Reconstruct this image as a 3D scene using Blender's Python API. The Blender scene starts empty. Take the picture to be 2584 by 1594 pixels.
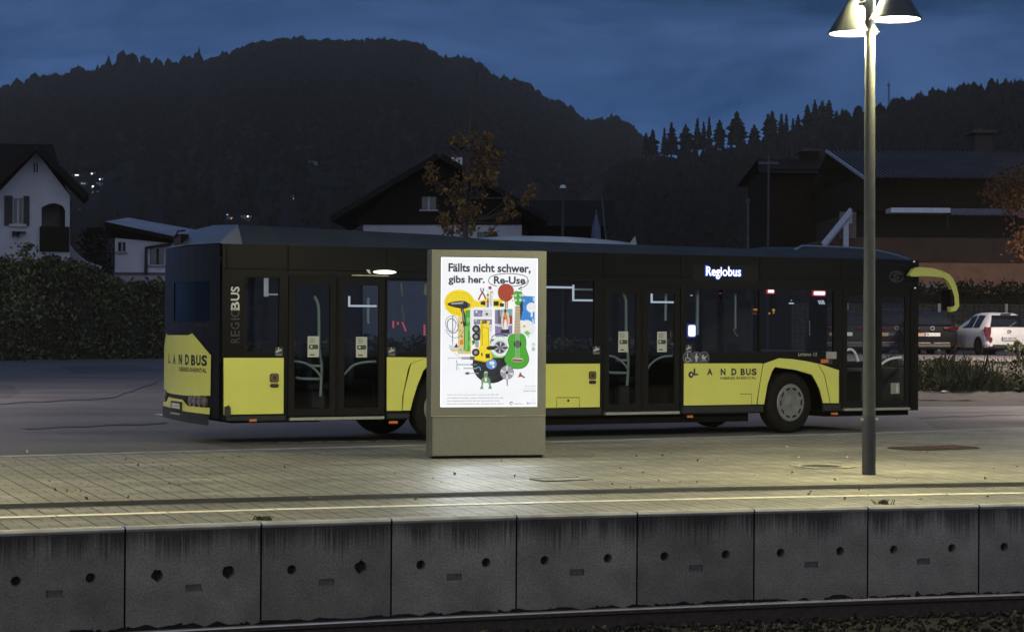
import bpy, bmesh, math, random
from mathutils import Vector, Matrix
from mathutils.geometry import tessellate_polygon
random.seed(11)
S = bpy.context.scene
COL = S.collection
PI = math.pi
R = math.radians

# ------------------------------------------------------------------ camera
EYE = 1.68            # eye height over the bus road (z = 0)
F = 5024.0            # focal length in photograph pixels (70 mm on 36 mm, 2584 wide)
cam = bpy.data.cameras.new("camera")
cam.lens = 70; cam.sensor_width = 36; cam.sensor_fit = 'HORIZONTAL'
cam.clip_start = 0.1; cam.clip_end = 9000
camo = bpy.data.objects.new("camera", cam); COL.objects.link(camo)
CM = Matrix.Rotation(PI/2 + 0.00458, 4, 'X') @ Matrix.Rotation(0.0055, 4, 'Z')
camo.matrix_world = Matrix.Translation((0, 0, EYE)) @ CM
S.camera = camo
CR = CM.to_3x3()

def ray(x, y):
    return CR @ Vector(((x-1292)/F, -(y-797)/F, -1))
def gnd(x, y, z=0.0):                 # point at height z
    d = ray(x, y); t = (z-EYE)/d.z
    return Vector((d.x*t, d.y*t, z))
def atY(x, y, Y):                     # point at distance Y
    d = ray(x, y); t = Y/d.y
    return Vector((d.x*t, Y, EYE+d.z*t))
def pxm(Y): return F/Y

# ------------------------------------------------------------------ tags
def tag(o, label=None, cat=None, group=None, kind=None):
    if label: o['label'] = label
    if cat: o['category'] = cat
    if group: o['group'] = group
    if kind: o['kind'] = kind
    return o
def thing(name, label, cat, loc=(0, 0, 0), rz=0.0, group=None):
    o = bpy.data.objects.new(name, None); COL.objects.link(o)
    o.location = loc; o.rotation_euler = (0, 0, rz); o.empty_display_size = 0.2
    return tag(o, label, cat, group)

# ------------------------------------------------------------------ materials
MATS = {}
def nodes_of(m):
    m.use_nodes = True
    return m.node_tree, m.node_tree.nodes, m.node_tree.links
def M(name, col=None, rough=.5, metal=0., nvar=.12, nscale=6., bump=0., bscale=40., coat=0., spec=.5, emit=0., stretch=(1, 1, 1)):
    if name in MATS: return MATS[name]
    m = bpy.data.materials.new(name); t, N, L = nodes_of(m)
    b = N['Principled BSDF']
    b.inputs['Roughness'].default_value = rough; b.inputs['Metallic'].default_value = metal
    b.inputs['Coat Weight'].default_value = coat; b.inputs['Coat Roughness'].default_value = .06
    b.inputs['Specular IOR Level'].default_value = spec
    tc = N.new('ShaderNodeTexCoord'); mp = N.new('ShaderNodeMapping'); mp.inputs['Scale'].default_value = stretch
    L.new(tc.outputs['Object'], mp.inputs['Vector'])
    n = N.new('ShaderNodeTexNoise'); n.inputs['Scale'].default_value = nscale; n.inputs['Detail'].default_value = 5
    L.new(mp.outputs['Vector'], n.inputs['Vector'])
    mr = N.new('ShaderNodeMapRange'); mr.inputs['From Min'].default_value = .3; mr.inputs['From Max'].default_value = .7
    mr.inputs['To Min'].default_value = 1-nvar; mr.inputs['To Max'].default_value = 1+nvar
    L.new(n.outputs['Fac'], mr.inputs['Value'])
    vm = N.new('ShaderNodeVectorMath'); vm.operation = 'SCALE'; vm.inputs[0].default_value = col
    L.new(mr.outputs['Result'], vm.inputs['Scale'])
    L.new(vm.outputs['Vector'], b.inputs['Base Color'])
    if emit:
        L.new(vm.outputs['Vector'], b.inputs['Emission Color']); b.inputs['Emission Strength'].default_value = emit
        b.inputs['Base Color'].default_value = (0.02, 0.02, 0.02, 1)
        for l in list(b.inputs['Base Color'].links): L.remove(l)
    if bump:
        n2 = N.new('ShaderNodeTexNoise'); n2.inputs['Scale'].default_value = bscale; n2.inputs['Detail'].default_value = 4
        L.new(mp.outputs['Vector'], n2.inputs['Vector'])
        bp = N.new('ShaderNodeBump'); bp.inputs['Strength'].default_value = bump; bp.inputs['Distance'].default_value = .02
        L.new(n2.outputs['Fac'], bp.inputs['Height']); L.new(bp.outputs['Normal'], b.inputs['Normal'])
    MATS[name] = m
    return m
def glass(name, tint, gloss=.5):
    if name in MATS: return MATS[name]
    m = bpy.data.materials.new(name); t, N, L = nodes_of(m)
    for n in list(N):
        if n.type != 'OUTPUT_MATERIAL': N.remove(n)
    out = [n for n in N if n.type == 'OUTPUT_MATERIAL'][0]
    tr = N.new('ShaderNodeBsdfTransparent'); tr.inputs['Color'].default_value = (*tint, 1)
    gl = N.new('ShaderNodeBsdfGlossy'); gl.inputs['Roughness'].default_value = .03
    gl.inputs['Color'].default_value = (.9, .9, .9, 1)
    fr = N.new('ShaderNodeLayerWeight'); fr.inputs['Blend'].default_value = .5
    pw = N.new('ShaderNodeMath'); pw.operation = 'POWER'; pw.inputs[1].default_value = 5; L.new(fr.outputs['Facing'], pw.inputs[0])
    pm = N.new('ShaderNodeMath'); pm.operation = 'MULTIPLY_ADD'; pm.inputs[1].default_value = .9; pm.inputs[2].default_value = .04; L.new(pw.outputs[0], pm.inputs[0])
    n = N.new('ShaderNodeTexNoise'); n.inputs['Scale'].default_value = 3
    bp = N.new('ShaderNodeBump'); bp.inputs['Strength'].default_value = .02; bp.inputs['Distance'].default_value = .01
    L.new(n.outputs['Fac'], bp.inputs['Height']); L.new(bp.outputs['Normal'], gl.inputs['Normal'])
    mx = N.new('ShaderNodeMixShader')
    ml = N.new('ShaderNodeMath'); ml.operation = 'MULTIPLY'; ml.inputs[1].default_value = gloss; L.new(pm.outputs[0], ml.inputs[0]); L.new(ml.outputs[0], mx.inputs['Fac']); L.new(tr.outputs[0], mx.inputs[1]); L.new(gl.outputs[0], mx.inputs[2])
    L.new(mx.outputs[0], out.inputs['Surface'])
    MATS[name] = m
    return m

# ------------------------------------------------------------------ mesh collector
def ell(cx, cy, rx, ry, n=24, a0=0., a1=2*PI, rot=0.):
    full = abs(a1-a0-2*PI) < 1e-6
    k = n if full else n+1
    o = []
    for i in range(k):
        a = a0+(a1-a0)*i/n
        x, y = rx*math.cos(a), ry*math.sin(a)
        o.append((cx+x*math.cos(rot)-y*math.sin(rot), cy+x*math.sin(rot)+y*math.cos(rot)))
    return o
def rect(x0, x1, y0, y1): return [(x0, y0), (x1, y0), (x1, y1), (x0, y1)]
def rrect(x0, x1, y0, y1, r, n=4):
    o = []
    for cx, cy, a in ((x1-r, y1-r, 0), (x0+r, y1-r, PI/2), (x0+r, y0+r, PI), (x1-r, y0+r, 1.5*PI)):
        o += ell(cx, cy, r, r, n, a, a+PI/2)
    return o
def smooth_poly(pts, it=2):
    for _ in range(it):
        q = []
        for i in range(len(pts)):
            a, b = pts[i], pts[(i+1) % len(pts)]
            q += [(a[0]*.75+b[0]*.25, a[1]*.75+b[1]*.25), (a[0]*.25+b[0]*.75, a[1]*.25+b[1]*.75)]
        pts = q
    return pts
def stroke(pts, w):                   # ribbon polygon round a polyline
    l, r = [], []
    for i, p in enumerate(pts):
        a = pts[max(0, i-1)]; b = pts[min(len(pts)-1, i+1)]
        dx, dy = b[0]-a[0], b[1]-a[1]; d = math.hypot(dx, dy) or 1
        nx, ny = -dy/d*w/2, dx/d*w/2
        l.append((p[0]+nx, p[1]+ny)); r.append((p[0]-nx, p[1]-ny))
    return l, r

TEXTS = {}
def text_geom(s, bold=0.):
    k = (s, bold)
    if k in TEXTS: return TEXTS[k]
    c = bpy.data.curves.new("text", 'FONT'); c.body = s; c.size = 1; c.resolution_u = 3; c.offset = bold
    c.fill_mode = 'FRONT'
    o = bpy.data.objects.new("text", c); COL.objects.link(o)
    bpy.context.view_layer.update()
    e = o.evaluated_get(bpy.context.evaluated_depsgraph_get()); me = e.to_mesh()
    v = [(p.co.x, p.co.y) for p in me.vertices]; f = [tuple(p.vertices) for p in me.polygons]
    e.to_mesh_clear(); bpy.data.objects.remove(o); bpy.data.curves.remove(c)
    x0 = min(p[0] for p in v); x1 = max(p[0] for p in v); y0 = min(p[1] for p in v); y1 = max(p[1] for p in v)
    TEXTS[k] = (v, f, x0, x1, y0, y1)
    return TEXTS[k]

class MB:
    def __init__(s, T=None):
        s.v = []; s.f = []; s.m = []; s.mats = []; s.T = T; s.uv = None
    def mi(s, mat):
        if mat not in s.mats: s.mats.append(mat)
        return s.mats.index(mat)
    def add(s, vs, fs, mat):
        b = len(s.v); k = s.mi(mat)
        if s.T is not None: vs = [s.T @ Vector(p) for p in vs]
        s.v += [tuple(p) for p in vs]
        for f in fs:
            s.f.append(tuple(i+b for i in f)); s.m.append(k)
        return s
    def box(s, x0, x1, y0, y1, z0, z1, mat):
        return s.add([(x0, y0, z0), (x1, y0, z0), (x1, y1, z0), (x0, y1, z0), (x0, y0, z1), (x1, y0, z1), (x1, y1, z1), (x0, y1, z1)],
                     [(3, 2, 1, 0), (4, 5, 6, 7), (0, 1, 5, 4), (1, 2, 6, 5), (2, 3, 7, 6), (3, 0, 4, 7)], mat)
    def tube(s, pts, r, mat, n=8, cap=True):
        pts = [Vector(p) for p in pts]
        rs = r if isinstance(r, (list, tuple)) else [r]*len(pts)
        vs, fs = [], []
        t = (pts[1]-pts[0]).normalized(); up = Vector((0, 0, 1)) if abs(t.z) < .9 else Vector((1, 0, 0))
        a = t.cross(up).normalized()
        for i, p in enumerate(pts):
            q = (pts[min(i+1, len(pts)-1)]-pts[max(i-1, 0)]).normalized()
            a = (a-q*a.dot(q)).normalized(); b = q.cross(a)
            for k in range(n):
                w = 2*PI*k/n
                vs.append(p+a*rs[i]*math.cos(w)+b*rs[i]*math.sin(w))
        for i in range(len(pts)-1):
            for k in range(n):
                fs.append((i*n+k, i*n+(k+1) % n, (i+1)*n+(k+1) % n, (i+1)*n+k))
        if cap:
            fs.append(tuple(range(n-1, -1, -1))); fs.append(tuple((len(pts)-1)*n+k for k in range(n)))
        return s.add(vs, fs, mat)
    def lathe(s, prof, mat, n=24, T=None):          # (r, z) about local z
        vs, fs = [], []
        for r, z in prof:
            for k in range(n):
                a = 2*PI*k/n; p = Vector((r*math.cos(a), r*math.sin(a), z))
                vs.append(T @ p if T else p)
        for i in range(len(prof)-1):
            for k in range(n):
                fs.append((i*n+k, i*n+(k+1) % n, (i+1)*n+(k+1) % n, (i+1)*n+k))
        return s.add(vs, fs, mat)
    def flat(s, poly, fn, d, mat, holes=()):
        loops = [list(poly)]+[list(h) for h in holes]
        vs = [p for l in loops for p in l]
        tr = tessellate_polygon([[Vector((p[0], p[1], 0)) for p in l] for l in loops])
        return s.add([fn(p[0], p[1], d) for p in vs], [tuple(t) for t in tr], mat)
    def prism(s, poly, fn, d0, d1, mat, holes=()):
        loops = [list(poly)]+[list(h) for h in holes]
        vs = [p for l in loops for p in l]; n = len(vs)
        tr = tessellate_polygon([[Vector((p[0], p[1], 0)) for p in l] for l in loops])
        V = [fn(p[0], p[1], d0) for p in vs]+[fn(p[0], p[1], d1) for p in vs]
        fs = [tuple(t) for t in tr]+[tuple(i+n for i in reversed(t)) for t in tr]
        o = 0
        for l in loops:
            k = len(l)
            for i in range(k): fs.append((o+i, o+(i+1) % k, o+(i+1) % k+n, o+i+n))
            o += k
        return s.add(V, fs, mat)
    def line(s, pts, w, fn, d, mat):
        l, r = stroke(pts, w); n = len(l)
        return s.add([fn(*p, d) for p in l+r], [(i, i+1, n+i+1, n+i) for i in range(n-1)], mat)
    def text(s, body, a0, a1, b0, b1, fn, d, mat, bold=0., turn=False, shear=0.):
        v, f, x0, x1, y0, y1 = text_geom(body, bold)
        vs = []
        for x, y in v:
            p = (x-x0)/(x1-x0); q = (y-y0)/(y1-y0); p += shear*(q-.5)
            if turn: vs.append(fn(a1+(a0-a1)*q, b0+(b1-b0)*p, d))
            else: vs.append(fn(a0+(a1-a0)*p, b0+(b1-b0)*q, d))
        return s.add(vs, f, mat)
    def build(s, name, parent=None, smooth=None, loc=None, norm=True, bevel=0.):
        me = bpy.data.meshes.new(name); me.from_pydata(s.v, [], s.f)
        for m in s.mats: me.materials.append(m)
        me.polygons.foreach_set('material_index', s.m)
        if s.uv:
            ul = me.uv_layers.new(name='UVMap')
            for l in me.loops: ul.data[l.index].uv = s.uv[l.vertex_index]
        me.validate()
        if norm:
            bm = bmesh.new(); bm.from_mesh(me); bmesh.ops.recalc_face_normals(bm, faces=bm.faces); bm.to_mesh(me); bm.free()
        if smooth is not None:
            me.polygons.foreach_set('use_smooth', [True]*len(me.polygons))
            me.set_sharp_from_angle(angle=R(smooth))
        me.update()
        o = bpy.data.objects.new(name, me); COL.objects.link(o)
        if parent is not None: o.parent = parent
        if loc is not None: o.location = loc
        if bevel:
            bv = o.modifiers.new('bevel', 'BEVEL'); bv.width = bevel; bv.segments = 2; bv.limit_method = 'ANGLE'
        return o
def struct(o): o['kind'] = 'structure'; return o
def leaves(mb, cs, n, spread, size, mats, flat=.5, rnd=random):
    """n leaf clumps (small bent quads) spread round the centres cs"""
    for _ in range(n):
        c = rnd.choice(cs)
        p = Vector(c)+Vector((rnd.gauss(0, spread[0]), rnd.gauss(0, spread[1]), rnd.gauss(0, spread[2])))
        leaf(mb, p, size*rnd.uniform(.6, 1.4), rnd.choice(mats), rnd)
def leaf(mb, p, sz, mat, rnd=random):
    a = Vector((rnd.uniform(-1, 1), rnd.uniform(-1, 1), rnd.uniform(-1, 1))).normalized()
    b = a.cross(Vector((rnd.uniform(-1, 1), rnd.uniform(-1, 1), rnd.uniform(-1, 1)))).normalized()
    n = a.cross(b)*sz*.25
    mb.add([p-a*sz*.5, p+b*sz*.32+n, p+a*sz*.5, p-b*sz*.32+n], [(0, 1, 2, 3)], mat)
# ------------------------------------------------------------------ world: dusk sky
W = bpy.data.worlds.new("World"); S.world = W; W.use_nodes = True
t = W.node_tree; N, L = t.nodes, t.links
bg = N['Background']; bg.inputs['Strength'].default_value = 1.0
sky = N.new('ShaderNodeTexSky'); sky.sky_type = 'NISHITA'; sky.sun_disc = False
SUN_EL, SUN_ROT = -2.5, 180.0
sky.sun_elevation = R(SUN_EL); sky.sun_rotation = R(SUN_ROT); sky.air_density = 1.0; sky.dust_density = .6; sky.ozone_density = 3.0
tc = N.new('ShaderNodeTexCoord'); mp = N.new('ShaderNodeMapping')
mp.inputs['Scale'].default_value = (2.2, 2.2, 9.0); mp.inputs['Rotation'].default_value = (R(8), R(16), 0)
L.new(tc.outputs['Generated'], mp.inputs['Vector'])
nz = N.new('ShaderNodeTexNoise'); nz.inputs['Scale'].default_value = 2.3; nz.inputs['Detail'].default_value = 9; nz.inputs['Roughness'].default_value = .6
nz.inputs['Distortion'].default_value = .4
L.new(mp.outputs['Vector'], nz.inputs['Vector'])
cr = N.new('ShaderNodeValToRGB')
cr.color_ramp.elements[0].position = .38; cr.color_ramp.elements[0].color = (.004, .040, .126, 1)
cr.color_ramp.elements[1].position = .62; cr.color_ramp.elements[1].color = (.040, .100, .252, 1)
L.new(nz.outputs['Fac'], cr.inputs['Fac'])
# the western sky behind the photographer still holds afterglow on the clouds
sp = N.new('ShaderNodeSeparateXYZ'); L.new(tc.outputs['Generated'], sp.inputs['Vector'])
mr = N.new('ShaderNodeMapRange'); mr.inputs['From Min'].default_value = .25; mr.inputs['From Max'].default_value = -.9
mr.interpolation_type = 'SMOOTHSTEP'
L.new(sp.outputs['Y'], mr.inputs['Value'])
mx = N.new('ShaderNodeMix'); mx.data_type = 'RGBA'
L.new(mr.outputs['Result'], mx.inputs['Factor']); L.new(cr.outputs['Color'], mx.inputs['A'])
gr = N.new('ShaderNodeMapRange'); gr.inputs['From Min'].default_value = .07; gr.inputs['From Max'].default_value = .2; gr.inputs['To Min'].default_value = 1.38; gr.inputs['To Max'].default_value = .84
L.new(sp.outputs['Z'], gr.inputs['Value'])
gs = N.new('ShaderNodeVectorMath'); gs.operation = 'SCALE'; L.new(cr.outputs['Color'], gs.inputs[0]); L.new(gr.outputs['Result'], gs.inputs['Scale']); L.new(gs.outputs['Vector'], mx.inputs['A'])
mx.inputs['B'].default_value = (.37, .405, .54, 1)
ad = N.new('ShaderNodeMix'); ad.data_type = 'RGBA'; ad.blend_type = 'ADD'; ad.inputs['Factor'].default_value = 1
sc = N.new('ShaderNodeVectorMath'); sc.operation = 'SCALE'; sc.inputs['Scale'].default_value = .008
L.new(sky.outputs['Color'], sc.inputs[0]); L.new(mx.outputs['Result'], ad.inputs['A']); L.new(sc.outputs['Vector'], ad.inputs['B'])
L.new(ad.outputs['Result'], bg.inputs['Color'])
sun = bpy.data.lights.new("dusk_sun", 'SUN'); sun.energy = .03; sun.angle = R(60); sun.color = (1, .86, .74)
so = bpy.data.objects.new("dusk_sun", sun); COL.objects.link(so)
so.rotation_euler = (R(62), 0, R(-20))
S.view_settings.view_transform = 'Standard'; S.view_settings.look = 'None'
S.view_settings.exposure = 0; S.view_settings.gamma = 1; S.view_settings.use_curve_mapping = False
S.cycles.use_denoising = True
try: S.cycles.denoiser = 'OPENIMAGEDENOISE'
except Exception: pass
S.cycles.max_bounces = 6; S.cycles.transparent_max_bounces = 16
S.cycles.sample_clamp_indirect = 4

# ------------------------------------------------------------------ platform frame
PH = .175                                            # platform top over the bus road
EPTS = [gnd(*p, PH) for p in ((0, 1340), (430, 1325.5), (860, 1311), (1290, 1300), (1720, 1289), (2150, 1279.5), (2584, 1270))]
# least squares parabola Y(X)
def polyfit2(ps):
    n = len(ps); s = [sum(p.x**k for p in ps) for k in range(5)]; r = [sum(p.y*p.x**k for p in ps) for k in range(3)]
    A = Matrix(((s[0], s[1], s[2]), (s[1], s[2], s[3]), (s[2], s[3], s[4])))
    return A.inverted() @ Vector(r)
EC = polyfit2(EPTS)
def edgeY(X):
    Xc = max(-6, min(7, X)); y = EC[0]+EC[1]*Xc+EC[2]*Xc*Xc
    return y+(EC[1]+2*EC[2]*Xc)*(X-Xc)
_path = []; _s = 0; _px = -70
while _px < 90:
    p = Vector((_px, edgeY(_px)))
    if _path: _s += (p-_path[-1][1]).length
    _path.append((_s, p)); _px += .1
def s_of_x(X):
    i = max(0, min(len(_path)-2, int((X+70)/.1))); f = (X+70)/.1-i
    return _path[i][0]*(1-f)+_path[i+1][0]*f
def ppt(s, d):                                       # s along the edge, d away from the track
    lo, hi = 0, len(_path)-2
    while lo < hi:
        m = (lo+hi+1)//2
        if _path[m][0] <= s: lo = m
        else: hi = m-1
    a, b = _path[lo], _path[lo+1]; q = (s-a[0])/(b[0]-a[0])
    tn = (b[1]-a[1]).normalized(); p = a[1]*(1-q)+b[1]*q
    return Vector((p.x-tn.y*d, p.y+tn.x*d))
def p3(s, d, z): q = ppt(s, d); return Vector((q.x, q.y, z))
# far kerb of the platform
KA = gnd(0, 1149, PH); KB = gnd(1075, 1121, PH); KC = gnd(2109, 1093, PH)
KD = (KC-KA).normalized()
def kerbd(s):                                        # d where the kerb line is met
    a = ppt(s, 0); b = ppt(s, 1); dr = b-a
    den = dr.x*KD.y-dr.y*KD.x
    return ((KA.x-a.x)*KD.y-(KA.y-a.y)*KD.x)/den

# ------------------------------------------------------------------ ground materials
def asphalt(name, col, var=.25, rough=.75, bump=.25):
    m = bpy.data.materials.new(name); t, N, L = nodes_of(m); b = N['Principled BSDF']
    tc = N.new('ShaderNodeTexCoord')
    n1 = N.new('ShaderNodeTexNoise'); n1.inputs['Scale'].default_value = .35; n1.inputs['Detail'].default_value = 6; n1.inputs['Roughness'].default_value = .6
    mp = N.new('ShaderNodeMapping'); mp.inputs['Scale'].default_value = (.5, 1.6, 1); mp.inputs['Rotation'].default_value = (0, 0, R(-22))
    L.new(tc.outputs['Object'], mp.inputs['Vector']); L.new(mp.outputs['Vector'], n1.inputs['Vector'])
    n2 = N.new('ShaderNodeTexNoise'); n2.inputs['Scale'].default_value = 60; n2.inputs['Detail'].default_value = 3
    L.new(tc.outputs['Object'], n2.inputs['Vector'])
    r1 = N.new('ShaderNodeMapRange'); r1.inputs['From Min'].default_value = .3; r1.inputs['From Max'].default_value = .7
    r1.inputs['To Min'].default_value = 1-var; r1.inputs['To Max'].default_value = 1+var; L.new(n1.outputs['Fac'], r1.inputs['Value'])
    r2 = N.new('ShaderNodeMapRange'); r2.inputs['From Min'].default_value = .25; r2.inputs['From Max'].default_value = .75
    r2.inputs['To Min'].default_value = .6; r2.inputs['To Max'].default_value = 1.4; L.new(n2.outputs['Fac'], r2.inputs['Value'])
    mu = N.new('ShaderNodeMath'); mu.operation = 'MULTIPLY'; L.new(r1.outputs[0], mu.inputs[0]); L.new(r2.outputs[0], mu.inputs[1])
    vm = N.new('ShaderNodeVectorMath'); vm.operation = 'SCALE'; vm.inputs[0].default_value = col; L.new(mu.outputs[0], vm.inputs['Scale'])
    L.new(vm.outputs['Vector'], b.inputs['Base Color'])
    r3 = N.new('ShaderNodeMapRange'); r3.inputs['From Min'].default_value = .3; r3.inputs['From Max'].default_value = .7
    r3.inputs['To Min'].default_value = rough-.15; r3.inputs['To Max'].default_value = rough+.12; L.new(n1.outputs['Fac'], r3.inputs['Value'])
    L.new(r3.outputs[0], b.inputs['Roughness'])
    bp = N.new('ShaderNodeBump'); bp.inputs['Strength'].default_value = bump; bp.inputs['Distance'].default_value = .01
    L.new(n2.outputs['Fac'], bp.inputs['Height']); L.new(bp.outputs['Normal'], b.inputs['Normal'])
    MATS[name] = m
    return m
def pavers(name):
    m = bpy.data.materials.new(name); t, N, L = nodes_of(m); b = N['Principled BSDF']
    uv = N.new('ShaderNodeUVMap'); tc = N.new('ShaderNodeTexCoord')
    # slight wobble so joints are not ruler straight
    nw = N.new('ShaderNodeTexNoise'); nw.inputs['Scale'].default_value = 9; L.new(uv.outputs['UV'], nw.inputs['Vector'])
    sb = N.new('ShaderNodeVectorMath'); sb.operation = 'MULTIPLY_ADD'; sb.inputs[1].default_value = (.012, .012, 0)
    L.new(nw.outputs['Color'], sb.inputs[0]); L.new(uv.outputs['UV'], sb.inputs[2])
    br = N.new('ShaderNodeTexBrick'); br.inputs['Scale'].default_value = 1; br.offset = 0
    br.inputs['Brick Width'].default_value = .215; br.inputs['Row Height'].default_value = .216
    br.inputs['Mortar Size'].default_value = .0095; br.inputs['Mortar Smooth'].default_value = .3; br.inputs['Bias'].default_value = 0
    br.inputs['Color1'].default_value = (.185, .176, .146, 1); br.inputs['Color2'].default_value = (.25, .235, .195, 1)
    br.inputs['Mortar'].default_value = (.03, .028, .022, 1)
    ms = N.new('ShaderNodeMapping'); ms.inputs['Scale'].default_value = (1, 2, 1); L.new(sb.outputs[0], ms.inputs['Vector']); L.new(ms.outputs['Vector'], br.inputs['Vector'])
    br2 = N.new('ShaderNodeTexBrick'); br2.inputs['Scale'].default_value = 1; br2.offset = .5
    br2.inputs['Brick Width'].default_value = .215; br2.inputs['Row Height'].default_value = .432; br2.inputs['Mortar Size'].default_value = .0085; br2.inputs['Mortar Smooth'].default_value = .4
    br2.inputs['Color1'].default_value = (1, 1, 1, 1); br2.inputs['Color2'].default_value = (.9, .9, .9, 1); br2.inputs['Mortar'].default_value = (.28, .27, .25, 1)
    ms2 = N.new('ShaderNodeMapping'); ms2.inputs['Scale'].default_value = (1, 2, 1); ms2.inputs['Location'].default_value = (.1075, 0, 0); L.new(sb.outputs[0], ms2.inputs['Vector']); L.new(ms2.outputs['Vector'], br2.inputs['Vector'])
    mm = N.new('ShaderNodeMix'); mm.data_type = 'RGBA'; mm.blend_type = 'MULTIPLY'; mm.inputs['Factor'].default_value = 1; L.new(br.outputs['Color'], mm.inputs['A']); L.new(br2.outputs['Color'], mm.inputs['B'])
    n1 = N.new('ShaderNodeTexNoise'); n1.inputs['Scale'].default_value = .5; n1.inputs['Detail'].default_value = 7; n1.inputs['Roughness'].default_value = .62
    L.new(uv.outputs['UV'], n1.inputs['Vector'])
    r1 = N.new('ShaderNodeMapRange'); r1.inputs['From Min'].default_value = .3; r1.inputs['From Max'].default_value = .72
    r1.inputs['To Min'].default_value = .72; r1.inputs['To Max'].default_value = 1.25; L.new(n1.outputs['Fac'], r1.inputs['Value'])
    n2 = N.new('ShaderNodeTexNoise'); n2.inputs['Scale'].default_value = 45; n2.inputs['Detail'].default_value = 4; L.new(uv.outputs['UV'], n2.inputs['Vector'])
    r2 = N.new('ShaderNodeMapRange'); r2.inputs['From Min'].default_value = .25; r2.inputs['From Max'].default_value = .75
    r2.inputs['To Min'].default_value = .75; r2.inputs['To Max'].default_value = 1.25; L.new(n2.outputs['Fac'], r2.inputs['Value'])
    mpl = N.new('ShaderNodeMapping'); mpl.inputs['Scale'].default_value = (.35, 1.5, 1); L.new(uv.outputs['UV'], mpl.inputs['Vector'])
    n5 = N.new('ShaderNodeTexNoise'); n5.inputs['Scale'].default_value = 1.3; n5.inputs['Detail'].default_value = 6; n5.inputs['Roughness'].default_value = .6; L.new(mpl.outputs['Vector'], n5.inputs['Vector'])
    r7 = N.new('ShaderNodeMapRange'); r7.inputs['From Min'].default_value = .32; r7.inputs['From Max'].default_value = .68
    r7.inputs['To Min'].default_value = .7; r7.inputs['To Max'].default_value = 1.35; L.new(n5.outputs['Fac'], r7.inputs['Value'])
    # dark gum spots and grit
    vo = N.new('ShaderNodeTexVoronoi'); vo.inputs['Scale'].default_value = 3.2; L.new(uv.outputs['UV'], vo.inputs['Vector'])
    r4 = N.new('ShaderNodeMapRange'); r4.inputs['From Min'].default_value = .03; r4.inputs['From Max'].default_value = .07
    r4.inputs['To Min'].default_value = .45; r4.inputs['To Max'].default_value = 1; L.new(vo.outputs['Distance'], r4.inputs['Value'])
    mu = N.new('ShaderNodeMath'); mu.operation = 'MULTIPLY'; L.new(r1.outputs[0], mu.inputs[0]); L.new(r2.outputs[0], mu.inputs[1])
    mu2 = N.new('ShaderNodeMath'); mu2.operation = 'MULTIPLY'; mu3 = N.new('ShaderNodeMath'); mu3.operation = 'MULTIPLY'; L.new(mu.outputs[0], mu3.inputs[0]); L.new(r7.outputs[0], mu3.inputs[1]); L.new(mu3.outputs[0], mu2.inputs[0]); L.new(r4.outputs[0], mu2.inputs[1])
    vm = N.new('ShaderNodeVectorMath'); vm.operation = 'SCALE'; L.new(mm.outputs['Result'], vm.inputs[0]); L.new(mu2.outputs[0], vm.inputs['Scale'])
    L.new(vm.outputs['Vector'], b.inputs['Base Color'])
    r3 = N.new('ShaderNodeMapRange'); r3.inputs['From Min'].default_value = .3; r3.inputs['From Max'].default_value = .7
    r3.inputs['To Min'].default_value = .62; r3.inputs['To Max'].default_value = .42; L.new(n1.outputs['Fac'], r3.inputs['Value'])
    L.new(r3.outputs[0], b.inputs['Roughness'])
    iv = N.new('ShaderNodeMath'); iv.operation = 'SUBTRACT'; iv.inputs[0].default_value = 1; L.new(br.outputs['Fac'], iv.inputs[1])
    ad = N.new('ShaderNodeMath'); ad.operation = 'MULTIPLY_ADD'; ad.inputs[1].default_value = .25; L.new(n2.outputs['Fac'], ad.inputs[0]); L.new(iv.outputs[0], ad.inputs[2])
    bp = N.new('ShaderNodeBump'); bp.inputs['Strength'].default_value = .55; bp.inputs['Distance'].default_value = .006
    L.new(ad.outputs[0], bp.inputs['Height']); L.new(bp.outputs['Normal'], b.inputs['Normal'])
    MATS[name] = m
    return m
ASPH = asphalt('bus_road_asphalt', (.105, .1, .1), .3, .72)
PAV = pavers('concrete_pavers')
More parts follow.
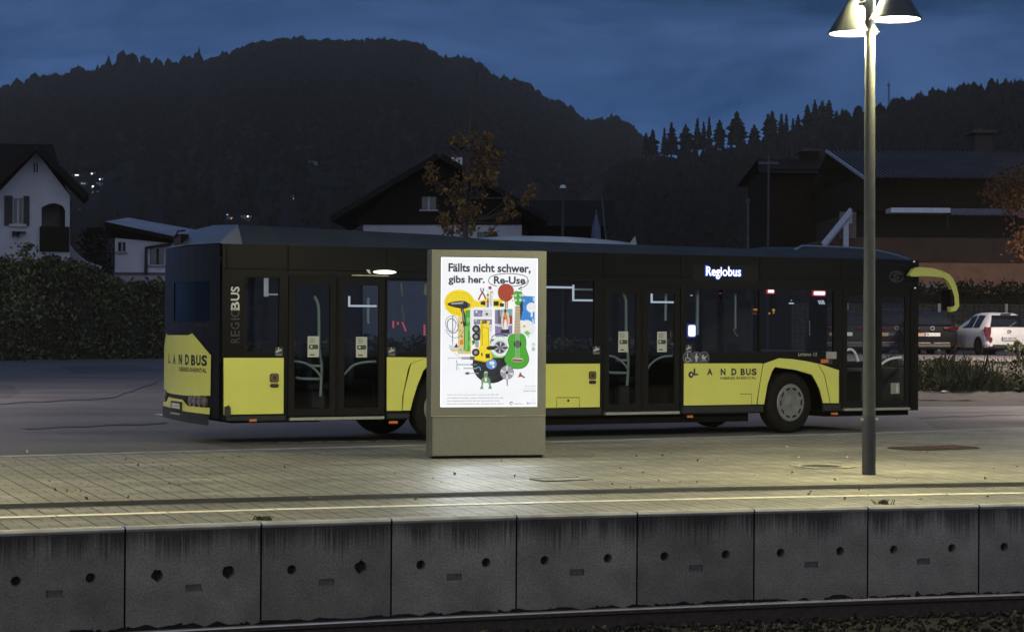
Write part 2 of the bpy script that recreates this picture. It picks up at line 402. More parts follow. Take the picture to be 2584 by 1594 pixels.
def concrete_stained(name):
    m = bpy.data.materials.new(name); t, N, L = nodes_of(m); b = N['Principled BSDF']; b.inputs['Roughness'].default_value = .85
    uv = N.new('ShaderNodeUVMap')
    n1 = N.new('ShaderNodeTexNoise'); n1.inputs['Scale'].default_value = 2.2; n1.inputs['Detail'].default_value = 7; n1.inputs['Roughness'].default_value = .65; L.new(uv.outputs['UV'], n1.inputs['Vector'])
    n2 = N.new('ShaderNodeTexNoise'); n2.inputs['Scale'].default_value = 70; n2.inputs['Detail'].default_value = 3; L.new(uv.outputs['UV'], n2.inputs['Vector'])
    # vertical drip stains below the coping: noise only in s, longer and shorter drips
    mp = N.new('ShaderNodeMapping'); mp.inputs['Scale'].default_value = (46, .5, 1); L.new(uv.outputs['UV'], mp.inputs['Vector'])
    n3 = N.new('ShaderNodeTexNoise'); n3.inputs['Scale'].default_value = 1; n3.inputs['Detail'].default_value = 4; n3.inputs['Roughness'].default_value = .7; L.new(mp.outputs['Vector'], n3.inputs['Vector'])
    mp2 = N.new('ShaderNodeMapping'); mp2.inputs['Scale'].default_value = (3, .1, 1); L.new(uv.outputs['UV'], mp2.inputs['Vector'])
    n4 = N.new('ShaderNodeTexNoise'); n4.inputs['Scale'].default_value = 1; L.new(mp2.outputs['Vector'], n4.inputs['Vector'])
    sx = N.new('ShaderNodeSeparateXYZ'); L.new(uv.outputs['UV'], sx.inputs[0])         # v = depth below the coping
    # length of a drip = f(n3, n4); stain where depth < length
    ln = N.new('ShaderNodeMath'); ln.operation = 'MULTIPLY'; L.new(n3.outputs['Fac'], ln.inputs[0]); L.new(n4.outputs['Fac'], ln.inputs[1])
    r5 = N.new('ShaderNodeMapRange'); r5.inputs['From Min'].default_value = .13; r5.inputs['From Max'].default_value = .42
    r5.inputs['To Min'].default_value = .02; r5.inputs['To Max'].default_value = .34; L.new(ln.outputs[0], r5.inputs['Value'])
    df = N.new('ShaderNodeMath'); df.operation = 'SUBTRACT'; L.new(r5.outputs[0], df.inputs[0]); L.new(sx.outputs['Y'], df.inputs[1])
    r6 = N.new('ShaderNodeMapRange'); r6.inputs['From Min'].default_value = -.07; r6.inputs['From Max'].default_value = .09
    r6.inputs['To Min'].default_value = 1; r6.inputs['To Max'].default_value = .2; L.new(df.outputs[0], r6.inputs['Value'])
    r1 = N.new('ShaderNodeMapRange'); r1.inputs['From Min'].default_value = .3; r1.inputs['From Max'].default_value = .7
    r1.inputs['To Min'].default_value = .62; r1.inputs['To Max'].default_value = 1.22; L.new(n1.outputs['Fac'], r1.inputs['Value'])
    r2 = N.new('ShaderNodeMapRange'); r2.inputs['From Min'].default_value = .25; r2.inputs['From Max'].default_value = .75
    r2.inputs['To Min'].default_value = .6; r2.inputs['To Max'].default_value = 1.4; L.new(n2.outputs['Fac'], r2.inputs['Value'])
    a = N.new('ShaderNodeMath'); a.operation = 'MULTIPLY'; L.new(r1.outputs[0], a.inputs[0]); L.new(r2.outputs[0], a.inputs[1])
    c = N.new('ShaderNodeMath'); c.operation = 'MULTIPLY'; L.new(a.outputs[0], c.inputs[0]); L.new(r6.outputs[0], c.inputs[1])
    vm = N.new('ShaderNodeVectorMath'); vm.operation = 'SCALE'; vm.inputs[0].default_value = (.222, .200, .166); L.new(c.outputs[0], vm.inputs['Scale'])
    L.new(vm.outputs[0], b.inputs['Base Color'])
    sw = N.new('ShaderNodeMath'); sw.operation = 'MULTIPLY_ADD'; sw.inputs[1].default_value = 1/PW; sw.inputs[2].default_value = -js[0]/PW; L.new(sx.outputs['X'], sw.inputs[0])
    fl_ = N.new('ShaderNodeMath'); fl_.operation = 'FLOOR'; L.new(sw.outputs[0], fl_.inputs[0])
    wn = N.new('ShaderNodeTexWhiteNoise'); wn.noise_dimensions = '1D'; L.new(fl_.outputs[0], wn.inputs['W'])
    rw = N.new('ShaderNodeMapRange'); rw.inputs['To Min'].default_value = .82; rw.inputs['To Max'].default_value = 1.16; L.new(wn.outputs['Value'], rw.inputs['Value'])
    c2 = N.new('ShaderNodeMath'); c2.operation = 'MULTIPLY'; L.new(c.outputs[0], c2.inputs[0]); L.new(rw.outputs[0], c2.inputs[1]); L.new(c2.outputs[0], vm.inputs['Scale'])
    bp = N.new('ShaderNodeBump'); bp.inputs['Strength'].default_value = .4; bp.inputs['Distance'].default_value = .006
    L.new(n2.outputs['Fac'], bp.inputs['Height']); L.new(bp.outputs['Normal'], b.inputs['Normal'])
    MATS[name] = m
    return m
joints = [gnd(x, y, PH).x for x, y in ((316, 1329), (664, 1319), (996, 1308), (1318, 1299), (1620, 1292), (1913, 1285), (2198, 1278), (2469, 1272))]
js = [s_of_x(x) for x in joints]
PW = (js[-1]-js[0])/7
CONC = concrete_stained('weathered_concrete')
COPE = M('coping_concrete', (.36, .345, .31), .7, nvar=.25, nscale=5, bump=.3, bscale=90)
DARK = M('dark_void', (.012, .012, .012), .9, spec=.1)

# ------------------------------------------------------------------ ground, road, platform, track
# big ground sheet behind the platform, reaching the horizon
def kp(t, off=0, z=0):                               # along the kerb, offset away from the track
    nrm = Vector((-KD.y, KD.x, 0))
    q = KA+KD*t+nrm*off
    return Vector((q.x, q.y, z))
g = MB()
EARTH = M('dark_earth', (.05, .045, .04), .95, nvar=.35, nscale=.4, bump=.3, bscale=8)
a, b = kp(-3000, .3, -.03), kp(3000, .3, -.03)
g.add([a, b, b+Vector((-2500, 5500, 0)), a+Vector((-2500, 5500, 0))], [(0, 1, 2, 3)], EARTH)
struct(g.build('ground', norm=False))
# bus road: asphalt from the kerb to the hedge on one side, to the verge on the other
g = MB()
rp = [kp(-60, .12), kp(55, .12), Vector((43, 49, 0)), gnd(3300, 1024), gnd(2310, 1031), Vector((2, 47, 0)), Vector((-4, 70, 0))]+[gnd(x, 899+10*(1-x/430)+3*math.sin(x*.05)+2*math.sin(x*.17)) for x in range(430, -40, -12)]+[Vector((-60, 80, 0))]
g.flat([(p.x, p.y) for p in rp], lambda x, y, d: (x, y, d), 0., ASPH)
struct(g.build('road'))
g = MB(); SEAM = M('tar_seam', (.035, .033, .033), .5, nvar=.3, nscale=6); PATCH = asphalt('patched_asphalt', (.072, .07, .07), .3, .8)
def gq(pts, z): return [tuple(gnd(x, y, z)) for x, y in pts]
g.add(gq(((-40, 968), (30, 972), (52, 990), (20, 1004), (-40, 1002)), .005), [(0, 1, 2, 3, 4)], PATCH)
g.add(gq(((150, 925), (330, 921), (420, 934), (190, 941)), .005), [(0, 1, 2, 3)], PATCH)
g.add(gq(((2330, 1062), (2620, 1056), (2640, 1074), (2360, 1080)), .005), [(0, 1, 2, 3)], PATCH)
for a, b in (((-20, 1018), (280, 1003)), ((280, 1003), (400, 962)), ((60, 1080), (420, 1066)), ((2320, 1052), (2600, 1043))):
    for k in range(10):
        t0, t1 = k/10, (k+1)/10; j0 = math.sin(k*1.7)*1.2; j1 = math.sin((k+1)*1.7)*1.2
        p0 = (a[0]+(b[0]-a[0])*t0, a[1]+(b[1]-a[1])*t0+j0); p1 = (a[0]+(b[0]-a[0])*t1, a[1]+(b[1]-a[1])*t1+j1)
        g.add(gq((p0, p1, (p1[0], p1[1]+1.6), (p0[0], p0[1]+1.6)), .009), [(0, 1, 2, 3)], SEAM)
struct(g.build('road_patch', norm=False))
g = MB(); OLDP = M('worn_road_paint', (.34, .34, .36), .7, nvar=.5, nscale=7, bump=.2)
g.add(gq(((386, 1043), (412, 1043), (470, 1054), (424, 1053)), .006), [(0, 1, 2, 3)], OLDP)
for k in range(7): x = 640+62*k; g.add(gq(((x, 1115.5-k*.9), (x+50, 1114.8-k*.9), (x+50, 1116.2-k*.9), (x, 1116.9-k*.9)), .006), [(0, 1, 2, 3)], OLDP)
struct(g.build('road_marking', norm=False))
# platform paving
g = MB()
s0, s1 = 5., 150.
uvs = []; rows = []
ns = 290
for i in range(ns+1):
    s = s0+(s1-s0)*i/ns
    de = kerbd(s)-.22; de = max(.6, de)
    row = []
    for j in range(9):
        d = .118+(de-.118)*j/8
        g.v.append(tuple(p3(s, d, PH-.003))); uvs.append((s, d)); row.append(len(g.v)-1)
    rows.append(row)
for i in range(ns):
    for j in range(8):
        g.f.append((rows[i][j], rows[i+1][j], rows[i+1][j+1], rows[i][j+1])); g.m.append(0)
g.mats = [PAV]; g.uv = uvs
struct(g.build('platform', norm=False))
# kerb stones along the road: one run of stone, top and road-side face
g = MB()
KST = M('kerb_granite', (.3, .29, .27), .75, nvar=.25, nscale=3, bump=.3, bscale=60)
tt = -60.
while tt < 70:
    e = tt+.99
    vs = []
    for (t_, o_, z_) in ((tt, -.2, PH+.002), (e, -.2, PH+.002), (e, -.02, PH+.002), (tt, -.02, PH+.002), (tt, 0.01, PH-.02), (e, .01, PH-.02), (e, .03, -.05), (tt, .03, -.05)):
        vs.append(kp(t_, o_, z_))
    g.add(vs, [(0, 1, 2, 3), (3, 2, 5, 4), (4, 5, 6, 7)], KST)
    tt += 1.0
struct(g.build('kerb', norm=False))
# tactile strip, white edge line
g = MB(); TAC = M('tactile_slab', (.085, .08, .075), .7, nvar=.2, nscale=4)
GRV = M('tactile_groove', (.02, .02, .02), .9)
s = 40.
def band(g, sa, sb, d0, d1, z, mat, step=.5):
    n = max(1, int((sb-sa)/step)); vs = []; fs = []
    for i in range(n+1):
        q = sa+(sb-sa)*i/n
        vs += [p3(q, d0, z), p3(q, d1, z)]
    for i in range(n): fs.append((2*i, 2*i+2, 2*i+3, 2*i+1))
    g.add(vs, fs, mat)
TD0 = 1.86
def dpx(x, y):                                        # distance from the edge of a platform pixel
    p = gnd(x, y, PH); best = 9e9
    for i in range(len(_path)):
        q = (_path[i][1]-Vector((p.x, p.y))).length
        if q < best: best, bi = q, i
    return _path[bi][0], best
TD0 = sum(dpx(*p)[1] for p in ((300, 1279), (860, 1261), (1720, 1240), (2300, 1227)))/4
TD1 = sum(dpx(*p)[1] for p in ((300, 1267), (860, 1249), (1720, 1229), (2300, 1217)))/4
WD = sum(dpx(*p)[1] for p in ((300, 1296), (860, 1281), (1720, 1260), (2300, 1247)))/4
SL = s_of_x(-4.5); SR = s_of_x(6)
band(g, s0, s1, TD0, TD1, PH+.001, TAC)
k = 0
w_ = (TD1-TD0)/13
for k in range(6): band(g, s0, s1, TD0+w_*(1+2*k), TD0+w_*(2+2*k), PH+.004, GRV)
struct(g.build('tactile_strip', norm=False))
g = MB(); WL = M('edge_line_paint', (.74, .7, .58), .5, nvar=.18, nscale=9, bump=.1)
q = s0
while q < s1:                                        # painted line, cut at the slab joints
    e = q+.86
    band(g, q, e-.012, WD-.06, WD+.075, PH+.002, WL, .43); q = e
struct(g.build('platform_edge_line', norm=False))
g = MB(); band(g, s0, s1, .098, .12, PH-.012, DARK); struct(g.build('edge_gap', norm=False))

# ------------------------------------------------------------------ platform wall of precast panels
wall = thing('platform_wall', 'weathered grey concrete platform wall of precast panels with drip stains and round holes', 'wall', p3(js[3], 0, -.7))
WI = Matrix.Translation(-wall.location)
BAL = PH-.70
def ragged(cx, cz, r, seed):
    rr = random.Random(seed)
    return [(cx+r*(1+.45*rr.random())*math.cos(a), cz+r*(1+.5*rr.random())*math.sin(a)) for a in [2*PI*i/12 for i in range(12)]]
for k in range(-3, 12):
    sa = js[0]+PW*k+.007; sb = js[0]+PW*(k+1)-.007
    w = sb-sa; g = MB(WI); g.uv = []
    def wf(a, z, d, sa=sa): return p3(sa+a, d, z)
    zt = PH-.016; zb = BAL-.15
    zh = PH-.365; zr_ = PH-.47
    h1 = ell(w*.23, zh, .037, .037, 18); h2 = ell(w*.76, zh, .037, .037, 18)
    if k == 0: h2 = ragged(w*.76, zh, .038, 5); h1 = ragged(w*.23, zh, .037, 9)
    if k == 1: h2 = ragged(w*.77, zh, .040, 3)
    rc = rect(w*.44, w*.56, zr_-.026, zr_+.026)
    n0 = len(g.v)
    # chamfered coping
    g.add([wf(0, zt, -.012), wf(w, zt, -.012), wf(w, PH, .012), wf(0, PH, .012), wf(w, PH, .1), wf(0, PH, .1), wf(0, zt-.006, -.012), wf(w, zt-.006, -.012), wf(0, zt-.022, .001), wf(w, zt-.022, .001)], [(0, 1, 2, 3), (3, 2, 4, 5), (6, 7, 1, 0), (8, 9, 7, 6)], COPE)
    g.uv += [(0, -.1)]*(len(g.v)-n0); n0 = len(g.v)
    ip = [(0, zb), (w, zb), (w, zt), (0, zt)]
    g.flat(ip, wf, 0., CONC, [h1, h2, rc])
    pts = ip+h1+h2+rc
    g.uv += [(sa+p[0], PH-p[1]) for p in pts]; n0 = len(g.v)
    for h in (h1, h2):                               # round anchor holes go back into the wall
        n = len(h)
        g.add([wf(p[0], p[1], 0) for p in h]+[wf(p[0], p[1], .07) for p in h], [(i, (i+1) % n, n+(i+1) % n, n+i) for i in range(n)], CONC)
        g.add([wf(p[0], p[1], .07) for p in h], [tuple(range(n))], M('hole_dark', (.04, .038, .034), .95, spec=.1, nvar=.4, nscale=60))  # back of each hole is coloured darker than the wall
    g.add([wf(p[0], p[1], 0) for p in rc]+[wf(p[0], p[1], .018) for p in rc], [(i, (i+1) % 4, 4+(i+1) % 4, 4+i) for i in range(4)]+[(4, 5, 6, 7)], M('cast_recess', (.13, .125, .12), .9, nvar=.3, nscale=40))
    for i in range(4):
        x = w*(.455+.026*i); g.add([wf(x, zr_-.014, .010), wf(x+.012, zr_-.014, .010), wf(x+.012, zr_+.014, .010), wf(x, zr_+.014, .010)], [(0, 1, 2, 3)], M('cast_recess'))
    # sides of the panel in the joint
    g.add([wf(0, zb, 0), wf(0, zt, 0), wf(0, zt, .1), wf(0, zb, .1)], [(0, 1, 2, 3)], DARK)
    g.add([wf(w, zb, 0), wf(w, zt, 0), wf(w, zt, .1), wf(w, zb, .1)], [(0, 1, 2, 3)], DARK)
    g.uv += [(sa+.5, .55)]*(len(g.v)-n0)
    g.build('panel', wall, norm=False)
g = MB(WI)
n = 40; vs = []; fs = []
for i in range(n+1):
    q = js[0]+PW*(-6+20*i/n); vs += [p3(q, .09, BAL-.2), p3(q, .09, PH-.02)]
for i in range(n): fs.append((2*i, 2*i+2, 2*i+3, 2*i+1))
g.add(vs, fs, DARK); g.build('backing', wall, norm=False)

# ------------------------------------------------------------------ track: ballast bed, rail
BLM = M('ballast_bed', (.02, .019, .018), .95, spec=.1, nvar=.4, nscale=12, bump=.6, bscale=25)
g = MB(); rr = random.Random(4)
vs = []; fs = []; na, nb = 150, 14
for i in range(na+1):
    s = js[0]-4*PW+(13*PW)*i/na
    for j in range(nb+1):
        d = -5+5.05*j/nb
        bank = max(0, 1-(-d)/.35)*.034*(.3+rr.random()) if d < .06 else 0
        vs.append(p3(s, d, BAL-.075+bank+rr.uniform(-.012, .012)))
for i in range(na):
    for j in range(nb): a = i*(nb+1)+j; fs.append((a, a+nb+1, a+nb+2, a+1))
g.add(vs, fs, BLM); struct(g.build('track_bed', norm=False, smooth=60))
g = MB(); a, b = p3(5, 0, BAL-.16), p3(150, 0, BAL-.16)
g.add([a, b, b+Vector((20, -120, 0)), a+Vector((-20, -120, 0))], [(0, 1, 2, 3)], BLM); struct(g.build('track_ground', norm=False))
g = MB(); stm = [M('ballast_stone', (.018, .017, .015), .9, nvar=.3, nscale=20, spec=.1), M('ballast_stone_pale', (.09, .082, .065), .9, spec=.2, nvar=.3, nscale=20), M('ballast_stone_dark', (.016, .016, .015), .9, spec=.1, nvar=.3, nscale=20)]
for _ in range(5200):
    s = rr.uniform(js[0]-1.5*PW, js[-1]+1.2*PW); d = -rr.uniform(0, 1)**.8*2.9
    r_ = rr.uniform(.012, .034) if rr.random() < .9 else rr.uniform(.03, .045)
    if -1.0 < d < -.86: continue
    c = p3(s, d, BAL-.062+r_*.3); T = Matrix.Translation(c) @ Matrix.Rotation(rr.uniform(0, 6), 4, Vector((rr.random(), rr.random(), rr.random()+.1)).normalized())
    pts = [T @ Vector((x*r_*rr.uniform(.7, 1.2), y*r_*rr.uniform(.6, 1.1), z*r_*rr.uniform(.5, .9))) for x, y, z in ((1, 0, 0), (0, 1, 0), (-1, 0, 0), (0, -1, 0), (0, 0, 1), (0, 0, -1))]
    g.add(pts, [(0, 1, 4), (1, 2, 4), (2, 3, 4), (3, 0, 4), (1, 0, 5), (2, 1, 5), (3, 2, 5), (0, 3, 5)], stm[0 if rr.random() < .6 else (2 if rr.random() < .93 else 1)])
tag(g.build('ballast', norm=False), 'dark crushed stone ballast along the track', 'ballast', kind='stuff')
RAILTOP = PH-.63
rs_, rdist = dpx(1720, 1292)
def drail(x, y):
    p = gnd(x, y, RAILTOP); return min((q[1]-Vector((p.x, p.y))).length for q in _path)
RD = -sum(drail(*p) for p in ((860, 1566), (1720, 1528), (2500, 1499)))/3
STEEL = M('rail_head_steel', (.55, .5, .42), .2, 1., nvar=.15, nscale=8, stretch=(1, 1, 1))
RUST = M('rail_rust', (.045, .032, .026), .85, nvar=.35, nscale=25, bump=.3)
def railmesh(dc, name, label):
    o = thing(name, label, 'rail', p3(js[3], dc, RAILTOP)); T = Matrix.Translation(-o.location)
    prof = [(-.0335, -.01), (-.028, 0), (.028, 0), (.0335, -.01), (.0335, -.035), (.009, -.05), (.009, -.13), (.06, -.142), (.06, -.152), (-.06, -.152), (-.06, -.142), (-.009, -.13), (-.009, -.05), (-.0335, -.035)]
    for nm, idx, mat in (('rail_head', [0, 1, 2, 3], STEEL), ('rail_web', [3, 4, 5, 6, 7, 8, 9, 10, 11, 12, 13, 0], RUST)):
        g = MB(T); n = 130; vs = []; fs = []; m_ = len(idx)
        for i in range(n+1):
            s = js[0]-6*PW+PW*20*i/n
            vs += [p3(s, dc+prof[k][0], RAILTOP+prof[k][1]) for k in idx]
        for i in range(n):
            for k in range(m_-1): fs.append((i*m_+k, i*m_+k+1, (i+1)*m_+k+1, (i+1)*m_+k))
        g.add(vs, fs, mat); g.build(nm, o, norm=False, smooth=30)
    return o
railmesh(RD, 'rail', 'worn steel rail with a shiny head running below the platform wall')
# weeds in the joints of the wall
def weed(px, py, label, n, h, mats, name='weed'):
    p = gnd(px, py, PH); g = MB(Matrix.Translation((-p.x, -p.y, -p.z))); rr = random.Random(int(px))
    for _ in range(n):
        q = p+Vector((rr.gauss(0, .035), rr.gauss(0, .012), 0)); e = q+Vector((rr.gauss(0, .03), rr.gauss(0, .02)-.01, h*rr.uniform(.4, 1)))
        w = Vector((.004, 0, 0)); m = (q+e)/2+Vector((rr.gauss(0, .01), 0, .01))
        g.add([q-w, q+w, m+w, m-w, e], [(0, 1, 2, 3), (3, 2, 4)], rr.choice(mats))
    return tag(g.build(name, loc=p, norm=False), label, 'weed')
GR1 = M('weed_green', (.06, .08, .025), .8); GR2 = M('weed_straw', (.13, .11, .05), .8)
GR3 = M('moss_green', (.11, .13, .04), .85)
weed(665, 1311, 'low green moss tuft spilling over the second wall joint', 70, .04, [GR1, GR3])
weed(2232, 1272, 'sparse dry grass blades sprouting from the coping below the lamp post', 26, .055, [GR1, GR2])
# ------------------------------------------------------------------ bus
BO = Vector((-3.99, 27.17, 0)); BA = R(26.63)
BU = Vector((math.cos(BA), math.sin(BA), 0)); BV = Vector((-math.sin(BA), math.cos(BA), 0))
C0 = Vector((0, 0, EYE))
def bs(x, y, v=0.):                                   # photograph pixel -> (u, z) on the plane v of the bus
    d = ray(x, y); t = ((BO-C0).dot(BV)+v)/d.dot(BV); p = C0+d*t-BO
    return (p.dot(BU), p.z)
def br(x, y, u=0.):                                   # pixel -> (v, z) on the rear plane
    d = ray(x, y); t = ((BO-C0).dot(BU)+u)/d.dot(BU); p = C0+d*t-BO
    return (p.dot(BV), p.z)
def za(x, y): return (380+.3836*x, 540+.3836*y)
def zc(x, y): return (1360+.3571*x, 580+.3571*y)
def zd(x, y): return (1900+.3572*x, 580+.3572*y)
def zr(x, y): return (405+.1653*x, 830+.1653*y)
def B_(z, v=0.): return lambda x, y: bs(*z(x, y), v)
ua, uc, ud = B_(za), B_(zc), B_(zd)
def rr_(x, y): return br(*zr(x, y))
def side(a, z, d): return (a, d, z)                   # near side, d < 0 stands proud
def rear(a, z, d): return (d-.09*(1-(2*a/2.55-1)**2), a, z)
bus = thing('bus', 'long black and lime yellow city bus standing unlit by the kerb', 'bus', BO, BA)
BLK = M('bus_black_paint', (.0075, .0078, .009), .32, nvar=.15, nscale=1.2, spec=.08, coat=.02)
BLKM = M('bus_black_trim', (.008, .008, .009), .6, nvar=.2, nscale=20, spec=.12)
SKIRT = M('bus_dark_skirt', (.018, .020, .024), .55, nvar=.2, nscale=5, spec=.25)
YEL = M('bus_yellow_paint', (.60, .61, .125), .34, nvar=.04, nscale=2, coat=.3)
ROOFG = M('bus_roof_grey', (.026, .033, .04), .45, nvar=.2, nscale=2, spec=.3, coat=.1)
ROOFS = M('bus_roof_silver', (.2, .2, .2), .3, .4, nvar=.12, nscale=3, coat=.3)
TINT = glass('bus_tinted_glass', (.52, .56, .6))
CLEAR = glass('bus_door_glass', (.85, .87, .88))
RAILM = M('handrail_enamel', (.42, .52, .48), .3, nvar=.06, coat=.3)
RAILLIT = M('handrail_lit', (.85, .88, .86), .3, nvar=.04, coat=.3)  # paler copy for the front door, its lamplight put into the colour
TXT = M('lettering_black', (.016, .017, .022), .45, nvar=.1)
SILV = M('lettering_silver', (.45, .48, .48), .35, .2, nvar=.06)
GHOST = M('lettering_grey', (.034, .034, .036), .3, nvar=.06)
WHI = M('sticker_white', (.42, .43, .41), .5, nvar=.06)
NAVY = M('sticker_navy', (.02, .027, .045), .45, nvar=.1)
GRN = M('sticker_green', (.012, .055, .032), .5, nvar=.1)
ORG = M('marker_orange', (.55, .14, .03), .3, nvar=.15, nscale=60, coat=.5)
SEAT = M('seat_fabric', (.03, .035, .06), .9, nvar=.4, nscale=30)
INNER = M('bus_interior', (.10, .108, .12), .6, spec=.2, nvar=.15)
STRIP = M('reflection_glow', (.8, .88, 1), emit=.85, nvar=.05)  # glow for the built reflections in the glass, shared with the ceiling lights
LEDW = M('display_white', (.82, .85, 1), emit=3, nvar=.02)
LEDR = M('display_red', (1, .75, .78), emit=1.3, nvar=.02)
LEDR2 = M('red_rim_glow', (.75, .03, .05), emit=.7, nvar=.02)
LEDO = M('display_orange', (1, .42, .05), emit=.75, nvar=.3, nscale=60)
RUB = M('rubber_black', (.010, .010, .010), .8, spec=.12, nvar=.3, nscale=15)
TREAD = M('tyre_tread', (.014, .014, .014), .85, nvar=.4, nscale=40, bump=.4)
HUB = M('wheel_cap_grey', (.17, .175, .175), .5, .2, nvar=.2, nscale=10)
UND = M('underbody', (.006, .006, .006), .9, spec=.05)
ULEN = bs(2314, 1000)[0]
ZT = 2.77; ZB = .33
UF = bs(1998, 1000)[0]; UR = bs(1123, 1000)[0]        # axles
def arch_pts(uc_, n=16):
    return [(uc_+.60*math.cos(a)*(1 if abs(math.cos(a)) < 2 else 1), max(ZB, .50+.60*math.sin(a))) for a in [PI-PI*i/n for i in range(n+1)]]
farch = [ud(75, 1232), ud(100, 1085), ud(130, 1000), ud(152, 968), ud(300, 988), ud(412, 1022), ud(440, 1068), ud(468, 1128), ud(492, 1222)]
u0f = farch[0][0]; u1f = farch[-1][0]
# rear arch: the photograph shows its rear half; mirror the front arch shape
rarch = [ua(1705, 1290), ua(1722, 1220), ua(1750, 1130), ua(1790, 1030), ua(1808, 1010)]
ra = [(UR-(UR-p[0]), p[1]) for p in rarch]
ra = ra+[(UR-.1, ra[-1][1]+.07), (UR+.2, ra[-1][1]+.05), (UR+.5, ra[-1][1]-.12), (UR+.66, ra[0][1])]
outline = [(.04, ZB+.03), (ra[0][0], ZB)]+ra+[(ra[-1][0], ZB), (u0f, ZB)]+farch+[(u1f, ZB), (ULEN, ZB), (ULEN, ZT), (.04, ZT)]
def rz(f, x0, y0, x1, y1):
    a, b = f(x0, y0), f(x1, y1); return rect(min(a[0], b[0]), max(a[0], b[0]), min(a[1], b[1]), max(a[1], b[1]))
wins = [rz(ua, 625, 418, 845, 905), rz(ua, 1560, 415, 2620, 905), None, rz(uc, 1045, 415, 1555, 860), rz(ud, 62, 420, 570, 858)]
w2 = wins[1]; w2r = uc(395, 860)
wins[1] = rect(w2[0][0], (w2[0][0]+uc(395, 400)[0])/2-.04, w2r[1], w2[2][1])
wins[2] = rect((w2[0][0]+uc(395, 400)[0])/2+.04, uc(392, 400)[0], w2r[1], w2[2][1])
doors = [rz(ua, 905, 405, 1545, 1425), rz(uc, 458, 388, 1000, 1365), rz(ud, 632, 410, 1112, 1335)]
doors[0] = rect(doors[0][0][0], doors[0][1][0], .33, doors[0][2][1])
doors[1] = rect(doors[1][0][0], doors[1][1][0], .33, doors[1][2][1])
doors[2] = rect(doors[2][0][0], doors[2][1][0], .33, doors[2][2][1])
# doors reach the bottom: cut them out of the outline itself
outl = []
for p in outline: outl.append(p)
def cut(outl, d):
    x0, x1, zt = d[0][0], d[1][0], d[2][1]; o = []
    for i, p in enumerate(outl):
        o.append(p); q = outl[(i+1) % len(outl)]
        if abs(p[1]-ZB) < .05 and abs(q[1]-ZB) < .05 and p[0] < x0 and q[0] > x1:
            o += [(x0, ZB), (x0, zt), (x1, zt), (x1, ZB)]
    return o
for d in (doors[0], doors[1], doors[2]): outl = cut(outl, d)
g = MB(); g.prism(outl, side, 0., .05, BLK, [w for w in wins]); g.build('side_wall', bus, norm=True)
# far side wall with its row of windows
fw = [rect(1.2+1.62*i, 2.72+1.62*i, 1.2, 2.36) for i in range(5)]+[rect(9.3, 10.35, 1.0, 2.36), rect(10.45, ULEN-.35, .95, 2.36)]
g = MB(); g.prism([(.04, ZB), (ULEN, ZB), (ULEN, ZT), (.04, ZT)], side, 2.50, 2.55, BLK, fw); g.build('side_wall', bus)
for w in fw:
    g = MB(); g.flat(w, side, 2.52, TINT); g.build('window', bus, norm=False)
for w in wins:
    g = MB(); g.flat(w, side, .018, TINT); o = g.build('window', bus, norm=False)
    x0, x1, z0, z1 = w[0][0], w[1][0], w[0][1], w[2][1]
    fr = MB(); e = .022
    fr.prism(rect(x0-e, x1+e, z0-e, z1+e), side, -.004, .012, BLKM, [rect(x0, x1, z0, z1)]); fr.build('window_seal', o)
# front end: windscreen, front panel, rear wall
g = MB()
sect = [(0, 0.), (.35, .10), (1.0, .16), (1.55, .16), (2.2, .10), (2.55, 0.)]
def frontface(z0, z1, mat, tilt0, tilt1, g):
    vs = []; n = len(sect)
    for z, tl in ((z0, tilt0), (z1, tilt1)):
        for v, du in sect: vs.append((ULEN+du*1.6-tl, v, z))
    g.add(vs, [(i, i+1, n+i+1, n+i) for i in range(n-1)], mat)
frontface(ZB, 1.0, YEL, .05, 0, g); g.build('front_panel', bus)
g = MB(); vs = []
for z in (ZB+.02, 1.0):
    for v, du in sect: vs.append((ULEN+du*1.6-.11, min(2.5, max(.05, v)), z))
g.add(vs, [(i, i+1, 7+i, 6+i) for i in range(5)], INNER); g.build('front_lining', bus, norm=False)
g = MB(); frontface(1.0, 2.40, TINT, 0, .06, g); g.build('windscreen', bus)
g = MB(); frontface(2.40, ZT, BLK, .06, .12, g); g.build('front_header', bus)
# corner posts at the front door side
g = MB(); x = ULEN
g.box(x-.05, x+.02, -.004, .06, ZB, ZT, BLKM)
g.build('corner_post', bus)
# rear wall: black sheet with window, yellow flap, bumper
vr = lambda p: p
rw = [br(451, 713), br(536, 712), br(536, 811), br(451, 811)]
rwin = rect(min(p[0] for p in rw), max(p[0] for p in rw), rw[2][1], rw[0][1])
rwin = rect(max(.10, rwin[0][0]), min(2.2, rwin[1][0]), rwin[0][1], rwin[2][1])
g = MB()
cols = sorted([.0, .12, .3, .6, .9, 1.275, 1.6, 1.9, 2.15, 2.35, 2.47, 2.55, rwin[0][0], rwin[1][0]]); zs = [ZB+.05, .7, 1.2, rwin[0][1], rwin[2][1], ZT]
for i in range(len(cols)-1):
    for j in range(len(zs)-1):
        cu = (cols[i]+cols[i+1])/2; cz = (zs[j]+zs[j+1])/2
        if rwin[0][0] < cu < rwin[1][0] and rwin[0][1] < cz < rwin[2][1]: continue
        g.add([rear(cols[i], zs[j], 0), rear(cols[i+1], zs[j], 0), rear(cols[i+1], zs[j+1], 0), rear(cols[i], zs[j+1], 0)], [(0, 1, 2, 3)], BLK)
g.build('rear_wall', bus, norm=False, smooth=40)
g = MB(); n = 8
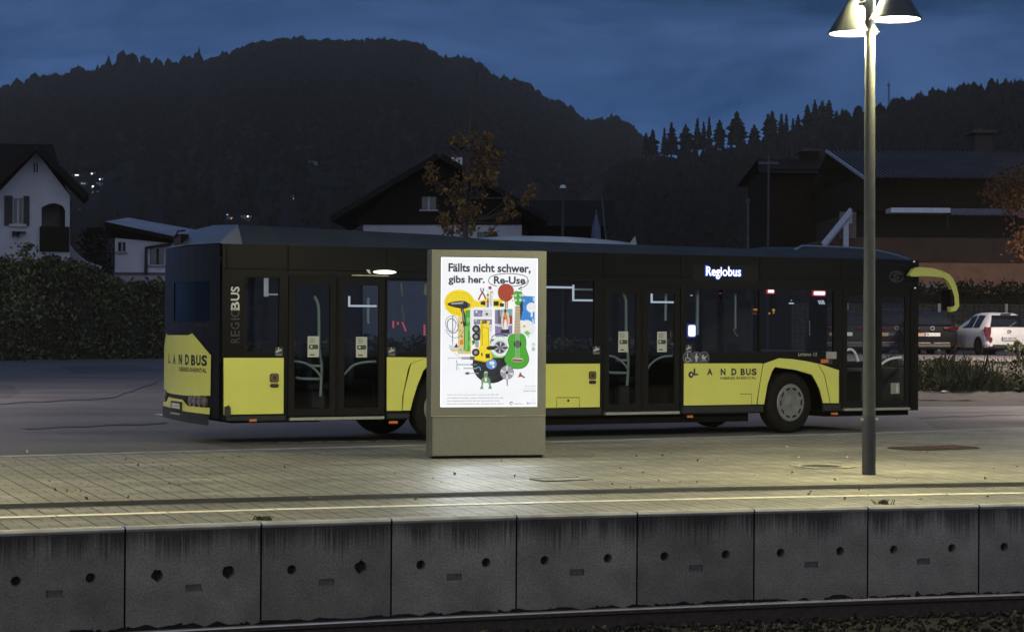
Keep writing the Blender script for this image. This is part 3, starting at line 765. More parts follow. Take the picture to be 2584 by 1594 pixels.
for i in range(n):
    a0 = rwin[0][0]+(rwin[1][0]-rwin[0][0])*i/n; a1 = rwin[0][0]+(rwin[1][0]-rwin[0][0])*(i+1)/n
    g.add([rear(a0, rwin[0][1], .01), rear(a1, rwin[0][1], .01), rear(a1, rwin[2][1], .01), rear(a0, rwin[2][1], .01)], [(0, 1, 2, 3)], TINT)
g.build('rear_window', bus, norm=False, smooth=40)
def densify(poly, m=.12):
    o = []
    for i, p in enumerate(poly):
        q = poly[(i+1) % len(poly)]; n = max(1, int(abs(q[0]-p[0])/m))
        o += [(p[0]+(q[0]-p[0])*k/n, p[1]+(q[1]-p[1])*k/n) for k in range(n)]
    return o
def strips(g, poly, fn, d, mat, m=.15):                # flat polygon cut into columns so that it follows the bow
    lo = min(p[0] for p in poly); hi = max(p[0] for p in poly); n = max(1, int((hi-lo)/m)+1)
    def clip(ps, x, keep):
        o = []
        for i, p in enumerate(ps):
            q = ps[(i+1) % len(ps)]
            ip = (p[0]-x)*keep >= -1e-9; iq = (q[0]-x)*keep >= -1e-9
            if ip: o.append(p)
            if ip != iq:
                t_ = (x-p[0])/(q[0]-p[0]); o.append((x, p[1]+(q[1]-p[1])*t_))
        return o
    for i in range(n):
        a = lo+(hi-lo)*i/n; b = lo+(hi-lo)*(i+1)/n
        c = clip(clip(poly, a, 1), b, -1)
        if len(c) > 2: g.flat(c, fn, d, mat)
cl = lambda ps: [(max(.02, min(2.53, p[0])), p[1]) for p in ps]
flap = cl([rr_(*p) for p in ((130, 60), (155, 92), (530, 92), (585, 62), (690, 210), (815, 400), (808, 1015), (500, 1015), (200, 975), (50, 925), (45, 500), (60, 320), (75, 250))])
g = MB(); strips(g, flap, rear, -.012, YEL); g.build('engine_flap', bus, norm=False, smooth=40)
bump = cl([rr_(*p) for p in ((42, 1105), (150, 1105), (195, 1035), (450, 1075), (530, 1170), (808, 1200), (806, 1300), (440, 1245), (42, 1160))])
g = MB(); strips(g, bump, rear, -.02, YEL); g.build('bumper', bus, norm=False, smooth=40)
lowb = cl([rr_(*p) for p in ((42, 1165), (440, 1248), (806, 1304), (800, 1470), (60, 1335), (42, 1290))])
g = MB(); strips(g, lowb, rear, -.03, SKIRT)
g.build('lower_bumper', bus, norm=False, smooth=40)
g = MB(); a = rr_(250, 1272); b = rr_(425, 1300); strips(g, rect(b[0], a[0], b[1]-.008, b[1]+.012), rear, -.034, M('chrome', (.5, .5, .5), .2, .9)); g.build('step_trim', bus, norm=False)
LAMPG = M('lamp_lens_dark', (.09, .085, .085), .15, nvar=.25, nscale=60, coat=.6)
for i, (x, y) in enumerate(((565, 1095), (622, 1098), (684, 1100), (745, 1102))):
    c = rr_(x, y); g = MB(); g.prism(ell(c[0], c[1], .075, .075, 18), rear, -.03, 0, LAMPG)
    g.prism(ell(c[0], c[1], .035, .035, 12), rear, -.036, -.03, M('lamp_bowl', (.22, .2, .2), .2, .5))
    g.build('tail_light', bus)
for x, y in ((75, 1000), (115, 1010)):
    c = rr_(x, y); c = (min(2.42, c[0]), c[1]); g = MB(); g.prism(ell(c[0], c[1], .075, .085, 18), rear, -.03, 0, LAMPG)
    g.prism(ell(c[0], c[1], .035, .04, 12), rear, -.036, -.03, M('lamp_bowl')); g.build('tail_light', bus)
PLW = M('plate_white', (.55, .55, .54), .4, nvar=.08, nscale=40); PLF = M('plate_frame', (.012, .012, .012), .5); PLT = M('plate_black', (.02, .02, .02), .5)
a = rr_(275, 1090); b = rr_(445, 1240)
g = MB(); g.prism(rect(b[0], a[0], b[1], a[1]), rear, -.045, -.02, PLF); o = g.build('licence_plate', bus)
o2 = MB(); a2 = rr_(298, 1120); b2 = rr_(432, 1215); o2.prism(rect(b2[0], a2[0], b2[1], a2[1]), rear, -.049, -.046, PLW)
o2.text('FK 209BN', a2[0]-.03, b2[0]+.03, b2[1]+.03, a2[1]-.03, rear, -.0515, PLT, .02); o2.build('plate_face', o, norm=False)
# writing on the engine flap
g = MB()
for ch, x0, x1, y0, y1 in (('L', 187, 215, 375, 522), ('A', 280, 326, 380, 530), ('N', 385, 436, 385, 538), ('D', 485, 542, 390, 545), ('B', 572, 630, 395, 552), ('U', 640, 697, 398, 555), ('S', 706, 776, 398, 562)):
    a = rr_(x0, y1); b = rr_(x1, y0); g.text(ch, a[0], b[0], a[1], b[1], rear, -.016, TXT, .045)
g.build('lettering', bus, norm=False); g = MB()
a = rr_(382, 645); b = rr_(770, 600); a1 = rr_(382, 568)
g.text('OBERES RHEINTAL', a[0], b[0], rr_(580, 655)[1], rr_(580, 588)[1], rear, -.016, TXT, .012)
g.build('lettering', bus, norm=False)
a = br(505, 822); b = br(532, 816); g = MB(); g.text('Urbino 12', a[0], b[0], a[1], b[1], rear, -.006, GHOST); g.build('lettering', bus, norm=False)

# side panels in yellow
def panel(poly, d0=-.008, mat=YEL, name='side_panel'):
    g = MB(); g.prism(poly, side, d0, -.0005, mat); return g.build(name, bus)
panel([ua(480, 945), ua(875, 945), ua(873, 1311), ua(480, 1318)])
panel([ua(1553, 940), ua(1812, 942), ua(1705, 985), ua(1690, 1030), ua(1655, 1200), ua(1650, 1292), ua(1553, 1292)])
yb = uc(428, 1250)[1]; yt = uc(428, 944)[1]
panel([(UR+1.05, yb), (uc(430, 900)[0], yb), (uc(430, 900)[0], yt), (UR+.95, yt)])
panel([uc(1024, 942), uc(1580, 942), ud(66, 945), ud(22, 1230), uc(1022, 1239)])
# wheel arch flares
fl = [ud(28, 1230), ud(70, 946), ud(180, 905), ud(270, 911), ud(372, 926), ud(456, 944), ud(500, 1030), ud(540, 1222), ud(492, 1222), ud(468, 1128), ud(440, 1068), ud(412, 1022), ud(300, 988), ud(152, 968), ud(130, 1000), ud(100, 1085), ud(75, 1232)]
g = MB(); g.prism(fl, side, -.02, 0, YEL); g.build('wheel_arch', bus, bevel=.006)
panel([ud(463, 944), ud(605, 990), ud(605, 1222), ud(547, 1222), ud(507, 1030)])
fr_ = [(UR-1.02+.0, ua(1650, 1292)[1]), (ua(1705, 985)[0], ua(1705, 985)[1]), (ua(1812, 945)[0], ua(1812, 945)[1]), (UR-.1, yt+.13), (UR+.35, yt+.1), (UR+.9, yt), (UR+.98, yb)]
fr_ = [ua(1656, 1290), ua(1664, 1180), ua(1700, 1030), ua(1712, 985), ua(1812, 945), (UR-.05, yt+.14), (UR+.35, yt+.1), (UR+.86, yt-.02), (UR+1.0, yb), (UR+.70, yb)]+list(reversed(ra[:-1]))
g = MB(); g.prism(fr_, side, -.02, 0, YEL); g.build('wheel_arch', bus)
# skirt strip below the panels
for (a, b) in ((.10, doors[0][0][0]-.03), (doors[0][1][0]+.03, ra[0][0]-.01), (ra[-1][0]+.01, doors[1][0][0]-.03), (doors[1][1][0]+.03, u0f-.01), (u1f+.01, doors[2][0][0]-.03)):
    g = MB(); z1 = yb-.015 if a > 3 else ua(700, 1316)[1]-.02
    g.prism(rect(a, b, ZB+.02, z1), side, -.006, 0, SKIRT); g.build('skirt', bus)
# grey side guide lines, hatch outline
HL = M('panel_gap', (.08, .08, .012), .6)
g = MB()
for pts in ([uc(122, 1250), uc(122, 1183), uc(285, 1183), uc(285, 1250)],): g.line(pts, .012, side, -.0095, HL)
c = uc(205, 1205); g.flat(ell(c[0], c[1], .02, .02, 10), side, -.01, PLF)
g.build('hatch', bus, norm=False)
g = MB(); g.line([uc(1420, 1158), uc(1500, 1158), uc(1500, 1232)], .01, side, -.0095, HL); g.build('hatch', bus, norm=False)
# fillers and small fittings
for f, q in ((ua, ((783, 1047, 840, 1106), (783, 1114, 840, 1140))), (uc, ((350, 997, 400, 1055), (350, 1062, 400, 1087)))):
    g = MB()
    for x0, y0, x1, y1 in q:
        a, b = f(x0, y1), f(x1, y0); g.prism(rrect(a[0], b[0], a[1], b[1], .03), side, -.025, -.006, PLF)
    x0, y0, x1, y1 = q[0]; c = f((x0+x1)/2, (y0+y1)/2)
    g.prism(ell(c[0], c[1], .06, .06, 16), side, -.029, -.024, M('button_bronze', (.12, .07, .04), .4), [ell(c[0], c[1], .03, .03, 12)])
    g.build('door_button', bus)
for f, x, y, w in ((ua, 672, 1355, .1), (ua, 1595, 1368, .13), (uc, 1065, 1317, .1), (ud, 573, 1296, .12), (ud, 503, 926, .14)):
    c = f(x, y); h = .06 if y == 926 else .035
    g = MB(); g.prism(rect(c[0]-w/2, c[0]+w/2, c[1]-h/2, c[1]+h/2), side, -.018, 0, ORG); g.build('marker_light', bus)
c = uc(1075, 1021); g = MB(); g.prism(ell(c[0]-.01, c[1], .042, .048, 18), side, -.02, -.005, PLF); g.prism(ell(c[0]-.01, c[1], .02, .022, 8), side, -.024, -.02, M('charge_cap', (.6, .6, .55), .4)); g.build('socket', bus)
c = ud(552, 885); g = MB(); g.prism(rect(c[0]-.1, c[0]+.1, c[1]-.055, c[1]+.055), side, -.008, 0, M('vent_grey', (.28, .28, .28), .6)); g.build('vent', bus)
c = ud(543, 930); g = MB(); g.prism(ell(c[0], c[1], .045, .045, 14), side, -.012, 0, PLF); g.build('socket', bus)
g = MB(); c = ua(502, 1300); g.prism([(c[0]-.04, c[1]-.06), (c[0]+.045, c[1]-.06), (c[0]+.045, c[1]+.05), (c[0]+.02, c[1]+.09), (c[0]-.04, c[1]+.07)], side, -.03, 0, PLF); g.build('latch', bus)
# writing on the side
g = MB()
for ch, x0, x1 in (('L', 1090, 1122), ('A', 1185, 1224), ('N', 1281, 1316), ('D', 1357, 1394), ('B', 1422, 1454), ('U', 1460, 1494), ('S', 1499, 1536)):
    a = uc(x0, 1026); b = uc(x1, 978); g.text(ch, a[0], b[0], a[1], b[1], side, -.0105, TXT, .045)
g.build('lettering', bus, norm=False); g = MB()
a = uc(1277, 1056); b = uc(1533, 1034); g.text('OBERES RHEINTAL', a[0], b[0], a[1], b[1], side, -.0105, TXT, .01)
g.build('lettering', bus, norm=False)
def uz5(x, y): return bs(560+.1322*x, 700+.1322*y)
g = MB()
for ch, y0, y1, mat in (('R', 1245, 1150, GHOST), ('E', 1120, 1010, GHOST), ('G', 985, 860, GHOST), ('I', 805, 780, GHOST), ('O', 755, 590, GHOST), ('B', 625, 460, SILV), ('U', 440, 290, SILV), ('S', 275, 175, SILV)):
    if ch == 'B': g.build('lettering', bus, norm=False); g = MB()
    a = uz5(170, y0); b = uz5(335, y1)
    g.text(ch, a[0], b[0], a[1], b[1], side, -.003, mat, .02 if mat is SILV else 0., turn=True)
g.build('lettering', bus, norm=False)
a = ud(320, 890); b = ud(452, 866); g = MB(); g.text('Urbino 12', a[0], b[0], a[1], b[1], side, -.004, M('lettering_champagne', (.45, .44, .36), .4), .005, shear=.04); g.build('lettering', bus, norm=False)
# round maker's emblem, faint, near the front
c = ud(1010, 330); EM = M('emblem_dark', (.045, .05, .055), .25, .6)
g = MB(); g.prism(ell(c[0], c[1], .15, .095, 28), side, -.012, 0, EM, [ell(c[0], c[1], .125, .07, 28)])
g.line([(c[0]+.09, c[1]+.04), (c[0]-.02, c[1]+.045), (c[0]-.07, c[1]+.02), (c[0]+.06, c[1]-.02), (c[0]+.02, c[1]-.045), (c[0]-.09, c[1]-.04)], .028, side, -.008, EM)
g.build('emblem', bus, norm=False)
# stickers
def video(f, x0, y0, x1, y1):
    a, b = f(x0, y1), f(x1, y0); w = b[0]-a[0]; h = b[1]-a[1]; g = MB()
    g.flat(rect(a[0], b[0], a[1], b[1]), side, -.0052, NAVY)
    P = lambda p, q: (a[0]+w*p, a[1]+h*q)
    g.flat([P(.15, .62), P(.75, .8), P(.88, .62), P(.28, .42)], side, -.0062, WHI); g.flat([P(.1, .5), P(.25, .55), P(.25, .38), P(.1, .36)], side, -.0062, WHI)
    g.line([P(.45, .75), P(.45, .98)], .015, side, -.0062, WHI)
    g.text('VIDEO', *(P(.14, 0)[0], P(.88, 0)[0]), P(0, .08)[1], P(0, .26)[1], side, -.0062, WHI)
    g.build('sticker', bus, norm=False)
video(ua, 817, 875, 870, 934); video(ua, 1558, 875, 1612, 934); video(uc, 378, 822, 432, 880); video(uc, 1035, 812, 1080, 868)
for i, x in enumerate((1053, 1111, 1166)):
    c = uc(x, 902); r_ = .095; g = MB(); g.prism(ell(c[0], c[1], r_, r_, 24), side, -.005, 0, NAVY)
    g.prism(ell(c[0], c[1], r_, r_, 24), side, -.0062, -.005, M('sticker_rim', (.14, .15, .2), .5), [ell(c[0], c[1], r_*.92, r_*.92, 24)])
    PIC = M('sticker_pale', (.42, .44, .48), .5)
    q = lambda x, y: (c[0]+x*r_, c[1]+y*r_)
    if i == 0:
        g.flat(ell(*q(-.15, .6), .012, .012, 8), side, -.0065, PIC); g.line([q(-.15, .45), q(-.1, -.05), q(.3, -.1), q(.45, -.5), q(.6, -.45)], .014, side, -.0065, PIC)
        g.line([q(*p) for p in ell(-.1, -.3, .4, .38, 14, 2.2, 6.0)], .012, side, -.0065, PIC)
    elif i == 1:
        g.flat(ell(*q(0, .58), .014, .014, 8), side, -.0065, PIC); g.flat([q(-.2, .4), q(.2, .4), q(.35, -.1), q(.2, -.1), q(.16, -.7), q(.03, -.7), q(0, -.2), q(-.03, -.7), q(-.16, -.7), q(-.2, -.1), q(-.35, -.1)], side, -.0065, PIC)
    else:
        g.flat([q(-.5, .15), q(.35, .15), q(.25, -.2), q(-.05, -.3), q(-.35, -.15)], side, -.0065, PIC); g.flat([q(-.45, .2), q(-.05, .2), q(-.1, .5), q(-.35, .4)], side, -.0065, PIC)
        g.line([q(.35, .15), q(.6, .35)], .012, side, -.0065, PIC)
        for a in (-.28, .18): g.flat(ell(*q(a, -.45), .012, .012, 8), side, -.0065, PIC)
    g.build('sticker', bus, norm=False)

# doors: black frame, two glazed leaves, grab rails, threshold
def door(d, f, arcs, poles, reflections, gl, stickers=(), rl=RAILM):
    x0, x1, z0, z1 = d[0][0], d[1][0], d[0][1], d[2][1]; m = (x0+x1)/2
    g = MB(); lw = .09
    leafs = []
    for a, b in ((x0+.015, m-.02), (m+.02, x1-.015)):
        hole = rrect(a+lw, b-lw, z0+.17, z1-.12, .03); leafs.append((a+lw, b-lw, z0+.17, z1-.12))
        g.prism(rect(a, b, z0+.07, z1-.02), side, .01, .045, BLKM, [hole])
    g.prism(rect(m-.012, m+.012, z0+.07, z1-.02), side, .004, .04, RUB)
    g.box(x0, x1, .005, .25, z1-.02, z1+.02, BLKM)
    o = g.build('door', bus)
    for a, b, c, e in leafs:
        q = MB(); q.flat(rrect(a, b, c, e, .03), side, .028, gl); q.build('pane', o, norm=False)
    q = MB(); q.box(x0+.03, x1-.03, -.03, .1, z0+.012, z0+.05, M('threshold_metal', (.32, .33, .3), .4, .5, nvar=.2, nscale=30)); q.build('threshold', o)
    for a in arcs:
        q = MB(); q.tube([(p[0], .08, p[1]) for p in a], .017 if rl is RAILM else .021, rl, 8); q.build('grab_rail', o, smooth=60)
    for a in poles:
        q = MB(); q.tube([(p[0], .16, p[1]) for p in a], .021, rl, 8); q.build('handrail', o, smooth=60)
    for s_ in reflections:
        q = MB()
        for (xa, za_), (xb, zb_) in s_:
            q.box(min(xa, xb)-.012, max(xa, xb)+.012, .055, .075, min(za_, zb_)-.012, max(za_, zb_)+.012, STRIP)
        q.build('reflection_glow', o)  # glowing bars stand in for reflections in the door glass
    for x, y, w, h in stickers:
        c = f(x, y); q = MB(); q.flat(rect(c[0]-w/2, c[0]+w/2, c[1]-h/2, c[1]+h/2), side, .024, WHI)
        for i in range(3): q.flat(rect(c[0]-w*.35, c[0]+w*(.1+.1*(i % 2)), c[1]+h*(.2+.09*i), c[1]+h*(.2+.09*i)+.008), side, .023, TXT)
        q.flat(rrect(c[0]-w*.4, c[0]+w*.42, c[1]-.035, c[1]+.03, .02), side, .023, GRN); q.flat(ell(c[0]-.03, c[1], .018, .018, 10), side, .022, WHI)
        q.flat(rect(c[0]-w*.3, c[0]+w*.1, c[1]-h*.42, c[1]-h*.36), side, .023, TXT)
        q.build('sticker', o, norm=False)
    return o
def arcq(f, pts):
    ps = [f(*p) for p in pts]
    for _ in range(2):
        n = [ps[0]]
        for i in range(len(ps)-1):
            a, b = ps[i], ps[i+1]; n += [(a[0]*.75+b[0]*.25, a[1]*.75+b[1]*.25), (a[0]*.25+b[0]*.75, a[1]*.25+b[1]*.75)]
        ps = n+[ps[-1]]
    return ps
door(doors[0], ua, [arcq(ua, ((945, 968), (990, 970), (1060, 990), (1120, 1045), (1140, 1085))), arcq(ua, ((1497, 970), (1420, 973), (1350, 990), (1305, 1035), (1288, 1055)))],
     [arcq(ua, ((1105, 540), (1128, 585), (1135, 640), (1135, 900), (1148, 960), (1154, 1000), (1150, 1100), (1145, 1200))), arcq(ua, ((980, 1075), (1000, 1084), (1140, 1086))), arcq(ua, ((1070, 999), (1150, 1000))), arcq(ua, ((1460, 550), (1460, 720)))],
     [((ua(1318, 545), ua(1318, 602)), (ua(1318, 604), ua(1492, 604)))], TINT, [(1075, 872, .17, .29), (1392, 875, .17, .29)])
door(doors[1], uc, [arcq(uc, ((485, 890), (530, 890), (580, 910), (630, 955), (648, 990))), arcq(uc, ((960, 890), (900, 893), (845, 915), (800, 955), (785, 985)))],
     [arcq(uc, ((630, 445), (648, 480), (653, 520), (653, 780), (662, 850), (668, 900), (668, 1000), (660, 1100))), arcq(uc, ((518, 998), (535, 1010), (655, 1013))), arcq(uc, ((580, 921), (660, 922))), arcq(uc, ((935, 450), (932, 640)))],
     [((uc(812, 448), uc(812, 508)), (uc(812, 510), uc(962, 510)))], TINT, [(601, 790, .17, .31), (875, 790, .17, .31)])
door(doors[2], ud, [arcq(ud, ((1068, 900), (1020, 903), (965, 920), (925, 950), (908, 968)))],
     [arcq(ud, ((682, 1290), (682, 900), (690, 858), (730, 838), (765, 865), (785, 930)))], [], CLEAR, (), RAILLIT)
c = ud(1010, 1118); g = MB(); g.flat(rect(c[0]-.09, c[0]+.09, c[1]-.09, c[1]+.09), side, .02, M('ticket_box', (.2, .21, .2), .5)); g.flat(rect(c[0]+.02, c[0]+.06, c[1]-.07, c[1]+.07), side, .018, WHI); g.build('sticker', bus, norm=False)
# outside lamp over the rear door
c = ua(1535, 382); g = MB(); LMP = M('door_lamp_glow', (1, .97, .72), emit=2.2)
g.prism(ell(c[0], c[1], .17, .028, 18), side, -.05, -.01, LMP); o = g.build('door_lamp', bus)
c = ua(1428, 380); g = MB(); g.prism([(c[0]-.03, c[1]+.03), (c[0]+.02, c[1]+.03), (c[0]+.035, c[1]-.03), (c[0]+.0, c[1]-.02)], side, -.03, -.005, M('lamp_bracket', (.6, .62, .5), .3, .5)); g.build('lamp_bracket', bus)
a = ua(1320, 403); b = ua(1560, 409); g = MB(); g.box(a[0], b[0], -.03, 0, b[1]-.004, b[1]+.012, M('door_reflection_bar', (.3, .3, .24), .35, .6)); g.build('door_reflection_bar', bus)  # pale bar put in for a reflection above the door leaf
# destination display on the side
a, b = uc(1085, 355), uc(1550, 250); g = MB(); g.prism(rect(a[0], b[0], a[1], b[1]), side, -.003, 0, M('display_glass', (.008, .009, .013), .3, spec=.12)); o = g.build('destination_display', bus)
q = MB(); a, b = uc(1180, 343), uc(1424, 264); q.text('Regiobus', a[0]-.02, b[0]+.02, a[1]-.02, b[1]+.02, side, -.0045, M('display_halo_blue', (.06, .14, 1), emit=.9, nvar=.05), .022); q.text('Regiobus', a[0], b[0], a[1], b[1], side, -.0075, LEDW, .006); q.build('lit_text', o, norm=False)  # bolder blue copy behind the letters paints in their glow halo
# window reflections put in as glowing bars, with rails
def strip(f, segs, d, name, mat, r=.013):
    g = MB()
    for p, q in segs:
        a, b = f(*p), f(*q); g.box(min(a[0], b[0])-r, max(a[0], b[0])+r, d, d+.02, min(a[1], b[1])-r, max(a[1], b[1])+r, mat)
    return g.build(name, bus)
SDIM = M('reflection_glow_dim', (.7, .74, .8), emit=.35, nvar=.2, nscale=4)
strip(ua, [((770, 422), (770, 528))], .05, 'reflection_glow', SDIM, .03); strip(ua, [((775, 528), (842, 528))], .05, 'reflection_glow', SDIM, .01)
strip(uc, [((256, 393), (256, 495)), ((256, 497), (388, 497)), ((60, 405), (250, 405))], .05, 'reflection_glow', STRIP, .012)
strip(uc, [((258, 420), (388, 420))], .06, 'handrail', RAILM, .012)
for f, pts, r_ in ((uc, ((1120, 418), (1118, 740)), .028), (ua, ((1642, 445), (1652, 540)), .025), (uc, ((1388, 450), (1388, 700)), .018), (ud, ((400, 640), (400, 745)), .008),
                   (ua, ((1650, 600), (1655, 640), (1665, 660), (1662, 700)), .012), (uc, ((1375, 700), (1388, 735), (1405, 750)), .01), (ua, ((1808, 450), (1806, 530)), .03)):
    g = MB(); g.tube([(p[0], .35, p[1]) for p in [bs(*(za if f is ua else zc if f is uc else zd)(*p), .35) for p in pts]], r_, RAILM, 8); g.build('handrail', bus, smooth=60)
def lit(z, x0, y0, x1, y1, v, mat, name, rim=None):
    a, b = bs(*z(x0, y1), v), bs(*z(x1, y0), v); g = MB()
    r_ = min(.03, (b[1]-a[1])*.3)
    if rim: g.prism(rrect(a[0]-.02, b[0]+.02, a[1]-.02, b[1]+.02, r_), lambda p, q, d: (p, v+d, q), .004, .03, rim)
    g.prism(rrect(a[0], b[0], a[1], b[1], r_), lambda p, q, d: (p, v+d, q), 0, .003, mat)
    return g.build(name, bus)
lit(zc, 1055, 672, 1107, 752, .3, M('screen_white', (.9, .92, 1), emit=2.2, nvar=.02), 'ticket_screen', M('screen_rim', (.05, .1, .7), emit=.5))
lit(zd, 106, 423, 149, 444, .4, M('red_white', (1, .82, .84), emit=2.2, nvar=.02), 'red_light', LEDR2)
lit(zd, 430, 434, 510, 460, .4, M('red_white'), 'red_light', LEDR2)
lit(zc, 1272, 445, 1292, 451, .6, LEDR2, 'red_light')
lit(zd, 254, 514, 290, 523, .5, STRIP, 'ceiling_light'); lit(zd, 268, 495, 276, 500, .5, STRIP, 'ceiling_light'); lit(zc, 1070, 460, 1086, 466, .5, STRIP, 'ceiling_light')
g = MB()
for i, x in enumerate((468, 480, 492, 502)):
    a = bs(*zd(x, 525), .5); b = bs(*zd(x+8, 497), .5); g.add([(a[0], .5, a[1]), (b[0], .5, a[1]), (b[0]-.03, .5, b[1]), (a[0]-.03, .5, b[1])], [(0, 1, 2, 3)], STRIP)
g.build('ceiling_light', bus, norm=False)
# orange next-stop display, read from behind
a = bs(*zc(1500, 573), 1.2); b = bs(*zc(1548, 556), 1.2); g = MB(); fn = lambda p, q, d: (p, 1.2+d, q)
for k in range(7):
    x = a[0]+(b[0]-a[0])*k/7; hh = (b[1]-a[1])*(.55+.45*((k*5) % 3)/2); g.flat(rect(x, x+(b[0]-a[0])*.1, b[1]-hh, b[1]), fn, 0, LEDO)
a = bs(*zc(1455, 597), 1.2); b = bs(*zc(1552, 578), 1.2); OD = M('display_orange_dim', (.7, .3, .04), emit=.35, nvar=.3)
for k in range(12):
    x = a[0]+(b[0]-a[0])*k/12; hh = (b[1]-a[1])*(.35+.5*((k*7) % 5)/4); g.flat(rect(x, x+(b[0]-a[0])*.055, a[1]+.004, a[1]+hh), fn, 0, OD)
g.build('stop_display', bus, norm=False)
g = MB()
for x, y, r_ in ((146, 566, .03), (146, 585, .018), (116, 590, .02)):
    c = bs(*zd(x, y), 1.2); g.flat(ell(c[0], c[1], r_, r_*.8, 8), fn, 0, LEDO)
g.build('stop_display', bus, norm=False)
for z, x, y, h in ((za, 1598, 724, 48), (za, 1628, 717, 22), (za, 1655, 738, 62), (za, 1803, 760, 75)):
    a = bs(*z(x-4, y+h/2), 1.6); b = bs(*z(x+5, y-h/2), 1.6); g = MB()
    k = max(2, int(h/9))
    for i in range(k):
        za0 = a[1]+(b[1]-a[1])*i/k; g.box(a[0]+.01*(k-i) if x == 1655 else a[0], b[0]+.01*(k-i) if x == 1655 else b[0], 1.6, 1.62, za0, za0+(b[1]-a[1])/k*.7, M('red_bar_glow', (1, .12, .2), emit=.9))
    g.build('red_light', bus)  # rows of glowing red bars set inside the bus
# interior: floor, ceiling, seats, driver's cabin
g = MB(); g.box(.5, ULEN-.1, .82, 1.73, .33, .36, INNER)
for a, b in ((.5, UR-.82), (UR+.82, UF-.82), (UF+.82, ULEN-.1)):
    for v0, v1 in ((.06, .818), (1.732, 2.49)): g.box(a, b, v0, v1, .331, .36, INNER)
g.build('floor', bus)
g = MB(); g.box(.1, ULEN-.1, .05, 2.5, 2.55, 2.6, INNER); g.build('ceiling', bus)
g = MB(); g.box(.1, 1.1, .1, 2.4, .37, 1.15, INNER); g.build('engine_box', bus)
for i, (u, v) in enumerate([(1.4, .5), (1.4, 1.9), (4.3, .4), (4.3, 1.9), (5.1, .4), (5.1, 1.9), (8.6, .4), (8.6, 1.9), (9.4, 1.9), (2.6, 1.9), (3.4, 1.9), (7.2, 1.9)]):
    q = MB(); q.box(u, u+.45, v-.2, v+.22, .75, .85, SEAT); q.box(u-.02, u+.08, v-.2, v+.22, .8, 1.42, SEAT); q.box(u+.1, u+.3, v-.1, v+.1, .36, .75, INNER)
    q.build('seat', bus, bevel=.03)
g = MB(); g.box(ud(600, 500)[0]-1.0, ud(600, 500)[0]-.95, 1.0, 2.45, .36, 2.1, INNER);  g.build('partition', bus)
# driver's desk
a = ud(700, 880); g = MB(); g.box(a[0]+.2, ULEN-.15, 1.15, 2.45, .36, 1.0, INNER); g.box(ULEN-.5, ULEN-.1, 1.2, 2.4, 1.0, 1.1, BLKM); g.build('dashboard', bus, bevel=.03)
c = ud(690, 1040); g = MB(); g.box(c[0]+.1, c[0]+.8, .8, .84, .36, .95, BLKM); g.build('partition', bus)
g = MB(); T = Matrix.Translation((ULEN-.75, 1.75, 1.12)) @ Matrix.Rotation(R(-35), 4, 'Y')
g.tube([T @ Vector((.23*math.cos(a), .23*math.sin(a), 0)) for a in [2*PI*i/20 for i in range(21)]], .016, BLKM); g.build('steering_wheel', bus)
# joints between the black cladding panels above the windows
g = MB(); JT = M('cladding_joint', (.003, .003, .003), .8, spec=.05)
for x in (572, 727, 975, 1523, 1717, 1917, 2122): u = bs(x, 680)[0]; g.box(u-.006, u+.006, -.0025, 0, wins[0][2][1]+.1, ZT-.02, JT)
z_ = wins[0][2][1]+.12; g.box(.06, ULEN-.08, -.0025, 0, z_-.005, z_+.005, JT); g.build('cladding_joint', bus)
# roof: lofted cove, higher at the rear
def ztop(u):
    for (a, za_), (b, zb_) in zip(((0, 3.06), (3.4, 2.985), (4.3, 2.93), (9.3, 2.90), (9.5, 2.9), (20, 2.9)), ((3.4, 2.985), (4.3, 2.93), (9.3, 2.90), (9.5, 2.9), (20, 2.9), (30, 2.9))):
        if a <= u <= b: return za_+(zb_-za_)*(u-a)/(b-a)
    return 2.9
us = [0.02, .32, .34, 1, 2, 3.35, 4.25, 6, 8, 9.3, 10.5, 11.2, ULEN-.05]
g = MB(); rows = []
for i, u in enumerate(us):
    h = ztop(u)-ZT
    if i == 0: h = .012
    if u > 11: h = ztop(u)-ZT-.05
    if u > 11.5: h = .03
    row = [(0, ZT), (.0, ZT+.0), (.10, ZT+h*.52), (.20, ZT+h*.98), (.45, ZT+h), (1.275, ZT+h+.03), (2.1, ZT+h), (2.35, ZT+h*.98), (2.45, ZT+h*.52), (2.55, ZT)]
    if i == 0: row = [(.0, ZT), (0, ZT), (.02, ZT+.005), (.06, ZT+.012), (.45, ZT+.012), (1.275, ZT+.02), (2.1, ZT+.012), (2.49, ZT+.012), (2.53, ZT+.005), (2.55, ZT)]
    rows.append([(u-(.09*(1-(2*v/2.55-1)**2) if i == 0 else 0), v, z) for v, z in row])
n = 10
vs = [p for r_ in rows for p in r_]
fs0 = [(j, j+1, n+j+1, n+j) for j in range(n-1)]
g.add(rows[0]+rows[1], fs0, ROOFS)
g.build('roof_end', bus, smooth=25)
g = MB(); g.add(vs[n:], [(i*n+j, i*n+j+1, (i+1)*n+j+1, (i+1)*n+j) for i in range(len(us)-2) for j in range(n-1)], ROOFG); g.build('roof', bus, smooth=25)
g = MB(); g.line([bs(1213, 606, .2), bs(1262, 634, .0)], .012, lambda a, z, d: (a, d, z), .1, PLF)
# black gap line: roof cladding joint
g = MB(); u = bs(1240, 620, .1)[0]; g.box(u-.006, u+.006, -.004, .01, ZT-.02, ZT+.01, PLF); g.build('roof_joint', bus)
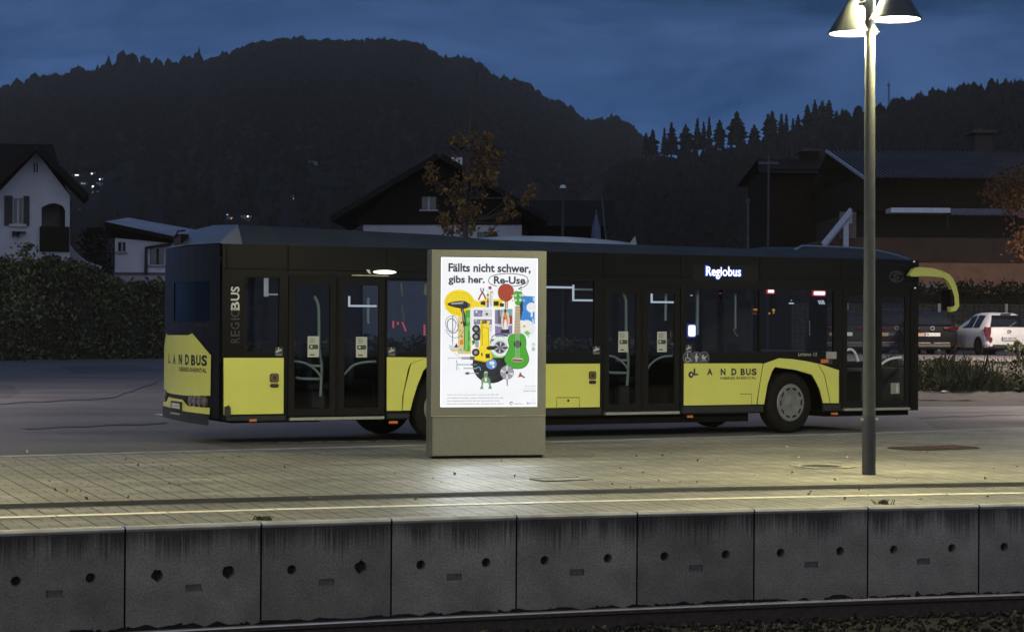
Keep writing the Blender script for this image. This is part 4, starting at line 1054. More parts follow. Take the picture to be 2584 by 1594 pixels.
# low roof hatch / cooling unit and aerial
a = bs(1360, 603, .8); b = bs(1601, 617, .8); g = MB(); n = 14; vs = []; fs = []
for i in range(n+1):
    q = i/n; u = a[0]-1.2+(b[0]-a[0]+1.2)*q; h = .1*math.sin(PI*min(1, q*1.02))**.5+.005
    z0 = ztop(u)
    vs += [(u, .5, z0), (u, .62, z0+h), (u, 1.9, z0+h), (u, 2.05, z0)]
for i in range(n):
    for j in range(3): fs.append((i*4+j, i*4+j+1, i*4+4+j+1, i*4+4+j))
g.add(vs, fs, M('roof_unit_blue_grey', (.28, .33, .4), .4, nvar=.1)); g.build('roof_unit', bus, smooth=40)
p = bs(1603, 617, .8); g = MB(); zt_ = ztop(p[0]); g.add([(p[0]-.14, .79, zt_), (p[0]+.03, .79, zt_), (p[0]+.03, .81, zt_), (p[0]-.14, .81, zt_), (p[0]-.0, .8, zt_+.17)], [(0, 1, 4), (1, 2, 4), (2, 3, 4), (3, 0, 4)], M('aerial_grey', (.2, .22, .26), .5)); g.build('aerial', bus)
# front roof fairing, shallow wedge with a bright upper edge
fp = [zd(285, 150), zd(345, 119), zd(560, 126), zd(790, 139), zd(880, 154), zd(1000, 182), zd(1080, 208), zd(1142, 242)]
pp = [bs(*p, .25) for p in fp]
g = MB(); n = len(pp); vs = []; fs = []
for (u, z) in pp:
    zc_ = max(z, ZT+.005)
    vs += [(u, .0, min(ZT+.005, zc_)), (u, .13, ZT+(zc_-ZT)*.75), (u, .25, zc_), (u, 1.275, zc_+.03), (u, 2.3, zc_), (u, 2.55, ZT)]
for i in range(n-1):
    for j in range(5): fs.append((i*6+j, i*6+j+1, i*6+6+j+1, i*6+6+j))
g.add(vs, fs, ROOFG); g.build('roof_fairing', bus, smooth=35)
g = MB(); g.tube([(u, .24, z+.012) for u, z in pp], .022, M('fairing_edge', (.14, .19, .3), .35, .2), 6); g.build('fairing_trim', bus, smooth=60)
# camera bracket on the rear roof slope
p = br(447, 600); v = p[0]
g = MB(); g.box(.0, .12, v-.18, v+.16, ZT+.05, ZT+.2, BLKM); g.tube([(.0, v+.1, ZT+.16), (-.02, v-.1, ZT+.24), (.05, v-.22, ZT+.25)], .012, BLKM); g.build('camera_housing', bus, bevel=.02)
# mirror arm at the front door corner
mo = [zd(1100, 320), zd(1130, 275), zd(1155, 264), zd(1190, 263), zd(1260, 270), zd(1330, 290), zd(1378, 312), zd(1405, 340), zd(1430, 395), zd(1446, 460), zd(1450, 540), zd(1430, 570), zd(1393, 580), zd(1386, 545), zd(1415, 530), zd(1412, 470), zd(1396, 410), zd(1370, 365), zd(1336, 337), zd(1230, 329), zd(1110, 330)]
MV = -.12
q_ = [bs(*p, MV) for p in mo]
g = MB(); g.prism(q_, side, MV-.03, MV+.06, YEL); o = g.build('mirror_arm', bus, bevel=.012)
mg = [bs(*p, MV) for p in (zd(1383, 425), zd(1398, 420), zd(1414, 470), zd(1418, 530), zd(1392, 565))]
g = MB(); g.prism(mg, side, MV-.03, MV+.2, BLKM); g.build('mirror', o)
g = MB(); a = bs(*zd(1115, 318), MV); g.box(a[0]+.0, a[0]+.25, -.06, .2, a[1]+.0, a[1]+.07, BLKM); g.build('mirror_mount', o)
# small lit marker on the front pillar
for x, y, r_ in ((1143, 410, .012), (1136, 224, .012)):
    c = ud(x, y); g = MB(); g.prism(ell(c[0], c[1], r_*1.3, r_, 8), side, -.02, 0, M('marker_glow', (1, .95, .75), emit=.4)); g.build('marker_light', bus)
# underbody
g = MB(); g.box(.3, UR-.75, .1, 2.45, .34, .42, UND); g.box(.3, 1.6, .35, 2.2, .30, .5, UND); g.box(UR+.75, UF-.75, .1, 2.45, .2, .33, UND); g.box(UF+.7, ULEN-.1, .1, 2.45, .25, .33, UND); g.build('underbody', bus)
for uu in (UR, UF):
    g = MB(); n = 12; vs = []; fs = []
    for i in range(n+1):
        a = PI*i/n
        for v in (.05, .75): vs.append((uu+.78*math.cos(a), v, .36+.82*math.sin(a)))
    for i in range(n): fs.append((2*i, 2*i+1, 2*i+3, 2*i+2))
    g.add(vs, fs, UND); g.box(uu-.8, uu+.8, .75, .8, .34, 1.2, UND)
    g.build('wheel_housing', bus, norm=False)
    g = MB(); g.add([(x, 2.55-y, z) for x, y, z in vs], fs, UND); g.box(uu-.8, uu+.8, 1.75, 1.8, .34, 1.2, UND); g.build('wheel_housing', bus, norm=False)
# wheels
def wheel(u, v, out, steer, name='wheel'):
    T = Matrix.Translation((u, v, .48)) @ Matrix.Rotation(steer, 4, 'Z') @ Matrix.Rotation(PI/2 if out < 0 else -PI/2, 4, 'X')
    g = MB(T); W_ = .14
    g.lathe([(.30, W_*.9), (.36, W_), (.43, W_*.98), (.465, W_*.8), (.48, W_*.55), (.48, -W_*.6), (.45, -W_), (.30, -W_)], RUB, 40)
    o = g.build(name, bus, smooth=35)
    g = MB(T); g.lathe([(.0, W_*.98), (.06, W_*.98), (.10, W_*.9), (.17, W_*.93), (.26, W_*1.02), (.285, W_*1.0), (.30, W_*.86)], HUB, 36)
    for i in range(10):
        a = 2*PI*i/10; c = Vector((.225*math.cos(a), .225*math.sin(a), W_*1.0))
        tx = Vector((-math.sin(a), math.cos(a), 0)); rx = Vector((math.cos(a), math.sin(a), .12))
        g.add([c+tx*.045+rx*.016, c-tx*.045+rx*.016, c-tx*.038-rx*.016, c+tx*.038-rx*.016], [(0, 1, 2, 3)], DARK)
    for i in range(10):
        a = 2*PI*(i+.5)/10; g.lathe([(.0, W_*.97), (.011, W_*.97), (.011, W_*.88)], HUB, 6, Matrix.Translation((.075*math.cos(a), .075*math.sin(a), .0)))
    g.build('wheel_cap', o, smooth=40, norm=False)
wheel(UF, .19, -1, R(10)); wheel(UF, 2.36, 1, R(10)); wheel(UR, .2, -1, 0); wheel(UR, 2.35, 1, 0)
# ------------------------------------------------------------------ back-lit advertising panel
def zb(x, y): return (1060+.3837*x, 600+.3837*y)
PO = gnd(*zb(70, 1452), PH); PA = R(14.0)
adv = thing('advertising_panel', 'tall grey metal display case with a brightly backlit recycling poster', 'advertising panel', PO, PA)
pw_ = 1.335
PSC = pxm(PO.y)
PHH = (1156.5-631)/PSC+.01
def pb(x, y): return ((x-70)/756*pw_, (1452-y)/1370*PHH)      # poster zoom pixels -> panel metres
def face(a, b, d): return (a, d, b)
CASE = M('case_grey_paint', (.17, .17, .145), .5, .25, nvar=.1, nscale=50, bump=.06, bscale=120)
CASED = M('case_side_dark', (.06, .062, .06), .5, .2, nvar=.15)
hb = pb(0, 1174)[1]
win = (pb(131, 0)[0], pb(771, 0)[0], pb(0, 1114)[1], pb(0, 131)[1])
g = MB(); g.prism(rect(0, pw_, hb+.006, PHH), face, 0, .25, CASE, [rect(*win)]); g.build('case', adv, bevel=.006)
g = MB(); g.box(.0, pw_, .012, .24, .03, hb, CASE); g.build('plinth', adv, bevel=.005)
g = MB(); g.box(.03, pw_-.03, .03, .22, 0, .03, DARK); g.build('foot', adv)
g = MB(); g.box(-.003, .02, .01, .245, .02, PHH-.01, CASED); g.build('side_profile', adv)
g = MB(); g.line([(0, hb+.003), (pw_, hb+.003)], .006, face, -.001, M('seam_highlight', (.5, .48, .36), .4)); g.build('seam', adv, norm=False)
# the print: one back-lit sheet, its colours are the print on it
PE = 1.0
def ink(name, c): return M('print_'+name, tuple(c), .3, emit=PE, nvar=.05, nscale=30)
WHT = M('print_white', (.93, .94, .97), .3, emit=.96, nvar=.03, nscale=3)
I = {k: ink(k, c) for k, c in dict(navy=(.010, .013, .035), yellow=(.86, .66, .012), yel2=(.55, .40, .006), red=(.36, .045, .02), green=(.055, .36, .02), gdark=(.02, .14, .02), leaf=(.18, .5, .1), black=(.012, .012, .016),
      grey=(.33, .33, .37), lgrey=(.62, .62, .66), dgrey=(.10, .10, .12), blue=(.03, .22, .62), blue2=(.10, .27, .62), wood=(.38, .27, .14), orange=(.65, .22, .03), purple=(.22, .19, .34), pale=(.78, .80, .80), mint=(.55, .74, .58), moss=(.16, .27, .15), cyan=(.10, .5, .62), text=(.05, .05, .065), tan=(.7, .55, .22), teal=(.2, .38, .36)).items()}
p = MB(); Z = [.03]
def lay(): Z[0] -= .0006; return Z[0]
def pol(pts, c, sm=0):
    q = [pb(*a) for a in pts]
    if sm: q = smooth_poly(q, sm)
    p.flat(q, face, lay(), I[c])
def circ(x, y, r, c, ry=None, rot=0, a0=0, a1=2*PI): pol(ell(x, y, r, ry or r, 26, a0, a1, rot), c)
def lin(pts, w, c, sm=True):
    q = [pb(*a) for a in pts]
    if sm and len(q) > 2:
        for _ in range(2):
            n = [q[0]]
            for i in range(len(q)-1):
                a, b = q[i], q[i+1]; n += [(a[0]*.75+b[0]*.25, a[1]*.75+b[1]*.25), (a[0]*.25+b[0]*.75, a[1]*.25+b[1]*.75)]
            q = n+[q[-1]]
    p.line(q, w*1.25*pw_/756, face, lay(), I[c])
def txt(s, x0, x1, y0, y1, c, bold=0.):
    a = pb(x0, y1); b = pb(x1, y0); p.text(s, a[0], b[0], a[1], b[1], face, lay(), I[c], bold)
p.flat(rect(*win), face, .03, WHT)
txt('Fällts nicht schwer,', 182, 724, 170, 236, 'navy', .03); txt('gibs her.', 182, 420, 250, 314, 'navy', .03)
lin([(600, 318), (640, 314), (690, 300), (711, 272), (690, 245), (600, 232), (520, 236), (460, 252), (442, 278), (455, 304), (500, 318)], 3.4, 'navy')
lin([(711, 276), (705, 300), (680, 322), (642, 335)], 3.4, 'navy'); lin([(665, 318), (642, 335), (668, 341)], 4, 'navy', False)
txt('Re-Use', 480, 688, 252, 303, 'navy', .03)
def z3(x, y): return ((1100+.2183*x-1060)/.3837, (710+.2183*y-600)/.3837)
def P3(*ps): return [z3(*q) for q in ps]
# yellow racket with its strings
pol(ell(*z3(265, 255), 100, 88, 30, 0, 2*PI, .15), 'yellow'); pol(ell(*z3(265, 255), 84, 72, 30, 0, 2*PI, .15), 'yel2')
pol(ell(*z3(265, 255), 82, 70, 30, 0, 2*PI, .15), 'yellow')
for k in range(-5, 6): lin([z3(265+28*k, 255-130+abs(k)*9), z3(265+28*k-8, 255+130-abs(k)*9)], 1.0, 'yel2', False)
for k in range(-4, 5): lin([z3(265-150+abs(k)*9, 255+28*k), z3(265+150-abs(k)*9, 250+28*k)], 1.0, 'yel2', False)
pol(P3((410, 200), (470, 235), (560, 205), (760, 205), (760, 300), (480, 300), (400, 300)), 'yellow')
pol(P3((505, 235), (560, 228), (560, 278), (505, 270)), 'black'); pol(P3((655, 230), (715, 230), (715, 282), (655, 282)), 'black')
# board game and comic behind
pol(P3((245, 410), (400, 405), (400, 842), (245, 842)), 'tan')
pol(P3((330, 335), (385, 335), (385, 812), (330, 812)), 'green')
for y in (420, 520, 690): pol(P3((345, y), (384, y), (384, y+55), (345, y+55)), 'leaf')
circ(*z3(280, 795), 9, 'cyan'); circ(*z3(285, 480), 7, 'red'); circ(*z3(270, 570), 7, 'leaf'); circ(*z3(290, 640), 6, 'red'); pol(P3((265, 690), (305, 670), (305, 735), (265, 735)), 'orange')
pol(P3((385, 310), (640, 305), (640, 640), (385, 640)), 'pale')
for x0, y0, x1, y1, c in ((425, 335, 525, 410, 'purple'), (532, 330, 635, 410, 'lgrey'), (425, 440, 635, 500, 'purple'), (590, 500, 640, 580, 'lgrey')): pol(P3((x0, y0), (x1, y0), (x1, y1), (x0, y1)), c)
for x, y, r, c in ((455, 355, 7, 'pale'), (490, 385, 8, 'grey'), (575, 380, 9, 'dgrey'), (605, 355, 6, 'pale'), (450, 455, 6, 'lgrey'), (560, 460, 8, 'dgrey'), (600, 470, 6, 'pale'), (520, 350, 5, 'dgrey')): circ(*z3(x, y), r, c)
pol(P3((655, 310), (880, 310), (880, 600), (665, 640)), 'pale')
pol(P3((668, 330), (870, 325), (870, 495), (668, 495)), 'dgrey'); pol(P3((668, 330), (700, 330), (700, 495), (668, 495)), 'purple'); pol(P3((725, 330), (800, 330), (770, 390), (725, 410)), 'teal'); pol(P3((810, 320), (870, 320), (870, 400), (830, 390)), 'teal')
pol(P3((835, 400), (870, 400), (870, 495), (835, 495)), 'red'); pol(P3((668, 505), (870, 500), (870, 600), (800, 640), (672, 640)), 'purple'); lin(P3((660, 505), (740, 525), (870, 500)), 4, 'pale')
# pliers, tube of paint, ping-pong bat
lin(P3((475, 218), (500, 160), (520, 130)), 8, 'red'); lin(P3((560, 205), (540, 160), (520, 130)), 8, 'red'); lin(P3((522, 135), (502, 110), (502, 78)), 6, 'dgrey'); lin(P3((515, 135), (532, 110), (532, 78)), 6, 'dgrey')
pol(P3((568, 95), (645, 105), (645, 300), (568, 300)), 'pale'); pol(P3((590, 58), (625, 58), (625, 92), (590, 92)), 'red')
for i, c in enumerate(('green', 'yellow', 'orange', 'red', 'purple', 'blue')): pol(P3((570, 145+26*i), (595, 145+26*i), (595, 171+26*i), (570, 171+26*i)), c)
for i in range(9): pol(P3((605, 155+15*i), (622+(i % 3)*4, 155+15*i), (622+(i % 3)*4, 163+15*i), (605, 163+15*i)), 'grey')
for i in range(4): pol(P3((608+9*i, 112), (612+9*i, 112), (612+9*i, 145), (608+9*i, 145)), 'red')
pol(P3((775, 230), (815, 230), (812, 310), (778, 310)), 'wood'); lin(P3((795, 240), (795, 305)), 4, 'tan', False)
pol(P3((690, 110), (720, 45), (790, 20), (860, 45), (888, 110), (870, 190), (820, 232), (765, 235), (705, 190)), 'red', 2)
pol(P3((715, 250), (770, 255), (765, 295), (720, 290)), 'navy')
# iron
pol(P3((782, 305), (820, 365), (838, 450), (820, 540), (810, 560), (750, 560), (738, 500), (735, 420), (755, 350)), 'lgrey', 2); pol(P3((782, 330), (808, 400), (815, 480), (800, 545), (765, 545), (752, 480), (757, 400)), 'orange', 2); pol(P3((785, 420), (805, 500), (795, 555), (775, 555), (765, 500)), 'pale', 1); circ(*z3(770, 425), 7, 'dgrey')
pol(P3((765, 345), (782, 305), (800, 345), (782, 370)), 'black'); pol(P3((735, 560), (825, 555), (830, 600), (730, 600)), 'black')
# blue book, ball and plate
pol(P3((950, 185), (990, 165), (1120, 170), (1125, 490), (1060, 455), (945, 450)), 'blue'); pol(P3((945, 240), (985, 230), (985, 330), (960, 440), (945, 420)), 'navy')
lin(P3((990, 300), (1050, 330), (1110, 440)), 5, 'blue2'); circ(*z3(1085, 300), 33, 'pale'); pol(P3((1078, 355), (1100, 355), (1100, 410), (1078, 410)), 'pale')
lin(P3((1105, 180), (1110, 225)), 5, 'pale', False); lin(P3((1100, 430), (1110, 475)), 5, 'pale', False)
circ(*z3(1030, 540), 54, 'pale'); circ(*z3(1030, 540), 50, 'lgrey'); circ(*z3(1030, 540), 49, 'pale'); circ(*z3(1000, 518), 10, 'yellow'); circ(*z3(1005, 516), 5, 'orange')
for x, y in ((1020, 590), (1040, 585), (1055, 600), (1030, 605)): circ(*z3(x, y), 8, 'leaf')
lin(P3((1040, 605), (1050, 645)), 5, 'leaf', False)
pol(P3((1088, 710), (1130, 710), (1130, 805), (1088, 805)), 'mint'); pol(P3((1090, 738), (1128, 738), (1128, 778), (1090, 778)), 'pale'); lin(P3((1090, 785), (1125, 785)), 2.5, 'gdark', False); lin(P3((1095, 770), (1122, 768)), 2, 'gdark', False)
# hair dryer
pol(P3((112, 258), (180, 238), (300, 225), (350, 250), (368, 280), (350, 310), (290, 325), (200, 305), (115, 285)), 'black', 1); pol(P3((150, 255), (300, 240), (330, 262), (160, 272)), 'grey'); pol(P3((300, 232), (330, 245), (345, 300), (300, 320), (285, 280)), 'navy'); circ(*z3(360, 280), 8, 'dgrey', 14)
lin(P3((275, 320), (300, 380), (300, 440), (312, 520), (325, 550)), 16, 'black'); lin(P3((285, 330), (292, 400), (305, 470)), 4, 'grey')
# cable, stand, small boat tape
lin([z3(165+75*math.cos(a)+6*math.sin(3*a), 500+100*math.sin(a)) for a in [2*PI*i/16 for i in range(17)]], 2.2, 'navy'); lin([z3(170+65*math.cos(a), 520+82*math.sin(a+.3)) for a in [2*PI*i/16 for i in range(17)]], 2.2, 'navy'); lin([z3(160+48*math.cos(a), 505+75*math.sin(a)) for a in [2*PI*i/16 for i in range(17)]], 2.2, 'navy')
lin(P3((90, 560), (140, 640), (200, 660), (260, 640), (295, 570)), 2.2, 'navy'); lin(P3((172, 400), (172, 700)), 5, 'purple', False); lin(P3((172, 690), (176, 740)), 3, 'dgrey', False)
pol(P3((130, 730), (240, 765), (240, 810), (160, 815), (130, 770)), 'lgrey', 1); pol(P3((140, 785), (240, 785), (240, 812), (165, 815)), 'tan'); pol(P3((190, 765), (215, 715), (238, 765)), 'navy')
# spring onion toy: long green rod
lin(P3((325, 520), (330, 640), (325, 800)), 24, 'gdark'); lin(P3((327, 520), (332, 640), (327, 800)), 17, 'leaf'); pol(P3((390, 690), (425, 670), (440, 715), (400, 740)), 'green'); circ(*z3(410, 700), 7, 'gdark')
# record with a blue label
circ(*z3(620, 960), 125, 'black'); pol(P3((600, 830), (750, 840), (755, 885), (625, 885)), 'leaf')
pol(P3((440, 930), (620, 905), (620, 900), (745, 885), (790, 1000), (700, 1120), (620, 1135), (520, 1100), (450, 1010)), 'black', 1)
for r_ in (96, 82): lin([z3(620+r_*1.76*math.cos(a), 965+r_*1.76*math.sin(a)) for a in [.5+1.9*i/12 for i in range(13)]], 1.2, 'dgrey')
circ(*z3(618, 955), 35, 'blue2'); pol(P3((590, 930), (640, 920), (660, 950), (630, 970), (600, 965)), 'pale', 1); circ(*z3(640, 985), 8, 'pale'); circ(*z3(618, 955), 3, 'black')
# toy dump truck standing on end
pol(P3((488, 450), (585, 460), (600, 770), (480, 770)), 'yellow'); pol(P3((500, 475), (515, 740)) + P3((510, 740), (495, 475)), 'yel2'); lin(P3((505, 470), (510, 745)), 7, 'yel2', False); lin(P3((578, 540), (588, 745)), 5, 'yel2', False); lin(P3((500, 530), (580, 538)), 4, 'yel2', False)
pol(P3((505, 455), (560, 458), (562, 490), (510, 490)), 'black'); lin(P3((515, 465), (555, 485)), 3, 'grey', False)
pol(P3((420, 500), (470, 510), (490, 560), (485, 680), (440, 690), (425, 600)), 'dgrey'); pol(P3((425, 690), (470, 690), (470, 765), (430, 765)), 'grey')
pol(P3((395, 790), (480, 765), (610, 765), (625, 900), (540, 932), (415, 905)), 'yellow'); pol(P3((545, 840), (595, 835), (600, 888), (550, 890)), 'black'); lin(P3((415, 905), (540, 930), (625, 895)), 5, 'yel2', False); lin(P3((610, 790), (625, 890)), 5, 'yel2', False); circ(*z3(505, 845), 5, 'black', 12)
for x, y in ((435, 552), (435, 640), (433, 822)): circ(*z3(x, y), 25, 'black'); circ(*z3(x, y), 12, 'grey'); circ(*z3(x, y), 8, 'dgrey'); circ(*z3(x, y), 4, 'lgrey')
# glass bowl with a whisk head
circ(*z3(715, 755), 68, 'mint'); circ(*z3(715, 755), 60, 'pale'); circ(*z3(715, 755), 47, 'mint'); circ(*z3(712, 765), 41, 'grey'); circ(*z3(712, 765), 38, 'dgrey')
for a in range(12): pol([z3(712, 765), z3(712+72*math.cos(a*.524), 765+60*math.sin(a*.524)), z3(712+72*math.cos(a*.524+.22), 765+60*math.sin(a*.524+.22))], 'lgrey' if a % 2 else 'black')
lin(P3((600, 720), (605, 660), (650, 610), (730, 605), (800, 640)), 4, 'navy'); lin(P3((610, 690), (635, 670)), 7, 'black', False); pol(P3((550, 765), (590, 745), (660, 750), (660, 790), (590, 795), (555, 785)), 'black', 1); pol(P3((780, 745), (805, 765), (785, 790)), 'black')
# ukulele
pol(P3((800, 640), (850, 600), (910, 615), (960, 595), (1010, 640), (1015, 720), (1010, 775), (1045, 860), (1050, 930), (1000, 1000), (910, 1018), (820, 1000), (760, 930), (755, 880), (800, 800), (815, 750), (800, 700)), 'gdark', 2)
pol(P3((804, 645), (850, 606), (910, 620), (960, 600), (1005, 645), (1010, 720), (1004, 778), (1038, 862), (1043, 926), (995, 992), (910, 1010), (824, 992), (767, 928), (762, 884), (806, 802), (821, 752), (806, 700)), 'green', 2)
circ(*z3(912, 725), 25, 'black'); pol(P3((882, 285), (938, 285), (944, 612), (872, 612)), 'wood')
for k in range(9): lin(P3((880, 318+33*k), (942, 318+33*k)), 1.6, 'tan', False)
for k in range(4): lin(P3((888+13*k, 290), (886+15*k, 900)), 1.0, 'lgrey', False)
pol(P3((865, 115), (900, 108), (920, 116), (962, 112), (958, 200), (935, 278), (885, 278), (862, 200)), 'green', 1)
for x, y in ((885, 162), (938, 160), (883, 218), (938, 215)): circ(*z3(x, y), 8, 'pale'); circ(*z3(x, y), 3, 'dgrey')
for x, y in ((845, 165), (978, 160), (848, 222), (980, 220)): circ(*z3(x, y), 6, 'tan')
lin(P3((890, 165), (935, 165)), 3, 'gdark'); pol(P3((838, 895), (865, 875), (975, 885), (980, 935), (840, 935)), 'wood', 1); pol(P3((850, 900), (965, 905), (960, 922), (850, 918)), 'dgrey'); lin(P3((855, 890), (970, 897)), 2.5, 'pale', False)
# tools to the left
lin(P3((110, 888), (260, 888)), 2.5, 'grey', False); lin(P3((260, 888), (400, 888)), 12, 'grey', False); lin(P3((360, 888), (412, 888)), 17, 'dgrey', False); lin(P3((180, 830), (220, 865), (270, 885)), 1.6, 'grey'); circ(*z3(112, 890), 6, 'lgrey')
lin(P3((205, 910), (212, 965), (205, 1025)), 4, 'grey'); lin(P3((212, 962), (370, 962)), 5, 'grey', False); lin(P3((260, 962), (370, 962)), 4, 'cyan', False); lin(P3((370, 962), (440, 962)), 9, 'dgrey', False); lin(P3((222, 990), (235, 1025)), 2, 'grey')
lin(P3((285, 1005), (440, 1005)), 5, 'grey', False); lin(P3((420, 1010), (470, 980), (480, 1030)), 4, 'cyan'); lin(P3((310, 1062), (350, 1062)), 12, 'dgrey', False); lin(P3((350, 1062), (460, 1062)), 4, 'grey', False)
for k in (-1, 0, 1): lin(P3((300, 1062+9*k), (335, 1062+9*k)), 2, 'dgrey', False)
# toy frog, moka pot top, small red toy
pol(P3((515, 1060), (540, 1030), (562, 1060), (560, 1100), (590, 1130), (598, 1200), (612, 1240), (570, 1242), (578, 1200), (565, 1165), (540, 1175), (515, 1165), (505, 1200), (512, 1242), (473, 1244), (490, 1200), (490, 1130), (520, 1100)), 'moss'); pol(P3((525, 1110), (555, 1110), (552, 1160), (528, 1160)), 'mint', 1)
circ(*z3(530, 1050), 4, 'pale'); circ(*z3(552, 1050), 4, 'pale'); lin(P3((530, 1080), (555, 1080)), 2.5, 'gdark', False)
circ(*z3(782, 1052), 46, 'dgrey')
for a in range(10): pol([z3(782, 1052), z3(782+78*math.cos(a*.628+.03), 1052+78*math.sin(a*.628+.03)), z3(782+78*math.cos(a*.628+.56), 1052+78*math.sin(a*.628+.56))], ('lgrey', 'grey', 'lgrey', 'grey', 'grey')[a % 5])
circ(*z3(782, 1052), 9, 'black'); lin(P3((782, 960), (782, 985)), 10, 'grey', False); lin(P3((784, 1130), (784, 1165)), 8, 'grey', False); lin(P3((784, 1160), (784, 1205)), 5, 'dgrey', False)
pol(P3((915, 1085), (935, 1060), (955, 1080), (980, 1100), (975, 1115), (945, 1098), (925, 1110)), 'red'); circ(*z3(935, 1062), 6, 'dgrey'); lin(P3((905, 1105), (925, 1095)), 3, 'navy', False); circ(*z3(978, 1108), 5, 'navy')
# small print
for i, (s_, x1) in enumerate((('Zu gut für die Tonne, zu viel für den Schrank? Gib dein', 690), ('unerhaltenes Geschirr, deinen Weihnachtsschmuck oder', 745), ('deine Bügelstation einfach bei der Sammelstelle deiner', 705), ('Gemeinde ab. Entlastend für dich, bereichernd für andere.', 752))):
    x, y = z3(95, 1300+35*i); x2, _ = z3(x1, 0); txt(s_, x, x2, y, y+9.5, 'text')
x, y = z3(985, 1203); txt('alle Sammelstellen', x, z3(1138, 0)[0], y, y+8, 'grey'); x, y = z3(970, 1232); txt('und Öffnungszeiten', x, z3(1130, 0)[0], y, y+8, 'grey'); x, y = z3(970, 1258); txt('umwelt-und-reuse', x, z3(1138, 0)[0], y, y+8, 'navy', .01)
lin([z3(832+17*math.cos(a), 1410+17*math.sin(a)) for a in [.8+4.9*i/14 for i in range(15)]], 3.6, 'black'); circ(*z3(838, 1410), 2.5, 'black')
lin(P3((855, 1402), (945, 1402)), 1.6, 'lgrey', False); lin(P3((858, 1416), (970, 1418)), 2.6, 'grey', False)
pol(P3((1013, 1400), (1030, 1400), (1030, 1424), (1013, 1424)), 'grey'); lin(P3((1005, 1390), (1050, 1420), (1100, 1425), (1138, 1410)), 1.6, 'grey'); x, y = z3(1040, 1398); lin(P3((1040, 1404), (1132, 1400)), 4, 'lgrey', False); lin(P3((1065, 1362), (1130, 1362)), 1.2, 'lgrey', False)
p.build('poster', adv, norm=False)
g = MB(); RIM = M('light_box_rim', (.86, .92, 1), emit=1.6, nvar=.02); e_ = .012
g.prism(rect(win[0]+.001, win[1]-.001, win[2]+.001, win[3]-.001), face, .0215, .0225, RIM, [rect(win[0]+e_, win[1]-e_, win[2]+e_*1.6, win[3]-e_)]); g.build('light_rim', adv)
g = MB(); g.prism(rect(win[0]-.0, win[1]+.0, win[2]-.0, win[3]+.0), face, .034, .05, CASED); g.build('light_box', adv)

bl = bpy.data.lights.new('poster_spill_light', 'AREA'); bl.shape = 'RECTANGLE'; bl.size = win[1]-win[0]-.03; bl.size_y = win[3]-win[2]-.03; bl.energy = 46; bl.color = (.84, .93, 1)  # added lamp in front of the sheet, throws its glow on the paving
blo = bpy.data.objects.new('poster_spill_light', bl); COL.objects.link(blo); blo.parent = adv; blo.location = ((win[0]+win[1])/2, -.004, (win[2]+win[3])/2); blo.rotation_euler = (R(-90), 0, 0)

# ------------------------------------------------------------------ platform lamp post with three conical heads
POST = M('lamp_post_paint', (.06, .063, .057), .5, .1, nvar=.12, nscale=12, bump=.04, bscale=60)
POSTD = M('lamp_post_paint_shaded', (.024, .028, .034), .5, .1, nvar=.2, nscale=10)  # same post paint, darkened for the fading light low down
SHADE = M('lamp_shade_paint', (.075, .08, .068), .45, .3, nvar=.15, nscale=40)
SHIN = M('lamp_shade_inside', (.85, .83, .72), .5, nvar=.03)
LENS = M('lamp_lens_glow', (1, .97, .86), emit=9, nvar=.02)
LB = gnd(2192.5, 1196.5, PH)
def lamp_post(loc, label, real=True, e=1., tilt=-.002, grp='platform lamp posts with conical heads'):
    o = thing('lamp_post', label, 'lamp post', loc, 0, grp)
    H = 5.05
    X = lambda z: tilt*z
    g = MB(); g.tube([(X(0), 0, 0), (X(.56), 0, .56)], .070, POSTD, 20); g.tube([(X(.56), 0, .56), (X(.6), 0, .6)], [.07, .066], POSTD, 20)
    g.build('pole_base', o, smooth=35)
    g = MB(); g.tube([(X(.6), 0, .6), (X(1.4), 0, 1.4), (X(2.6), 0, 2.6), (X(4.85), 0, 4.85)], [.0655, .0625, .0575, .05], POST, 20); g.build('pole', o, smooth=35)
    for sx in (-1, 1):
        g = MB(); g.tube([(sx*.06, -.02, .56), (sx*.09, -.02, .56)], .016, M('bolt_steel', (.25, .25, .24), .4, .6), 8); g.build('bolt', o)
    for (dx, dy, z, an) in ((-.135, .20, 4.53, 0), (.240, -.11, 4.63, 1), (.03, .02, 4.90, 2)):
        T = Matrix.Translation((X(z)+dx, dy, z)); r = .252
        g = MB(T); g.lathe([(r, 0), (r+.012, .0), (r+.012, .012), (.06, .345), (.0, .35)], SHADE, 36); g.lathe([(r, .001), (.05, .335)], SHIN, 36)
        h = g.build('lamp_head', o, smooth=30)
        g = MB(T); g.lathe([(0, -.004), (r*.62, .001), (r*.93, .012)], LENS, 30); g.build('lens', h, smooth=60, norm=False)
        g = MB(); g.tube([(X(z)+dx*.8, dy*.8, z+.29), (X(z+.3), 0, z+.31)], .022, SHADE, 8); g.build('bracket', h)
        if real or an < 2:
            l = bpy.data.lights.new('lamp_light', 'SPOT'); l.energy = 1080*e; l.spot_size = R(171); l.spot_blend = .2; l.color = (1, .91, .48); l.shadow_soft_size = .16
            lo_ = bpy.data.objects.new('lamp_light', l); COL.objects.link(lo_); lo_.parent = o; lo_.location = (X(z)+dx, dy, z-.03)
    return o
lamp_post(LB, 'grey lamp post with three cone shaped lit heads standing in front of the bus')
for ds in (-12.5, 12.5, -25):
    s, d = dpx(2192, 1196); q = ppt(s+ds, d+.3)
    lamp_post((q.x, q.y, PH), 'lit lamp post farther along the platform, beyond the picture frame', False, 1.9 if ds == -12.5 else 1.0)
